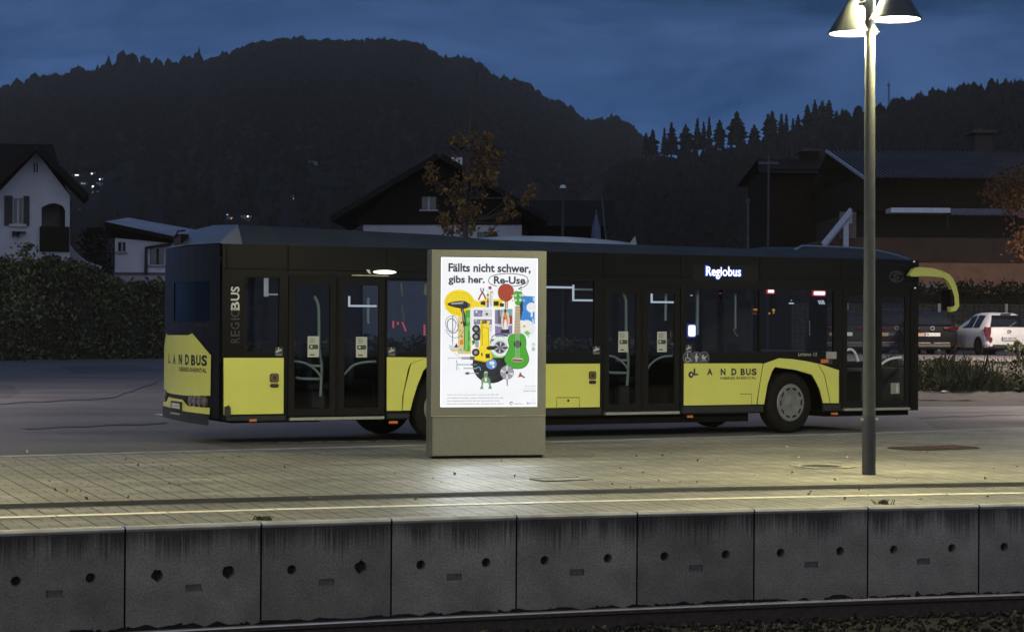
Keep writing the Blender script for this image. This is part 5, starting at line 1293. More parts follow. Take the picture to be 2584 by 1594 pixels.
# the opposite platform, where the photographer stands, has lamps of the same kind
g = MB(); g.add([(-60, -14, PH-.004), (60, -14, PH-.004), (60, 1.0, PH-.004), (-60, 1.0, PH-.004), (60, 1.0, -1), (-60, 1.0, -1)], [(0, 1, 2, 3), (3, 2, 4, 5)], COPE); struct(g.build('platform', norm=False))
for x, y, e in ((-9, -3.0, .24), (4.5, -3.6, .2)): lamp_post((x, y, PH), 'lit lamp post on the opposite platform, behind the photographer', True, e)
# covers in the platform
g = MB(); FRM = M('cover_frame', (.3, .285, .23), .6, nvar=.2, nscale=20); COV = M('cover_iron', (.05, .04, .035), .6, .3, nvar=.3, nscale=40, bump=.3, bscale=60)
c = gnd(2072, 1176.5, PH+.002); ax = Vector((math.cos(R(20)), math.sin(R(20)), 0)); ay = Vector((-ax.y, ax.x, 0))
def cf(a, b, d): q = c+ax*a+ay*b; return (q.x, q.y, PH+.003+d)
o = thing('manhole_cover', 'round iron manhole cover in a pale square frame on the paving', 'manhole cover', c)
g = MB(Matrix.Translation(-c)); g.prism(rect(-.26, .26, -.26, .26), cf, .006, -.0, FRM, [ell(0, 0, .225, .225, 28)]); g.build('frame', o)
g = MB(Matrix.Translation(-c)); g.flat(ell(0, 0, .222, .222, 28), cf, .003, COV)
for k in range(-4, 5): g.line([(-.19+abs(k)*.02, k*.045), (.19-abs(k)*.02, k*.045)], .012, cf, .008, COV)
g.build('lid', o, norm=False)
c = gnd(1398, 1206.5, PH+.002); g = MB(Matrix.Translation(-c)); ax = KD.copy(); ay = Vector((-ax.y, ax.x, 0))
g.prism(rect(-.27, .27, -.012, .012), cf, -.0, .008, COV); g.prism(rect(.24, .27, -.3, .0), cf, -.0, .004, COV)
g.prism(rect(-.27, .24, -.3, -.012), cf, .0, .006, M('cover_concrete', (.2, .19, .17), .75, nvar=.3, nscale=6, bump=.4))
tag(g.build('service_cover', loc=c), 'concrete service cover with a dark sunken rim below the poster', 'service cover')
c = gnd(2356, 1130, PH+.002); g = MB(Matrix.Translation(-c)); ax = KD.copy(); ay = Vector((-ax.y, ax.x, 0))
g.prism(rrect(-.55, .55, -.3, .3, .12), cf, 0, .008, COV)
for k in range(-9, 10): g.prism(rect(k*.055-.012, k*.055+.012, -.22, .22), cf, .008, .016, M('cover_rib', (.085, .05, .042), .6, .3, nvar=.3))
tag(g.build('drain_cover', loc=c, norm=False), 'wide ribbed brown iron drain cover near the kerb on the right', 'drain cover')
# fallen leaves and litter on the paving
LIT = M('leaf_litter', (.2, .13, .05), .8, nvar=.3); LITP = M('paper_litter', (.5, .48, .42), .8)
g = MB(); rr = random.Random(21)
for _ in range(90):
    x = rr.uniform(0, 2584); y = rr.uniform(1125, 1262)
    q = gnd(x, y, PH+.012)
    leaf(g, q, rr.uniform(.02, .05), LIT if rr.random() < .8 else LITP, rr)
tag(g.build('leaf_litter', norm=False), 'fallen brown leaves scattered over the paving', 'leaf litter', kind='stuff')
# ------------------------------------------------------------------ hills and their forest
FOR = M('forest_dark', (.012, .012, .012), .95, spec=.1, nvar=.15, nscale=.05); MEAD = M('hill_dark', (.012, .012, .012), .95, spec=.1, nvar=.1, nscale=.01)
D = 1.05426
SK1 = [(-900, 330), (-600, 300), (-300, 262), (-100, 240), (0, 222), (50, 212), (100, 197), (190, 184), (270, 176), (330, 173), (400, 168), (470, 160), (520, 150), (560, 132), (620, 112), (660, 106), (720, 102), (800, 112), (850, 109), (920, 107), (1000, 109), (1050, 148), (1100, 158), (1150, 168), (1200, 203), (1260, 213), (1300, 243), (1350, 265), (1400, 298), (1450, 298), (1480, 293), (1510, 313), (1540, 345), (1600, 420), (1800, 500), (2200, 560), (3500, 640)]
SK2 = [(300, 700), (900, 640), (1200, 560), (1400, 450), (1500, 398), (1560, 388), (1620, 387), (1680, 376), (1740, 365), (1800, 355), (1840, 349), (1900, 335), (1960, 314), (2000, 295), (2060, 272), (2100, 268), (2150, 260), (2200, 250), (2300, 230), (2400, 216), (2500, 208), (2700, 190), (3200, 170), (4200, 200)]
def interp(tb, x):
    if x <= tb[0][0]: return tb[0][1]
    for (a, p), (b, q) in zip(tb, tb[1:]):
        if a <= x <= b:
            t = (x-a)/(b-a); return p+(q-p)*t
    return tb[-1][1]
def sky_dir(tb, x):                                   # azimuth tan and elevation tan of the skyline
    d = ray(x*D, interp(tb, x)*D); return d.x/d.y, d.z/d.y
def hill(tb, x0, x1, n, R0, R1, name, step=14):
    T = []; g = MB(); rr = random.Random(3); vs = []
    for i in range(n+1):
        x = x0+(x1-x0)*i/n; a, e = sky_dir(tb, x); zr_ = EYE+R1*max(.003, e)
        for j in range(step+1):
            q = j/step; Y = R0+(R1-R0)*q
            z = zr_*q**1.12+(rr.uniform(-1, 1)*R1*.0012*(1 if 0 < j < step else 0))-.3*(1-q)
            vs.append((a*Y, Y, z))
        vs.append((a*(R1*1.06), R1*1.06, zr_*.85)); vs.append((a*(R1*1.14), R1*1.14, -5))
    m = step+3
    g.add(vs, [(i*m+j, (i+1)*m+j, (i+1)*m+j+1, i*m+j+1) for i in range(n) for j in range(m-1)], MEAD)
    return struct(g.build(name, smooth=60, norm=False))
H1 = (260, 1500); H2 = (150, 760)
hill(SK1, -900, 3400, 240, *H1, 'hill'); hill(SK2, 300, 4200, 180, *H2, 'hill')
def on_hill(tb, Hh, x, q):
    a, e = sky_dir(tb, x); Y = Hh[0]+(Hh[1]-Hh[0])*q; return Vector((a*Y, Y, (EYE+Hh[1]*max(.003, e))*q**1.12-.3*(1-q)))
def blob_tree(g, p, h, w, rr, mat, kind):
    n = 7
    if kind == 0:                                     # conifer: stacked ragged tiers
        k = 5; vs = []; fs = []
        for t in range(k):
            zb_ = h*(.1+.8*t/k); zt_ = min(h, zb_+h*.36); r = w*(1-t/k)*.5+w*.08; b = len(vs)
            for i in range(n):
                a = 2*PI*(i+rr.random()*.6)/n; f = rr.uniform(.7, 1.2); vs.append(p+Vector((r*f*math.cos(a), r*f*math.sin(a), zb_-h*.03*rr.random())))
            vs.append(p+Vector((0, 0, zt_)))
            fs += [(b+i, b+(i+1) % n, b+n) for i in range(n)]
    else:                                             # broad crown: lumpy ball
        vs = []; fs = []; m = 4
        for j in range(m+1):
            th = PI*j/m
            for i in range(n):
                a = 2*PI*i/n+j*.4; f = rr.uniform(.75, 1.2); vs.append(p+Vector((w*.5*f*math.sin(th)*math.cos(a), w*.5*f*math.sin(th)*math.sin(a), h*.55+h*.45*f*math.cos(th))))
        for j in range(m):
            for i in range(n): fs.append((j*n+i, j*n+(i+1) % n, (j+1)*n+(i+1) % n, (j+1)*n+i))
    g.add(vs, fs, mat)
# village clearings in the wood
CLEAR_ = [(165, 290, 425, 600), (280, 350, 470, 530), (700, 770, 478, 560), (555, 660, 530, 640), (765, 815, 400, 450)]
g = MB(); rr = random.Random(8)
x = -560
while x < 1625:                                       # trees along the skyline
    q = rr.uniform(.975, 1.005); p = on_hill(SK1, H1, x, min(1, q))
    big = rr.random() < .16; h = rr.uniform(8, 13)*(1.35 if big else 1)
    if 250 < x < 480 and rr.random() < .35: h *= 1.5
    blob_tree(g, p+Vector((0, 0, -9)), h, rr.uniform(6, 10)*(1.5 if big else 1), rr, FOR, 1 if rr.random() < .6 else 0); x += rr.uniform(1.6, 4.2)
for _ in range(17000):                                # and down the slope
    q = rr.random()**.85*.98+.01; p = on_hill(SK1, H1, rr.uniform(-300, 1560), q); f_ = .35+.65*q; X_ = 1292+5024*p.x/p.y; Y_ = 820-5024*(p.z+2-EYE)/p.y
    if any(a < X_ < b and c < Y_ < e for a, b, c, e in CLEAR_): continue
    blob_tree(g, p-Vector((0, 0, 2)), rr.uniform(5, 9)*f_, rr.uniform(4, 8)*f_, rr, FOR, int(rr.random() < .5))
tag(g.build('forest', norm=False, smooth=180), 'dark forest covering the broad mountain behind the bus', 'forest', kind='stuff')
g = MB(); x = 1500
while x < 2900:
    p = on_hill(SK2, H2, x, rr.uniform(.97, 1)); h = rr.uniform(3, 4.5)
    if x > 2130: h = rr.uniform(5, 9)
    blob_tree(g, p-Vector((0, 0, 5)), h+1.5, rr.uniform(3, 5.5), rr, FOR, 0 if rr.random() < .7 else 1); x += rr.uniform(2.5, 5.5)
for _ in range(3500):
    p = on_hill(SK2, H2, rr.uniform(1450, 2900), rr.uniform(.05, .97)); blob_tree(g, p-Vector((0, 0, 2)), rr.uniform(4, 7), rr.uniform(3, 5), rr, FOR, int(rr.random() < .4))
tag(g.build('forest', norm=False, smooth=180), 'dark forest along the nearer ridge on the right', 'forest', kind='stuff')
# the separate conifers standing up against the sky on the ridge (x, top y, base y, half width) in picture pixels
CON = M('conifer_needles', (.010, .011, .010), .95, nvar=.3, nscale=.6); BARK = M('bark_dark', (.03, .026, .022), .95, nvar=.3)
def conifer(x, yt, yb, w, label, dens=1., Y=None):
    Y = Y or H2[1]*.985; top = atY(x*D, yt*D, Y); bot = atY(x*D, yb*D, Y); h = top.z-bot.z; W_ = w*D/pxm(Y)*2
    o = thing('conifer_tree', label, 'tree', bot, 0, 'conifers on the ridge'); rr = random.Random(int(x*7))
    g = MB(); g.tube([(0, 0, -3), (rr.uniform(-.2, .2), 0, h*.5), (0, 0, h*.97)], [.4, .28, .05], BARK, 6); g.build('trunk', o)
    kf = rr.uniform(1.0, 1.5) if w < 12 else rr.uniform(1.4, 2.6); ke = rr.uniform(.6, .95); g = MB(); n = int(26*dens)
    for t in range(n):
        f = (t+rr.random())/n; z = h*(.12+.88*f); r = W_*.56*(min(1, (1-f)*kf)**ke)*rr.uniform(.4, 1.2)*(1+.25*math.sin(t*1.7+x))+.3
        for k in range(12):
            if rr.random() < .1: continue
            a = rr.uniform(0, 2*PI); l = r*rr.uniform(.55, 1.1); dx, dy = math.cos(a), math.sin(a); s = l*.26+.3
            tip = Vector((dx*l, dy*l, z-l*.35)); mid = Vector((dx*l*.55, dy*l*.55, z-l*.1)); sd = Vector((-dy, dx, 0))*s; rt = Vector((0, 0, z+.25))
            g.add([rt, mid+sd, tip, mid-sd, mid+Vector((0, 0, -s*1.2))], [(0, 1, 2, 3), (0, 1, 4), (0, 3, 4), (1, 2, 4), (3, 2, 4)], CON)
    g.build('crown', o, norm=False)
    return o
for x, yt, yb, w, lab in ((1546, 318, 372, 8, 'small slim conifer at the foot of the ridge, leftmost of the row'), (1562, 310, 372, 12, 'short bushy conifer second in the ridge row'), (1590, 306, 374, 8, 'thin conifer beside a taller spreading one'), (1607, 292, 376, 15, 'spreading conifer with drooping branches before the gap of sky'), (1641, 297, 372, 17, 'wide conifer just past the gap of sky in the ridge row'), (1669, 284, 364, 13, 'tall conifer leaning on a thinner neighbour on the ridge'), (1684, 292, 362, 7, 'thin gappy conifer with sky showing through'),
        (1697, 281, 360, 11, 'pointed dense conifer before the pair with a slit of sky'), (1722, 286, 358, 12, 'blunt dense conifer left of the slit of sky'), (1752, 285, 352, 9, 'lower conifer growing against the broad column tree'), (1763, 266, 350, 20, 'broad column shaped conifer with a flat top'), (1805, 298, 350, 12, 'short triangular conifer alone in the dip of the ridge'), (1838, 272, 340, 12, 'left tree of the close clump on the ridge'), (1848, 266, 340, 12, 'highest spire of the close clump on the ridge'), (1870, 272, 335, 10, 'conifer with rounded top right of the close clump'), (1882, 274, 335, 8, 'narrow pointed conifer right of the close clump'), (1898, 284, 330, 8, 'small spire left of the big dark clump'), (1910, 275, 328, 11, 'conical tree touching the big dark clump'),
        (1932, 250, 320, 13, 'left shoulder tree of the big dark clump'), (1950, 239, 318, 14, 'tallest left spire of the big dark clump'), (1968, 241, 316, 14, 'middle spire of the big dark clump'), (1984, 240, 312, 13, 'right spire of the big dark clump'), (2002, 266, 305, 9, 'small tree right under the big dark clump'), (2016, 262, 300, 8, 'lone small spire between the clump and the lamp post'), (2331, 196, 236, 13, 'tall lone fir standing clear above the right ridge'), (2374, 212, 232, 8, 'pointed fir on the crest right of the lone tall fir'), (2428, 198, 222, 8, 'small fir on the crest at the far right')):
    conifer(x, yt, yb, w, lab, 1.25)
MET = M('mast_steel', (.07, .08, .09), .6, .4)
bt = atY(2127*D, 268*D, H2[1]*.99); tp = atY(2128*D, 200*D, H2[1]*.99); h = tp.z-bt.z
o = thing('radio_mast', 'slender lattice radio mast on the ridge right of the lamp post', 'mast', bt)
g = MB(); r_ = .45
for k in range(3):
    a = 2*PI*k/3; g.tube([(r_*math.cos(a), r_*math.sin(a), -3), (r_*.5*math.cos(a), r_*.5*math.sin(a), h)], .1, MET, 5)
for i in range(16):
    z = h*i/16; f = r_*(1-.5*i/16)
    for k in range(3):
        a, b = 2*PI*k/3, 2*PI*(k+1)/3; g.tube([(f*math.cos(a), f*math.sin(a), z), (f*math.cos(b), f*math.sin(b), z+h/16)], .06, MET, 4)
g.build('lattice', o); g = MB(); g.tube([(0, 0, h), (0, 0, h+1.6)], .08, MET, 5); g.box(-.7, .5, -.2, .2, h-.9, h-.3, MET); g.build('antenna', o)

# ------------------------------------------------------------------ village houses far up the slope, some with lit windows
WALLF = M('far_wall_pale', (.3, .3, .3), .9, nvar=.15); WALLD = M('far_wall_dark', (.1, .1, .1), .9); ROOFF = M('far_roof', (.12, .13, .15), .8, nvar=.2); ROOFB = M('far_roof_metal', (.35, .37, .42), .6)
GLOW = M('lit_window', (1, .93, .78), emit=2.4, nvar=.02); GLOWO = M('lit_window_orange', (1, .6, .3), emit=1.8, nvar=.02); GLOWR = M('lit_window_red', (1, .3, .12), emit=1.0, nvar=.02)
def hill_hit(px, py):
    lo = H1[0]; best = None; d = ray(px, py)
    x = px/D
    a, e = sky_dir(SK1, x); zr_ = EYE+H1[1]*max(.003, e)
    for k in range(400):
        Y = H1[0]+(H1[1]-H1[0])*k/400; q = (Y-H1[0])/(H1[1]-H1[0]); z = zr_*q**1.12-.3*(1-q); zz = EYE+d.z/d.y*Y
        if z >= zz: return Vector((d.x/d.y*Y, Y, zz))
    return Vector((d.x/d.y*900, 900, EYE+d.z/d.y*900))
def far_house(px, py, wpx, mat, roof, lights, label):
    p = hill_hit(px, py); s = 1/pxm(p.y); w = wpx*s; o = thing('far_house', label, 'house', p-Vector((0, 0, w*.5)), 0, 'village houses on the slope')
    hgt = w*.55
    g = MB(); g.box(-w/2, w/2, -w*.35, w*.35, -3, hgt, mat); g.add([(-w/2, -w*.352, hgt), (w/2, -w*.352, hgt), (w/2, w*.35, hgt), (-w/2, w*.35, hgt), (-w/2, 0, hgt*1.45), (w/2, 0, hgt*1.45)], [(0, 4, 3), (1, 2, 5)], mat); g.build('wall', o)
    g = MB(); e = w*.06
    g.add([(-w/2-e, -w*.42, hgt-.1), (w/2+e, -w*.42, hgt-.1), (w/2+e, 0, hgt*1.5), (-w/2-e, 0, hgt*1.5), (w/2+e, w*.42, hgt-.1), (-w/2-e, w*.42, hgt-.1)], [(0, 1, 2, 3), (3, 2, 4, 5)], roof); g.build('roof', o)
    for lx, ly, lw, lh, lm in lights:
        g = MB(); X0 = (lx-px)*s; Z0 = (py-ly)*s+w*.5; g.box(X0-lw*s/2, X0+lw*s/2, -w*.35-.12, -w*.35-.04, Z0-lh*s/2, Z0+lh*s/2, lm); g.build('window', o)
far_house(195, 443, 14, WALLD, ROOFF, [(195, 442.5, 9, 2.2, GLOW), (184, 442, 2, 1.6, M('lit_window_dim', (.5, .55, .7), emit=.35))], 'far hillside house with one long lit window, upper left of the village')
far_house(235, 439, 12, WALLD, ROOFF, [(232.7, 438.7, 3.4, 3, GLOW), (238.5, 437.8, 2, 2, M('lit_window_dim'))], 'highest far house with two small lights close together')
far_house(255, 453, 12, WALLD, ROOFF, [(253, 453, 3.4, 2.8, GLOW), (259, 452, 2.4, 2.6, M('lit_window_dim'))], 'far house with two lights at the right of the village')
far_house(211, 464, 16, WALLD, ROOFF, [(209, 463.4, 5, 1.4, M('lit_window_soft', (.9, .9, .9), emit=.7)), (215, 464.4, 3, 1.4, M('lit_window_soft'))], 'far house with a dim broken row of lit windows')
far_house(236, 472, 11, WALLD, ROOFF, [(235.6, 471.3, 4.4, 4.4, GLOW)], 'far house with a single bright white lamp in mid village')
far_house(243, 488, 18, WALLF, ROOFB, [], 'pale unlit far house with a bluish roof in mid village')
far_house(246, 505, 17, WALLF, ROOFB, [(250, 503.5, 4, 3, GLOWO), (256.5, 502.5, 2.4, 2.4, M('lit_window_dim'))], 'far house with an orange light beside a pale wall')
far_house(252, 467, 16, WALLF, ROOFF, [(246, 461.5, 1.6, 1.6, M('lit_window_dim')), (252.5, 461.5, 2, 2, M('lit_window_dim'))], 'dim bluish far house just right of the bright lamp')
far_house(196, 531, 14, WALLD, ROOFF, [(194, 529, 4.2, 4.2, GLOW)], 'nearest far house with a bright lamp above its blue roof')
far_house(733, 498, 16, WALLD, ROOFF, [(727, 493, 2.2, 2.4, M('lit_window_soft')), (740.5, 502.5, 2.6, 2.4, GLOW)], 'lone farmhouse with two tiny lights on the bare slope above the bus roof')
far_house(588, 555, 26, WALLD, ROOFF, [(587, 552.5, 7, 4.5, GLOWR), (575, 542.5, 3, 2.6, M('lit_window_soft'))], 'far house with a red light just above the bus roof')
far_house(620, 551, 24, WALLD, ROOFF, [(612, 555, 3.2, 3.2, GLOW), (626.5, 546.5, 3.4, 3, GLOW), (635, 547, 1.8, 1.8, M('lit_window_dim'))], 'far house with two white lights just above the bus roof')
far_house(312, 487, 26, WALLF, ROOFB, [], 'long low pale shed on the slope right of the village')
far_house(790, 413, 20, WALLF, ROOFF, [], 'faint lone hut high on the dark slope')

# ------------------------------------------------------------------ houses near the road
STUC = M('white_stucco', (.40, .42, .47), .9, nvar=.1, nscale=.8, bump=.15, bscale=30); STUC2 = M('pink_stucco', (.38, .34, .40), .9, nvar=.1, nscale=.8)
TILE = M('dark_roof_tiles', (.014, .0135, .013), .9, spec=.12, nvar=.35, nscale=3, bump=.3, bscale=8, stretch=(1, 1, 3)); WOOD = M('dark_timber', (.013, .011, .009), .9, spec=.1, nvar=.3, nscale=4, stretch=(6, 6, .6))
SHUT = M('dark_shutter', (.02, .02, .022), .7); WFR = M('window_frame_white', (.3, .31, .34), .5); WGL = M('dark_window_glass', (.02, .024, .03), .08, nvar=.2, coat=.6)
ROOFM = M('blue_sheet_roof', (.3, .32, .38), .5, nvar=.25, nscale=1.2)
def frame_at(Y, x0=None):
    """house frame: local (pixel x, pixel y, depth) -> metres from the origin of the house"""
    o0 = atY(x0, 820, Y); o0.z = 0
    def f(x, y, d=0.): q = atY(x, y, Y); return Vector((q.x-o0.x, d, q.z))
    return o0, f
def z5(x, y): return (.3837*x, 320+.3837*y)
# white gabled house on the left
o0, f = frame_at(92, 60)
hA = thing('gabled_house', 'white gabled house with dark shutters and an arched balcony at the left edge', 'house', o0, R(12))
fp = lambda a, b, d: f(a, b, d)
arch = [z5(270, 820), z5(270, 530)]+[z5(270+155*i/10, 530-30*math.sin(PI*i/10)-0) for i in range(1, 10)]+[z5(422, 548), z5(422, 820)]
winp = [z5(85, 470), z5(155, 470), z5(155, 640), z5(85, 640)]
gab = [z5(-420, 1500), z5(-420, 800), z5(-10, 440), z5(240, 165), z5(452, 450), z5(452, 1500)]
slits = [[z5(a, 237), z5(a+9, 237), z5(a+9, 300), z5(a, 300)] for a in (219, 237)]
g = MB(); g.prism(gab, fp, 0, .35, STUC, [arch, winp]+slits)
a = f(*z5(452, 500)); b = f(*z5(-420, 900)); g.build('wall', hA)
g = MB(); g.box(b.x, a.x-.1, 3.5, 3.8, -1, a.z-.5, WOOD); g.box(a.x-.45, a.x-.1, .35, 3.5, -1, f(*z5(452, 470)).z, WOOD); g.build('rear_wall', hA)
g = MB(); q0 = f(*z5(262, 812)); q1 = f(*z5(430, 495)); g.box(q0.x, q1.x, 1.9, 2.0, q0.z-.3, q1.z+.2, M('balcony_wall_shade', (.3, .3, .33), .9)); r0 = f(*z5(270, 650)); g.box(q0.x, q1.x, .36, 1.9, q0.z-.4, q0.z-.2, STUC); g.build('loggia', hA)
g = MB(); q0 = f(*z5(258, 818)); q1 = f(*z5(450, 655)); g.box(q0.x, q1.x, -.12, .04, q0.z, q1.z, WOOD)
for k in range(6): x_ = q0.x+(q1.x-q0.x)*(k+.5)/6; g.box(x_-.1, x_+.1, -.15, -.12, q0.z+.08, q1.z-.08, WOOD)
q2 = f(*z5(390, 600)); g.box(q2.x-.12, q1.x-.5, .3, .4, q1.z, q2.z, WOOD)
g.build('balcony', hA)
g = MB(); a = f(*z5(85, 640)); b = f(*z5(155, 470)); g.prism(rect(a.x, b.x, a.z, b.z), lambda x, y, d: (x, d, y), .08, .14, WFR, [rect(a.x+.06, (a.x+b.x)/2-.05, a.z+.06, b.z-.06), rect((a.x+b.x)/2+.05, b.x-.06, a.z+.06, b.z-.06)]); o = g.build('window', hA)
g = MB(); g.box(a.x, b.x, .15, .17, a.z, b.z, WGL); g.build('pane', o); g = MB(); g.box(a.x-.15, b.x+.15, -.12, .1, a.z-.12, a.z, M('sill_stone', (.4, .4, .4), .8)); g.build('sill', o)
for x0, x1 in ((32, 85), (155, 193)):
    a = f(*z5(x0, 650)); b = f(*z5(x1, 455)); g = MB(); g.box(a.x, b.x, -.07, -.01, a.z, b.z, SHUT)
    for k in range(9): z_ = a.z+(b.z-a.z)*(k+.5)/9; g.box(a.x+.08, b.x-.08, -.085, -.07, z_-.03, z_+.03, SHUT)
    g.build('shutter', hA)
a = f(*z5(82, 722)); b = f(*z5(170, 690)); g = MB(); g.box(a.x, b.x, -.3, 0, b.z-.06, b.z, WOOD); g.box(a.x+.02, a.x+.1, -.25, 0, a.z, b.z, WOOD); g.box(b.x-.4, b.x-.3, -.25, 0, a.z, b.z, WOOD); g.build('flower_shelf', hA)
# roofs: front gable overhanging, and the main ridge running left
ap = f(*z5(265, 130)); rv = f(*z5(545, 470)); lv = f(*z5(-60, 450)); lv2 = f(*z5(-460, 800))
def slab(g, A, B, y0, y1, th, mat):
    n = Vector((A.z-B.z, 0, B.x-A.x)).normalized()*th
    if n.z < 0: n = -n
    vs = []
    for y in (y0, y1):
        for p_ in (A, B): vs += [(p_.x, y, p_.z), (p_.x+n.x, y, p_.z+n.z)]
    g.add(vs, [(0, 1, 3, 2), (4, 6, 7, 5), (0, 4, 5, 1), (2, 3, 7, 6), (1, 5, 7, 3), (0, 2, 6, 4)], mat)
g = MB(); slab(g, f(*z5(240, 165)), rv, -.9, 4, .28, TILE); slab(g, f(*z5(240, 165)), lv, -.9, 4, .28, TILE); slab(g, lv, lv2, -.9, 4, .28, TILE)
g.build('roof', hA)
g = MB(); a = f(*z5(335, 88)); b = f(*z5(-500, 88)); c_ = f(*z5(215, 190)); g.add([(a.x, 3.2, a.z+.1), (b.x, 3.2, b.z+.1), (b.x, .6, f(*z5(0, 420)).z), (f(*z5(60, 420)).x, .6, f(*z5(0, 420)).z), (rv.x-.6, 6.5, rv.z), (b.x, 6.5, rv.z), (rv.x-1.2, .6, rv.z+.9)], [(0, 1, 2, 3), (0, 1, 5, 4), (0, 4, 6, 3)], TILE); g.build('roof', hA)
# low white house behind the bus's rear end
o0, f = frame_at(99, 350)
STUCB = M('white_stucco_cool', (.56, .58, .66), .9, nvar=.12, nscale=.8, bump=.15, bscale=30)
hB = thing('bungalow', 'low white house with a bluish sheet roof between hedge and bus', 'house', o0)
a = f(*z5(755, 1035)); b = f(*z5(1500, 735))
def hole(x0, y0, x1, y1): p_ = f(*z5(x0, y1)); q = f(*z5(x1, y0)); return rect(p_.x, q.x, p_.z, q.z)
hs = [hole(775, 758, 826, 818), hole(985, 800, 1082, 905)]
g = MB(); g.prism([(a.x, -1), (b.x, -1), (b.x, f(*z5(1500, 800)).z), (a.x, b.z)], lambda x, y, d: (x, d, y), 0, .3, STUCB, hs); g.box(a.x, a.x+.3, .3, 9, -1, b.z, STUC); g.build('wall', hB)
g = MB(); p_ = f(*z5(755, 1040)); q = f(*z5(1500, 968)); g.box(a.x-.02, b.x, -.06, -.002, -1, q.z, STUC2); g.box(a.x-.05, b.x, -.1, -.05, q.z-.06, q.z+.06, M('grey_band', (.1, .1, .12), .8)); g.build('wall_base', hB)
for h_ in hs:
    g = MB(); x0, x1, z0, z1 = h_[0][0], h_[1][0], h_[0][1], h_[2][1]; g.box(x0, x1, .14, .16, z0, z1, WGL); g.box((x0+x1)/2-.05, (x0+x1)/2+.05, .08, .14, z0, z1, WFR if x0 < hs[1][0][0] else SHUT); g.box(x0-.1, x1+.1, -.1, .1, z0-.1, z0, WFR); g.build('window', hB)
g = MB(); q = f(*z5(965, 970)); q2 = f(*z5(1010, 770)); g.tube([(q2.x+1, -.25, q2.z), (q.x, -.2, q2.z-.2), (q.x, -.2, q.z)], .09, SHUT, 6); g.build('drainpipe', hB)
rp_ = [z5(*p_) for p_ in ((725, 622), (748, 600), (800, 597), (1000, 648), (1175, 690), (1520, 760), (1520, 800), (1150, 720), (960, 695))]
g = MB(); q = [f(*p_) for p_ in rp_]
e0 = f(*z5(700, 626)); e1 = f(*z5(1520, 800)); wz0 = f(*z5(755, 732)).z; wz1 = f(*z5(1500, 806)).z; r0 = f(*z5(770, 596)); r1 = f(*z5(1520, 745))
g.add([(e0.x, -.5, e0.z), (e1.x, -.5, e1.z), (r1.x, 2.4, r1.z+.25), (r0.x+.1, 2.4, r0.z+.12), (e0.x, -.5, e0.z-.3), (e1.x, -.5, e1.z-.3), (e0.x+.6, 9.5, e0.z-.5), (e1.x, 9.5, e1.z-.5)], [(0, 1, 2, 3)], ROOFM)
g.add([(e0.x, -.5, e0.z), (e1.x, -.5, e1.z), (e0.x, -.5, e0.z-.22), (e1.x, -.5, e1.z-.22), (a.x-.3, .1, wz0), (e1.x, .1, wz1), (e0.x, 2, e0.z)], [(0, 1, 3, 2), (2, 3, 5, 4), (0, 2, 4, 6)], WOOD)
g.add([(r1.x, 2.4, r1.z+.25), (r0.x+.1, 2.4, r0.z+.12), (e0.x+.3, 9.5, e0.z-.2), (e1.x, 9.5, e1.z-.6)], [(0, 1, 2, 3)], ROOFM); g.build('roof', hB)
# small sloping garden wall beside the gabled house
o0, f = frame_at(96, 200); q = [f(*z5(*p_)) for p_ in ((445, 760), (480, 815), (560, 880), (660, 915), (660, 935), (560, 915), (470, 870), (440, 830))]
g = MB(); g.prism([(p_.x, p_.z) for p_ in q], lambda x, y, d: (x, d, y), 0, .3, STUC); tag(g.build('garden_wall', loc=o0), 'small white curved stair wall beside the arched balcony', 'wall')
# dark timber chalet behind the bus
o0, f = frame_at(108, 1110)
def z4(x, y): return (850+.3264*x, 300+.3264*y)
hC = thing('chalet', 'large dark timber chalet with a broad gable, white base and small chimney', 'house', o0)
gb = [z4(215, 815), z4(430, 545), z4(800, 330), z4(1580, 800), z4(1425, 815)]
g = MB(); pr = [(f(*p_).x, f(*p_).z) for p_ in (z4(120, 818), z4(420, 552), z4(800, 335), z4(1300, 625), z4(1425, 720), z4(1425, 818))]
w1 = hole_c = None
def hc(x0, y0, x1, y1): p_ = f(*z4(x0, y1)); q = f(*z4(x1, y0)); return rect(p_.x, q.x, p_.z, q.z)
w1 = hc(655, 600, 768, 700); w2_ = hc(1082, 874, 1240, 1000)
F2 = lambda x, y, d: (x, d, y)
g.prism(pr, F2, 0, .3, WOOD, [w1])
for k in range(26):
    x_ = pr[0][0]+(pr[-1][0]-pr[0][0])*k/26; g.box(x_, x_+.05, -.03, 0, pr[0][1], pr[0][1]+.9, WOOD)
g.build('timber_gable', hC)
p_ = f(*z4(200, 1400)); q = f(*z4(1430, 818)); g = MB(); g.prism(rect(p_.x, q.x, -1, q.z-.01), F2, .05, .4, STUC, [w2_]); g.box(p_.x, q.x, 9, 9.4, -1, q.z, STUC); g.box(q.x-.4, q.x, .4, 9, -1, q.z, STUC); g.box(p_.x, p_.x+.4, .4, 9, -1, q.z, STUC); g.build('white_base', hC)
g = MB(); g.box(p_.x+.2, q.x-.2, 8.8, 9., q.z, f(*z4(800, 560)).z, WOOD); g.build('timber_back', hC)
for w_, nm in ((w1, 0), (w2_, 1)):
    x0, x1, z0, z1 = w_[0][0], w_[1][0], w_[0][1], w_[2][1]; g = MB(); g.box(x0, x1, .18, .2, z0, z1, WGL); g.box((x0+x1)/2-.06, (x0+x1)/2+.06, .08, .18, z0, z1, WFR); g.box(x0-.12, x1+.12, -.15, .05, z0-.1, z0, M('sill_grey', (.3, .3, .32), .8)); g.build('window', hC)
A = f(*z4(800, 318)); Bl = f(*z4(-20, 800)); Br = f(*z4(1620, 805)); g = MB(); slab(g, A, Bl, -1.3, 10.5, .3, TILE); slab(g, A, Br, -1.3, 10.5, .3, TILE)
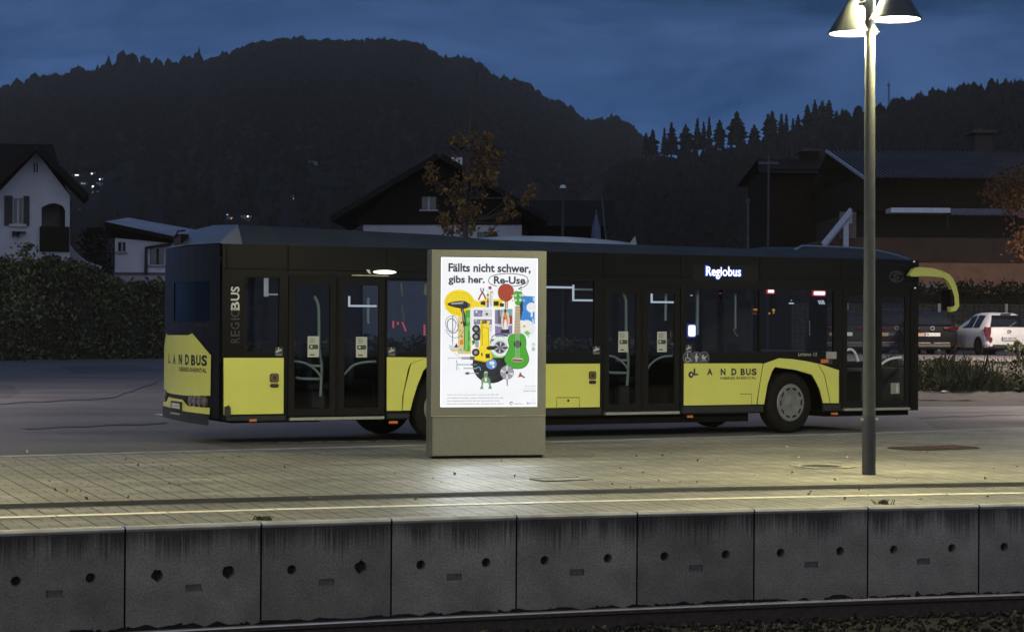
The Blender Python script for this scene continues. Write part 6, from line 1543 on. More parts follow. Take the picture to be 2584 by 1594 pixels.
rf = g.build('roof', hC)
g = MB(); a = f(*z4(872, 345)); b = f(*z4(957, 262)); g.box(a.x, b.x, 3, 4.2, a.z-1.2, b.z, M('chimney_white', (.6, .6, .62), .9)); g.box(a.x+.15, b.x-.15, 3.1, 4.1, b.z, b.z+.6, SHUT); c_ = f(*z4(915, 200)); g.add([(a.x-.1, 2.9, b.z+.6), (b.x+.1, 2.9, b.z+.6), (b.x+.1, 4.3, b.z+.6), (a.x-.1, 4.3, b.z+.6), ((a.x+b.x)/2, 2.9, c_.z), ((a.x+b.x)/2, 4.3, c_.z)], [(0, 1, 4), (2, 3, 5), (0, 4, 5, 3), (1, 2, 5, 4)], SHUT); g.build('chimney', rf)
# dark barn between chalet and lamp post, and the dark farmhouse with a chimney
def zf(x, y): return (2000+.4232*x, .4232*y)
def z6(x, y): return (1300+.5239*x, 180+.5239*y)
o0, f = frame_at(118, 1450); hD = thing('barn', 'dark barn with a long plain roof behind the domed street light', 'barn', o0)
a = f(1330, 640); b = f(1527, 560); r0 = f(1372, 494); r1 = f(1512, 494); g = MB(); g.box(a.x, b.x, 0, 9, -1, b.z, WOOD); g.add([(b.x, 0, b.z), (b.x, 9, b.z), (b.x, 4.5, r1.z-.2)], [(0, 1, 2)], WOOD); g.build('wall', hD)
g = MB(); g.add([(a.x-.5, -1, b.z-.3), (b.x+.5, -1, b.z-.3), (r1.x+1.2, 4.5, r1.z), (r0.x-2, 4.5, r0.z), (b.x+.5, 10, b.z-.3), (a.x-.5, 10, b.z-.3)], [(0, 1, 2, 3), (3, 2, 4, 5)], TILE); g.build('roof', hD)
g = MB(); p_ = f(1505, 560); q = f(1520, 500); q2 = f(1533, 612); g.tube([(f(1516, 498).x, -1.2, f(1516, 498).z), (f(1527, 610).x, -1.2, f(1527, 610).z)], .05, M('ladder_grey', (.08, .085, .095), .6), 5); g.build('guy_rail', hD)
o0, f = frame_at(74, 1503); g = MB(); t_ = f(1506, 545); bz = f(1503, 640); vs = []; n = 10
g.tube([(0, 0, 0), (0, 0, f(1508, 530).z)], .03, MET, 6); oz = thing('parasol', 'closed pale blue parasol standing behind the bus roof', 'parasol', o0); g.build('pole', oz)
g = MB(); zt_ = f(1508, 534).z; zb_ = f(1503, 612).z; g.lathe([(.02, zt_), (.07, zt_-.3), (.15, zb_+.6), (.2, zb_), (.1, zb_-.2)], M('parasol_cloth', (.07, .095, .15), .9), 10); g.build('canopy', oz, smooth=50)
o0, f = frame_at(105, 2040); hE = thing('farmhouse', 'dark tall farmhouse with a broad chimney left of the lamp post', 'house', o0)
a = f(*z6(1218, 800)); b = f(*z6(1630, 470)); r0 = f(*z6(1222, 398)); g = MB(); g.box(a.x, b.x-.05, 0, 9, -1, b.z, WOOD); g.build('wall', hE)
g = MB(); g.add([(a.x-.6, -.9, b.z-.3), (b.x, -.9, b.z-.3), (b.x, 4.5, r0.z+.1), (a.x, 4.5, r0.z+.1), (b.x, 9.8, b.z-.3), (a.x-.6, 9.8, b.z-.3)], [(0, 1, 2, 3), (3, 2, 4, 5)], TILE); rf = g.build('roof', hE)
c0 = f(*zf(125, 920)); c1 = f(*zf(220, 868)); g = MB(); g.box(c0.x, c1.x, 3.6, 5.2, c0.z-1.5, c1.z, WOOD); g.box(c0.x-.15, c1.x+.15, 3.4, 5.4, c1.z, c1.z+.16, M('cap_grey', (.045, .045, .048), .8)); q = f(*zf(155, 845)); g.box(q.x-.12, q.x+.12, 3.8, 4.1, c1.z+.16, q.z, M('flue_blue', (.22, .26, .34), .5)); g.build('chimney', rf)
# big building on the right: corrugated roof, dark timber floor, rendered lower wall
o0, f = frame_at(93, 2350); hF = thing('depot_building', 'long building with corrugated roof, dark upper floor and brown rendered lower wall', 'building', o0)
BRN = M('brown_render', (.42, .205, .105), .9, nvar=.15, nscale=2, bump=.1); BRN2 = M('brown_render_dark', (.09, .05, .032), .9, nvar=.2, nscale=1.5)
X0 = f(2158, 600).x; X1 = f(2900, 600).x; zE = f(2400, 449).z; z1 = f(2400, 533).z; z2 = f(2400, 600).z; z3_ = f(2400, 662).z
XW = f(2098, 600).x
g = MB(); g.box(X0, X1, 0, 12, z1, zE, WOOD); g.build('upper_floor', hF)
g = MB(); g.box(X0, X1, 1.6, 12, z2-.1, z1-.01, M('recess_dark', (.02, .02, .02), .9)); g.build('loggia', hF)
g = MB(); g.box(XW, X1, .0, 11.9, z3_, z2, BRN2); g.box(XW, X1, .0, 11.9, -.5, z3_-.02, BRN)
g.build('lower_wall', hF)
p_ = f(*(2060+.2138*350, 480+.2138*665)); q = f(2060+.2138*470, 480+.2138*380); g = MB(); g.box(f(2118, 600).x, f(2160, 600).x, -.06, 0, z2-.05, f(2130, 535).z, M('porch_panel', (.16, .13, .11), .9, nvar=.2)); g.build('porch_wall', hF)
def zg(x, y): return (2060+.2138*x, 480+.2138*y)
BAR = M('white_board', (.42, .45, .55), .7, nvar=.1)
g = MB()
for off in (0, .28):
    A_ = f(*zg(60, 640)); B_2 = f(*zg(395, 228)); A_.y = B_2.y = -.4-off*.5; A_.z -= off*.6; B_2.z -= off*.6
    g.tube([A_, B_2], .10, BAR, 4)
g.build('barge_board', hF)
g = MB(); A_ = f(*zg(330, 665)); B_2 = f(*zg(330, 385)); g.box(A_.x-.12, A_.x+.12, -.5, -.3, A_.z-2, B_2.z, BAR); q0 = f(*zg(345, 395)); q1 = f(*zg(408, 270)); g.box(q0.x, q1.x, -.35, -.2, q0.z, q1.z, BAR); g.build('porch_post', hF)
ROOFC = M('corrugated_sheet', (.07, .074, .085), .55, .1, nvar=.3, nscale=.8)
g = MB(); xr0 = f(2150, 385).x; e_l = f(2183, 449); n = 150; depth = 6.0; zr_ = EYE+(f(2400, 387).z-EYE)*(93+depth)/93
xl0 = e_l.x-.25; xl1 = xr0*(93+depth)/93
n = 64; TRO = M('corrugated_trough', (.03, .031, .036), .7, spec=.2, nvar=.4, nscale=.8)  # darker trough colour puts in the rib shading, with some dirt
for i in range(n):
    for q0, q1, w0, w1, mt in ((0, .3, 0, .1, TRO), (.3, .6, .1, .1, ROOFC), (.6, 1, .1, 0, TRO)):
        P = []
        for q, w_ in ((q0, w0), (q1, w1)):
            t_ = (i+q)/n; P += [(xl0+(X1-xl0)*t_, -1.1, zE-.15+w_), (xl1+(X1-xl0)*t_, depth, zr_+w_)]
        g.add(P, [(0, 2, 3, 1)], mt)
g.add([(xl1, depth, zr_), (X1, depth, zr_), (X1, 13, zE-.2), (xl1, 13, zE-.2)], [(0, 1, 2, 3)], ROOFC)
rf = g.build('roof', hF, norm=False)
g = MB(); g.tube([(xl0, -1.12, zE-.1), (xl1, depth, zr_+.06)], .09, M('verge_trim', (.28, .3, .36), .6), 6); g.build('verge_trim', rf)
g = MB(); a = atY(*zf(1075, 960), 101); b = atY(*zf(1175, 800), 101); g.box(a.x-o0.x, b.x-o0.x, 7.5, 9, a.z-2, b.z, M('chimney_dark', (.035, .033, .03), .9, nvar=.2)); g.box(a.x-o0.x-.2, b.x-o0.x+.2, 7.3, 9.2, b.z, b.z+.15, M('cap_grey')); c_ = atY(*zf(1120, 760), 101); g.tube([(c_.x-o0.x, 8.2, b.z), (c_.x-o0.x, 8.2, c_.z)], .12, M('cap_grey'), 6); g.build('chimney', rf)
A_ = f(2235, 540); B_2 = f(2383, 529); g = MB(); g.box(A_.x, B_2.x, -1.3, .05, A_.z, B_2.z, M('awning_box', (.62, .66, .75), .5)); g.build('awning', hF)
A_ = f(2388, 541); B_2 = f(2800, 531); g = MB(); g.box(A_.x, B_2.x, -.9, .05, A_.z, B_2.z, M('awning_box_dull', (.09, .10, .15), .6)); n = 46
for i in range(n): x_ = A_.x+(B_2.x-A_.x)*(i+.5)/n; g.box(x_-.06, x_+.06, -.92, -.88, A_.z-.09, A_.z, M('awning_box_dull'))
g.build('awning', hF)
q = f(2386, 575); g = MB(); g.tube([(q.x, -.4, q.z), (q.x, -.4, f(2386, 541).z)], .03, MET, 5); g.build('strut', hF)
A_ = f(2310, 726); B_2 = f(2478, 719); g = MB(); g.box(A_.x-6, B_2.x, -.4, -.01, A_.z, B_2.z, M('ledge_grey', (.26, .25, .25), .8, nvar=.2)); g.build('ledge', hF)

# ------------------------------------------------------------------ poles and street light in the middle distance
def pole(px, y0, y1, Y, r, label, name='utility_pole'):
    b = atY(px, y0, Y); tpt = atY(px, y1, Y); b.z = 0 if Y < 120 else b.z; o = thing(name, label, 'pole', Vector((b.x, Y, 0)))
    g = MB(); g.tube([(0, 0, -.3), (0, 0, tpt.z)], [r, r*.7], M('grey_pole', (.05, .055, .065), .8, nvar=.2), 8); g.build('shaft', o); return o, tpt.z
o, zt_ = pole(1887, 640, 505, 82, .07, 'thin grey pole standing free behind the front half of the bus roof')
g = MB(); g.lathe([(.0, zt_+.1), (.08, zt_), (.08, zt_-.1)], MET, 8); g.build('cap', o)
o, zt_ = pole(1939, 475, 388, 96, .07, 'tall thin pole in front of the dark farmhouse'); g = MB(); g.box(-.5, .5, -.05, .05, zt_-.5, zt_-.4, MET); g.build('crossarm', o)
b = gnd(1420, 640, 0); bb = atY(1420, 560, 70); o = thing('street_light', 'unlit street light with a white dome cap behind the bus roof', 'street light', Vector((bb.x, 70, 0)))
zt_ = atY(1420, 471, 70).z; g = MB(); g.tube([(0, 0, -.1), (0, 0, zt_-.1)], [.07, .04], M('street_light_pole', (.025, .026, .03), .8), 8); g.build('pole', o)
g = MB(); g.lathe([(.0, zt_+.07), (.08, zt_+.05), (.11, zt_-.0), (.12, zt_-.06)], M('dome_white', (.42, .47, .55), .4), 14); g.lathe([(.115, zt_-.06), (.05, zt_-.1), (0, zt_-.1)], SHUT, 14); g.build('dome', o, smooth=60)

# ------------------------------------------------------------------ hedges, shrubs, trees
LG = [M('hedge_leaf', (.10, .115, .045), .8, nvar=.3), M('hedge_leaf_light', (.19, .20, .065), .75, nvar=.3), M('hedge_leaf_dark', (.035, .04, .025), .85)]
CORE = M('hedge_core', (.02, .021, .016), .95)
def hedge(px0, px1, Y0, Y1, ytops, label, n, size, core=.5, name='hedge', ybase=None, zb0=0., mats=LG):
    p0 = atY(px0, 820, Y0); p1 = atY(px1, 820, Y1); o = thing(name, label, 'hedge' if name == 'hedge' else 'shrub', Vector((p0.x, p0.y, zb0)))
    rr = random.Random(int(px0+ytops[0][1])); O = Vector((p0.x, p0.y, zb0)); g = MB(); gl = MB(); k = 60; vs = []; dpt = 1.5
    def top(q): x = px0+(px1-px0)*q; Y = Y0+(Y1-Y0)*q; return atY(x, interp(ytops, x)+(4*math.sin(x*.043+1)+3*math.sin(x*.11)+2*math.sin(x*.27)), Y).z-zb0
    for i in range(k+1):
        q = i/k; P_ = p0.lerp(p1, q)-O; h = top(q)-.2
        vs += [(P_.x, P_.y+.25, -.1), (P_.x, P_.y+.15, h*.6), (P_.x, P_.y+.5, h), (P_.x, P_.y+dpt, h), (P_.x, P_.y+dpt+.2, -.1)]
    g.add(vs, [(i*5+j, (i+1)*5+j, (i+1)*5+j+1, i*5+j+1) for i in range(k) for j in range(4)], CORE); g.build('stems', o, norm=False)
    for _ in range(n):
        q = rr.random(); P_ = p0.lerp(p1, q)-O; h = top(q); f_ = rr.random()
        lump = .35*math.sin(q*37+f_*4)+.25*math.sin(q*91+f_*9)
        if rr.random() < .72: pt = Vector((P_.x, P_.y+.1+lump*.4+rr.uniform(-.15, .25), h*f_**.8))
        else: pt = Vector((P_.x, P_.y+rr.uniform(0, dpt), h+rr.gauss(0, .12)+lump*.15))
        leaf(gl, pt, size*rr.uniform(.6, 1.5), rr.choices(mats, (3, 1, 6))[0], rr)
    gl.build('foliage', o, norm=False)
    return o
hedge(-260, 425, 86, 95, [(-260, 650), (0, 664), (40, 668), (120, 660), (175, 668), (215, 690), (290, 722), (420, 724)], 'tall dense green hedge along the far side of the road on the left', 15000, .2)
hedge(2010, 2900, 79, 79, [(2010, 724), (2584, 726), (2900, 722)], 'dark trimmed hedge showing above the mesh fence behind the cars', 7000, .14, zb0=.76, mats=[M('hedge_leaf_shade', (.022, .026, .012), .85, spec=.15), M('hedge_leaf_deep', (.012, .014, .008), .9, spec=.1), M('hedge_leaf_olive', (.035, .038, .016), .85, spec=.15)])
hedge(590, 1700, 66, 60, [(590, 880), (1100, 870), (1700, 868)], 'low dark hedge behind the bus across the road', 3500, .2)
def shrub(px, py, Y, n, sp, size, label, mats=LG):
    p_ = atY(px, py, Y); o = thing('shrub', label, 'shrub', Vector((p_.x, Y, 0))); g = MB(); rr = random.Random(int(px)); h = p_.z
    g.tube([(0, 0, 0), (.05, 0, h*.6), (0, 0, h)], [.05, .03, .01], BARK, 5); g.build('stem', o); gl = MB()
    for _ in range(n):
        f_ = rr.random(); leaf(gl, Vector((rr.gauss(0, sp*(1-f_*.7)), rr.gauss(0, sp*.6), h*(.35+.65*f_))), size*rr.uniform(.6, 1.4), rr.choice(mats), rr)
    gl.build('foliage', o, norm=False)
shrub(64, 613, 84, 420, .6, .2, 'young conifer shrub poking up above the hedge below the shutters')
shrub(238, 575, 100, 1500, 1.0, .2, 'dark leafy bush between the balcony and the low white house', [M('bush_leaf_dark', (.02, .022, .014), .9, spec=.1), M('bush_leaf_deep', (.012, .013, .009), .9, spec=.1)])
AL = [M('autumn_leaf_amber', (.17, .092, .026), .8, nvar=.25), M('autumn_leaf_brown', (.09, .05, .022), .85, nvar=.25), M('autumn_leaf_yellow', (.25, .15, .038), .8, nvar=.25)]
RLf = [M('rust_leaf', (.08, .03, .012), .8, nvar=.25), M('rust_leaf_dark', (.07, .026, .012), .85), M('amber_leaf', (.12, .056, .016), .8, nvar=.25)]
def branchy(name, label, Y, px, ybase, clusters, mats, nleaf, size, sp, trunkpts, group=None):
    b = atY(px, ybase, Y); b.z = 0; o = thing(name, label, 'tree', b, 0, group); rr = random.Random(int(px))
    tp_ = []
    for x, y in trunkpts: q = atY(x, y, Y)-b; q.y = 0; tp_.append(q)
    tp_[0].z = -.2; m = len(tp_); g = MB(); g.tube(tp_, [.085*(1-.88*i/(m-1))+.006 for i in range(m)], BARK2, 6)
    cs = []
    for x, y, w in clusters:
        c_ = atY(x, y, Y)-b; c_.y = rr.uniform(-.8, .8); cs.append((c_, w))
        st = min(tp_, key=lambda t_: (t_-c_).length+(3 if t_.z > c_.z-.15 else 0)); mid = (st+c_)/2+Vector((rr.uniform(-.1, .1), 0, -.12))
        g.tube([st, mid, c_], [.022, .014, .005], BARK2, 4)
    g.build('trunk', o); gl = MB(); tot = sum(w for _, w in cs)
    for c_, w in cs:
        for _ in range(int(nleaf*w/tot)):
            pt = c_+Vector((rr.gauss(0, sp*w), rr.gauss(0, sp), rr.gauss(0, sp*w*1.1))); leaf(gl, pt, size*rr.uniform(.5, 1.35), rr.choice(mats), rr)
    gl.build('crown', o, norm=False)
BARK2 = M('young_bark', (.07, .06, .055), .9, nvar=.2)
cl_ = [(1050, 90, .5), (905, 175, .6), (985, 175, .7), (1160, 160, .5), (1190, 130, .3), (1150, 220, .8), (1080, 290, 1), (1150, 320, 1.1), (1210, 300, 1), (1240, 265, .6), (1100, 345, 1), (1120, 400, 1.1), (1035, 420, .7), (1210, 430, .7), (1200, 490, .5), (1040, 475, .6), (1105, 475, .6), (720, 400, .6), (725, 460, .9), (790, 525, .4), (940, 510, .9), (910, 560, .9), (880, 610, .6), (1095, 575, .6), (1130, 600, .4), (1000, 650, .8), (970, 700, 1), (1060, 720, .9), (1000, 770, 1), (985, 830, 1), (830, 780, .6), (840, 830, .9), (870, 860, .7), (1320, 610, .5), (1330, 680, .6), (1380, 740, .4), (1300, 760, .4), (1440, 655, .4), (1490, 605, .6), (1510, 545, .4), (1200, 900, .7), (1250, 780, .3), (1060, 850, .5), (925, 300, .3), (1075, 215, .4)]
branchy('autumn_tree', 'slender young tree with sparse amber autumn leaves behind the bus', 47, 1176, 700, [(*z4(x, y), w) for x, y, w in cl_], AL, 1500, .12, .12, [(1176, 900), (1174, 640), (1175, 560), (1172, 500), (1178, 440), (1184, 380), (1186, 320), (1190, 250), (1206, 180)])
branchy('autumn_tree', 'rust coloured autumn tree at the right edge before the corrugated roof', 66, 2640, 700, [(2528, 478, 1), (2545, 465, 1.1), (2555, 490, 1.0), (2575, 500, 1), (2580, 470, 1), (2600, 450, 1.3), (2620, 500, 1.4), (2650, 470, 1.5), (2680, 520, 1.4), (2578, 612, .9), (2590, 630, 1.1), (2600, 600, 1.1), (2640, 590, 1.4), (2560, 520, .5), (2700, 580, 1.2)], RLf, 3400, .15, .24, [(2640, 900), (2640, 700), (2638, 600), (2630, 520), (2620, 450)])

# ------------------------------------------------------------------ raised car park, verge, fence
LOTZ = .76
g = MB(); g.add([(p_.x, p_.y, LOTZ) for p_ in (atY(1500, 900, 54), atY(3200, 900, 54), atY(3200, 900, 81), atY(1500, 900, 81))], [(0, 1, 2, 3)], asphalt('car_park_asphalt', (.12, .108, .105), .3, .8)); struct(g.build('car_park', norm=False))
g = MB(); vs = []; rr = random.Random(12); k = 60
for i in range(k+1):
    x = 1500+1700*i/k
    for Y, z in ((46.5, -.02), (48.5, .05), (50.2, .22), (52, .55), (53.2, LOTZ-.02), (54.3, LOTZ-.03)):
        q = atY(x, 900, Y); vs.append((q.x, Y+rr.uniform(-.15, .15), z+rr.uniform(-.03, .03)*(z < .7)))
g.add(vs, [(i*6+j, (i+1)*6+j, (i+1)*6+j+1, i*6+j+1) for i in range(k) for j in range(5)], M('verge_earth', (.06, .05, .042), .95, nvar=.4, nscale=3, bump=.5, bscale=12)); struct(g.build('verge', norm=False, smooth=60))
# front lip of brown gravel and the kerb-like pale road edge
g = MB(); vs = [(p_.x, p_.y, .004) for p_ in (gnd(2280, 1026), gnd(3400, 1020), gnd(3400, 1036), gnd(2280, 1041))]; g.add(vs, [(0, 1, 2, 3)], M('pale_road_edge', (.17, .15, .145), .8, nvar=.3, nscale=1.5)); struct(g.build('road_edge', norm=False))
GRS = [M('grass_green', (.055, .065, .02), .85, nvar=.3), M('grass_straw', (.13, .11, .05), .85, nvar=.3), M('grass_dark', (.03, .032, .016), .9)]
g = MB(); rr = random.Random(31)
for _ in range(12000):
    x = rr.uniform(2230, 2800); f_ = rr.random(); Y = 49.2+4.7*f_; q = atY(x, 900, Y)
    z = .12+.62*f_; pat = .6+.65*math.sin(x*.021+f_*3)*math.sin(x*.0073+2)+.25*math.sin(x*.09+f_*9); hgt = max(.08, rr.uniform(.12, .36)*max(.15, pat)*(1.35-.7*f_))*(2.2 if rr.random() < .04 else 1); w = rr.uniform(.010, .03)
    b = Vector((q.x, Y, z-.05)); e = b+Vector((rr.gauss(0, .17), rr.gauss(0, .17), hgt)); m_ = (b+e)/2+Vector((rr.gauss(0, .03), 0, .05)); s_ = Vector((w, 0, 0))
    g.add([b-s_, b+s_, m_+s_*.8, m_-s_*.8, e], [(0, 1, 2, 3), (3, 2, 4)], rr.choices(GRS, (5, 2, 4))[0])
for _ in range(3500):
    x = rr.uniform(2230, 2800); f_ = rr.random(); Y = 49.2+4.4*f_; q = atY(x, 900, Y); leaf(g, Vector((q.x, Y, .12+.6*f_+rr.uniform(0, .16))), rr.uniform(.04, .11), rr.choices(GRS, (5, 1, 4))[0], rr)
tag(g.build('grass', norm=False), 'rough green and straw grass on the bank below the car park', 'grass', kind='stuff')
for x, y, w, lab in ((2388, 993, .16, 'crumpled pale paper scrap on the gravel below the grass bank'), (2575, 986, .2, 'pale twig like scrap at the right on the gravel')):
    q = gnd(x, y, .06); g = MB(); rr = random.Random(x)
    g.add([(rr.uniform(-w, w), rr.uniform(-w, w)*.5, rr.uniform(0, .1)) for _ in range(9)], [(0, 1, 2), (2, 3, 4), (4, 5, 6), (6, 7, 8), (1, 3, 5), (0, 4, 8)], LITP); tag(g.build('paper_scrap', loc=q, norm=False), lab, 'litter')
# leafy weeds in front of the white car
branchy('weed_plant', 'leafy weed growing at the edge of the car park before the white car', 57, 2570, 900, [(2570, 866, .4), (2578, 872, .5), (2560, 876, .4), (2540, 878, .3), (2583, 880, .4)], [M('weed_leaf', (.05, .07, .02), .8)], 180, .1, .09, [(2570, 910), (2570, 880), (2572, 868)])
# mesh fence with filled panels and pale posts
FEN = thing('mesh_fence', 'dark stone filled mesh fence with pale posts behind the parked cars', 'fence', Vector((atY(2000, 820, 78).x, 78, LOTZ)))
fx0 = 0; fx1 = atY(2900, 820, 78).x-FEN.location.x; fh = atY(2400, 768, 78).z-LOTZ
STN = bpy.data.materials.new('fence_stone_fill'); t, N, L = nodes_of(STN); b_ = N['Principled BSDF']; b_.inputs['Roughness'].default_value = .9
tc = N.new('ShaderNodeTexCoord'); vo = N.new('ShaderNodeTexVoronoi'); vo.inputs['Scale'].default_value = 7; L.new(tc.outputs['Object'], vo.inputs['Vector'])
cr = N.new('ShaderNodeValToRGB'); cr.color_ramp.elements[0].color = (.022, .021, .016, 1); cr.color_ramp.elements[1].color = (.07, .066, .05, 1); L.new(vo.outputs['Color'], cr.inputs['Fac']); L.new(cr.outputs['Color'], b_.inputs['Base Color'])
bp = N.new('ShaderNodeBump'); bp.inputs['Strength'].default_value = .8; bp.inputs['Distance'].default_value = .05; L.new(vo.outputs['Distance'], bp.inputs['Height']); L.new(bp.outputs['Normal'], b_.inputs['Normal'])
g = MB(); g.box(fx0, fx1, .06, .3, 0, fh, STN); g.build('stone_fill', FEN)
WIR = M('fence_wire', (.13, .125, .10), .5, .5); g = MB(); x = fx0
while x < fx1: g.box(x-.006, x+.006, .03, .045, 0, fh, WIR); x += .2
for k in range(11): z = fh*k/10; g.box(fx0, fx1, .02, .03, z-.006, z+.006, WIR)
g.build('wire_panel', FEN)
for px in (2137, 2369.5, 2539, 2720): x = atY(px, 820, 78).x-FEN.location.x; g = MB(); g.box(x-.05, x+.05, -.05, .03, 0, fh+.03, M('fence_post_pale', (.55, .5, .38), .6)); g.build('post', FEN)

# ------------------------------------------------------------------ parked cars
def car(label, loc, rz, paint, plate, plate_label, tail_on, Lc=3.6, Wc=1.6, Hc=1.48, suv=False, pale_plate=PLW, dark=False):
    o = thing('parked_car', label, 'car', loc, rz, 'cars parked along the fence'); hw = Wc/2
    gl_ = M('car_glass', (.008, .01, .014), .08, nvar=.1, spec=.3, coat=.2); blk = M('car_trim_black', (.014, .014, .014), .6)
    bh = .88 if not suv else .94
    # sections along the car, from tail to nose: x, half width, bottom, shoulder, top, top half width
    S_ = [(0, hw*.80, .42, .62, .66, hw*.72), (.03, hw*.93, .30, .72, bh, hw*.80), (.10, hw*.985, .27, .78, bh+.07, hw*.78), (.19, hw*.99, .25, .80, Hc*.84, hw*.70), (.32, hw, .25, .80, Hc*.95, hw*.64), (.6, hw, .25, .82, Hc*.99, hw*.62), (1.1, hw, .24, .82, Hc, hw*.63), (1.6, hw, .24, .82, Hc*.965, hw*.63), (2.0, hw, .24, .82, Hc*.87, hw*.65), (2.35, hw, .24, .82, Hc*.74, hw*.70), (Lc-.85, hw, .25, .80, bh+.02, hw*.82), (Lc-.4, hw*.97, .25, .76, bh-.06, hw*.8), (Lc-.12, hw*.88, .27, .66, .78, hw*.72), (Lc, hw*.72, .34, .55, .62, hw*.6)]
    g = MB(); rows = []
    for x, w, zb_, zs_, zt_, wt in S_:
        belt = min(zt_-.02, bh)
        rows.append([(x, -w*.9, zb_), (x, -w, zb_+.12), (x, -w*1.0, zs_), (x, -w*.965, belt), (x, -(wt*.99 if zt_ > bh+.1 else wt), max(zt_-.05, belt+.01)), (x, -wt*.86, zt_), (x, 0, zt_+.015), (x, wt*.86, zt_), (x, (wt*.99 if zt_ > bh+.1 else wt), max(zt_-.05, belt+.01)), (x, w*.965, belt), (x, w, zs_), (x, w, zb_+.12), (x, w*.9, zb_)])
    n = 13; vs = [p_ for r_ in rows for p_ in r_]; fs = [(i*n+j, i*n+j+1, (i+1)*n+j+1, (i+1)*n+j) for i in range(len(rows)-1) for j in range(n-1)]
    fs += [tuple(range(n)), tuple((len(rows)-1)*n+j for j in range(n))]+[(i*n, (i+1)*n, (i+1)*n+n-1, i*n+n-1) for i in range(len(rows)-1)]
    g.add(vs, fs, paint); bo = g.build('body', o, smooth=38)
    def at_x(x, k):                                   # point on section line k at x
        for a, b in zip(rows, rows[1:]):
            if a[0][0] <= x <= b[0][0]:
                t_ = (x-a[0][0])/(b[0][0]-a[0][0]+1e-9); return Vector(a[k]).lerp(Vector(b[k]), t_)
        return Vector(rows[-1][k])
    for sgn, kb, kt in ((-1, 3, 4), (1, 9, 8)):
        for x0, x1 in ((.62, 1.1), (1.18, 1.95)) if Lc < 3.9 else ((.5, .85), (.93, 1.7), (1.78, 2.5)):
            q = MB(); pts = []
            for x in [x0+(x1-x0)*i/5 for i in range(6)]:
                a, b = at_x(x, kb), at_x(x, kt); a2 = a.lerp(b, .08); b2 = a.lerp(b, .93)
                pts.append((a2+Vector((0, sgn*.012, .0)), b2+Vector((0, sgn*.012, .0))))
            vs = [v for ab in pts for v in ab]; q.add(vs, [(2*i, 2*i+2, 2*i+3, 2*i+1) for i in range(5)], gl_); q.build('side_window', o, norm=False)
        q = MB(); c_ = at_x(2.25, kb); q.tube([c_, c_+Vector((.0, sgn*.12, .05))], .03, blk, 6); q.box(c_.x-.06, c_.x+.08, c_.y+sgn*.08-.08, c_.y+sgn*.08+.1, c_.z, c_.z+.15, blk if not dark else paint); q.build('mirror', o, bevel=.02)
    # rear window on the tailgate
    def tg(y, f_):
        z = bh+.06+(Hc*.93-bh-.06)*f_; pr = ((.10, bh+.07), (.19, Hc*.84), (.32, Hc*.95)); x = .09
        for (xa, za_), (xb, zb_) in zip(pr, pr[1:]):
            if za_ <= z <= zb_: x = xa+(xb-xa)*(z-za_)/(zb_-za_)
        return Vector((x-.035, y, z+.01))
    q = MB(); w0, w1 = hw*.79, hw*.61; k_ = 6; vs = []
    for i in range(k_+1):
        f_ = i/k_; w_ = w0*(1-f_)+w1*f_; vs += [tg(-w_, f_), tg(w_, f_)]
    q.add(vs, [(2*i, 2*i+1, 2*i+3, 2*i+2) for i in range(k_)], gl_); rw_ = q.build('rear_window', o, norm=False)
    if not dark:
        q = MB(); q.line([(0.12, .1), (.30, .55), (.33, .9)], .012, lambda a, b, d: tg(-.15+a*.0, b)+Vector((-.02, 0, 0)), 0, blk); 
        A_ = tg(-.02, .02)+Vector((-.02, 0, 0)); B_2 = tg(-.30, .42)+Vector((-.02, 0, 0)); q.tube([A_, B_2], .008, M('wiper_grey', (.3, .28, .26), .5), 4); q.build('wiper', rw_)
        q = MB(); q.box(.22, .27, -.18, .18, Hc*.955, Hc*.98, blk); q.build('brake_light', o)
    # lights
    RED = M('tail_lens_red', (.10, .008, .008), .15, nvar=.3, nscale=20, coat=.6); REDON = M('tail_lens_glint', (1, .08, .06), emit=1.0)
    for sgn in (-1, 1):
        q = MB()
        if not suv: pts = [(.05, hw*.77, bh+.05), (.20, hw*.985, bh+.07), (.24, hw*1.0, bh-.05), (.06, hw*.965, bh-.34), (.0, hw*.86, bh-.38), (.01, hw*.80, bh-.12)]
        else: pts = [(.02, hw*.45, bh-.03), (.02, hw*.80, bh+.02), (.20, hw*1.0, bh+.02), (.18, hw*1.0, bh-.08), (.0, hw*.80, bh-.12), (.0, hw*.45, bh-.08)]
        vs = [Vector((x-.065, sgn*(y+.02), z)) for x, y, z in pts]; q.add(vs+[v+Vector((.05, -sgn*.03, 0)) for v in vs], [tuple(range(6)), tuple(range(11, 5, -1))]+[(i, (i+1) % 6, 6+(i+1) % 6, 6+i) for i in range(6)], RED); h_ = q.build('tail_light', o)
        if tail_on and sgn > 0:
            q = MB(); y_ = sgn*hw*(.62); q.box(-.05, -.03, min(y_, y_+sgn*.1), max(y_, y_+sgn*.1), bh-.07, bh-.035, REDON); q.build('lamp', h_)
        if suv: continue
        q = MB(); y_ = sgn*hw*.80; q.prism(ell(y_, .52, .045, .09, 12), lambda a, b, d: (d, a, b), -.04, .05, RED); q.build('reflector', o)
    q = MB(); q.prism(rect(-.27, .27, .50 if not suv else .62, .62 if not suv else .74), lambda a, b, d: (d, a, b), -.045, .0, pale_plate); z0 = .50 if not suv else .62
    q.prism(rect(.23, .27, z0+.005, z0+.115), lambda a, b, d: (d, a, b), -.049, -.046, M('plate_blue', (.02, .05, .25), .5)); q.text(plate, .20, -.24 if len(plate) > 3 else .10, z0+.025, z0+.095, lambda a, b, d: (-.048, a, b), 0, M('plate_ink', (.16, .12, .11), .5), .02); q.build('licence_plate', o, norm=False)
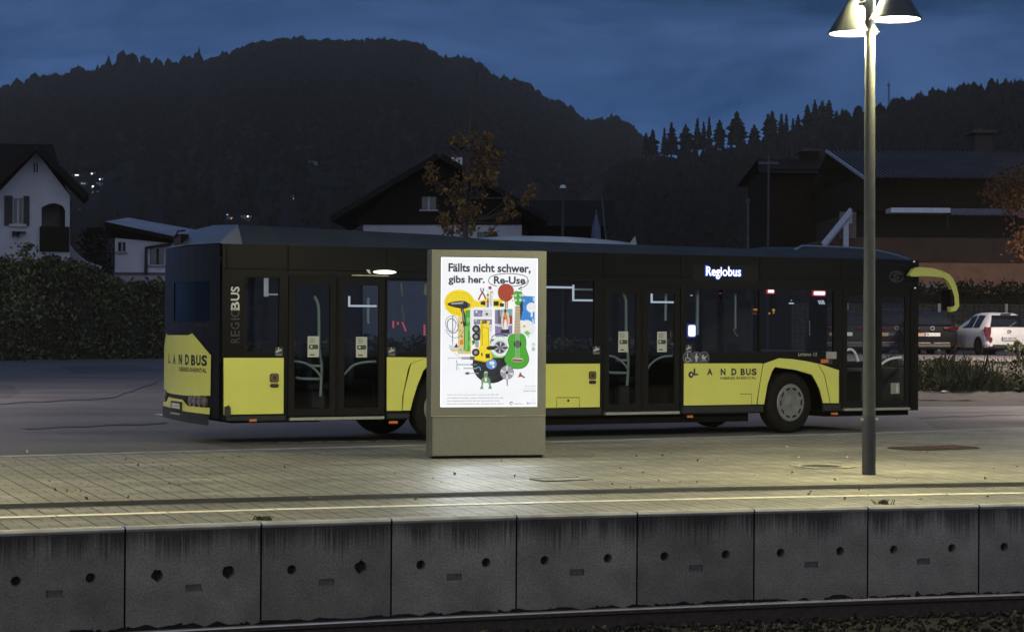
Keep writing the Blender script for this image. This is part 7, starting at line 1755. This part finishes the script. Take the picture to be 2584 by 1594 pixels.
    q = MB(); q.prism(ell(0, bh-.08 if not suv else bh-.05, .075, .05 if not suv else .07, 18), lambda a, b, d: (d, a, b), -.035, .02, M('badge_chrome', (.55, .55, .52), .2, .8), [ell(0, bh-.08 if not suv else bh-.05, .05, .03 if not suv else .045, 14)]); q.build('badge', o)
    q = MB(); q.box(-.02, .1, -hw*.7, hw*.7, .26, .36, blk if not suv else M('bumper_grey', (.05, .05, .05), .5)); 
    if suv:
        for a, b in ((-hw*.66, -.06), (.06, hw*.66)): q.box(-.04, -.01, a, b, .385, .41, M('chrome_warm', (.6, .52, .36), .25, .8))
        q.box(-.03, .0, .26, .5, .62, .73, M('brass_panel', (.45, .33, .2), .4, .5))
    q.build('bumper', o)
    for x in (.62, Lc-.68):
        for sgn in (-1, 1):
            T = Matrix.Translation((x, sgn*(hw-.10), .30)) @ Matrix.Rotation(-sgn*PI/2, 4, 'X'); q = MB(T); q.lathe([(.17, .1), (.22, .115), (.28, .11), (.30, .08), (.30, -.1), (.2, -.1)], RUB, 24); w_ = q.build('wheel', o, smooth=40)
            q = MB(T); q.lathe([(0, .09), (.05, .1), (.1, .08), (.18, .105)], HUB, 20); q.build('rim', w_)
            q = MB(); q.prism(ell(x, .30, .335, .335, 24), lambda a, b, d: (a, d, b), sgn*(hw+.004), sgn*(hw-.03), blk); q.build('wheel_arch', o)
    q = MB(); q.box(.3, Lc-.3, -hw*.8, hw*.8, .18, .27, blk); q.build('underside', o)
    return o
CW = M('car_paint_white', (.68, .67, .66), .3, nvar=.03, coat=.5); CBK = M('car_paint_black', (.007, .007, .009), .25, nvar=.1, spec=.15, coat=.15); CGR = M('car_paint_dark_green', (.016, .02, .017), .25, nvar=.1, spec=.2, coat=.2); CRD = M('car_paint_dark_red', (.03, .009, .009), .3, nvar=.1, spec=.15, coat=.15)
cw = atY(2546, 880, 66.5)
car('white three door hatchback parked with its tail to the road', Vector((cw.x+.0, 66.5, LOTZ)), R(102), CW, 'FK 495 FX', '', False, 3.6, 1.64, 1.43)
cb = atY(2352, 880, 67.5)
car('black hatchback with a glinting red tail light parked beside the white car', Vector((cb.x, 67.5, LOTZ)), R(92), CBK, 'FK', '', True, 4.2, 1.8, 1.46, True, PLW, True)
cg = atY(2130, 880, 67)
car('dark green car with a pale plate seen through the open front of the bus', Vector((cg.x, 67, LOTZ)), R(88), CGR, 'FK', '', False, 4.1, 1.78, 1.5, True, PLW, True)
cr_ = atY(2262, 880, 68.5)
car('dark red car seen dimly through the front door glass of the bus', Vector((cr_.x, 68.5, LOTZ)), R(89), CRD, 'FK', '', False, 4.1, 1.8, 1.55, True, PLT, True)

# ------------------------------------------------------------------ street lights outside the frame that light road and cars
def road_light(x, y, h, e, col, label, aim=0.):
    o = thing('street_lamp', label, 'street lamp', (x, y, 0)); g = MB(); g.tube([(0, 0, -.1), (0, 0, h)], [.09, .06], POST, 10); g.build('pole', o, smooth=40)
    g = MB(); g.tube([(0, 0, h-.1), (0, -.6, h+.1)], .04, POST, 8); g.box(-.15, .15, -1.2, -.5, h+.06, h+.18, POST); hd = g.build('lamp_head', o); g = MB(); g.box(-.12, .12, -1.15, -.6, h+.035, h+.058, LENS); g.build('lens', hd)
    l = bpy.data.lights.new('street_light_lamp', 'SPOT'); l.energy = e; l.spot_size = R(165); l.spot_blend = .35; l.color = col; l.shadow_soft_size = .2
    q = bpy.data.objects.new('street_light_lamp', l); COL.objects.link(q); q.parent = o; q.location = (0, -.85, h-.05); q.rotation_euler = (aim, 0, 0)
road_light(-17, 44, 7.5, 4600, (1, .86, .80), 'street lamp lighting the road beyond the frame on the left')
road_light(18, 57, 8, 12500, (1, .83, .68), 'street lamp lighting road and cars beyond the frame on the right')

# ------------------------------------------------------------------ the damp evening air
HZ = bpy.data.materials.new('evening_haze'); t, N, L = nodes_of(HZ)
for n in list(N):
    if n.type != 'OUTPUT_MATERIAL': N.remove(n)
out = [n for n in N if n.type == 'OUTPUT_MATERIAL'][0]
pv = N.new('ShaderNodeVolumePrincipled'); pv.inputs['Color'].default_value = (1, .92, .78, 1); pv.inputs['Density'].default_value = .00016; pv.inputs['Anisotropy'].default_value = 0
L.new(pv.outputs[0], out.inputs['Volume'])
g = MB(); g.box(-1900, 1900, -60, 1760, -8, 330, HZ); o = g.build('haze'); o['kind'] = 'stuff'; o['label'] = 'thin grey evening haze in the valley air'; o['category'] = 'haze'
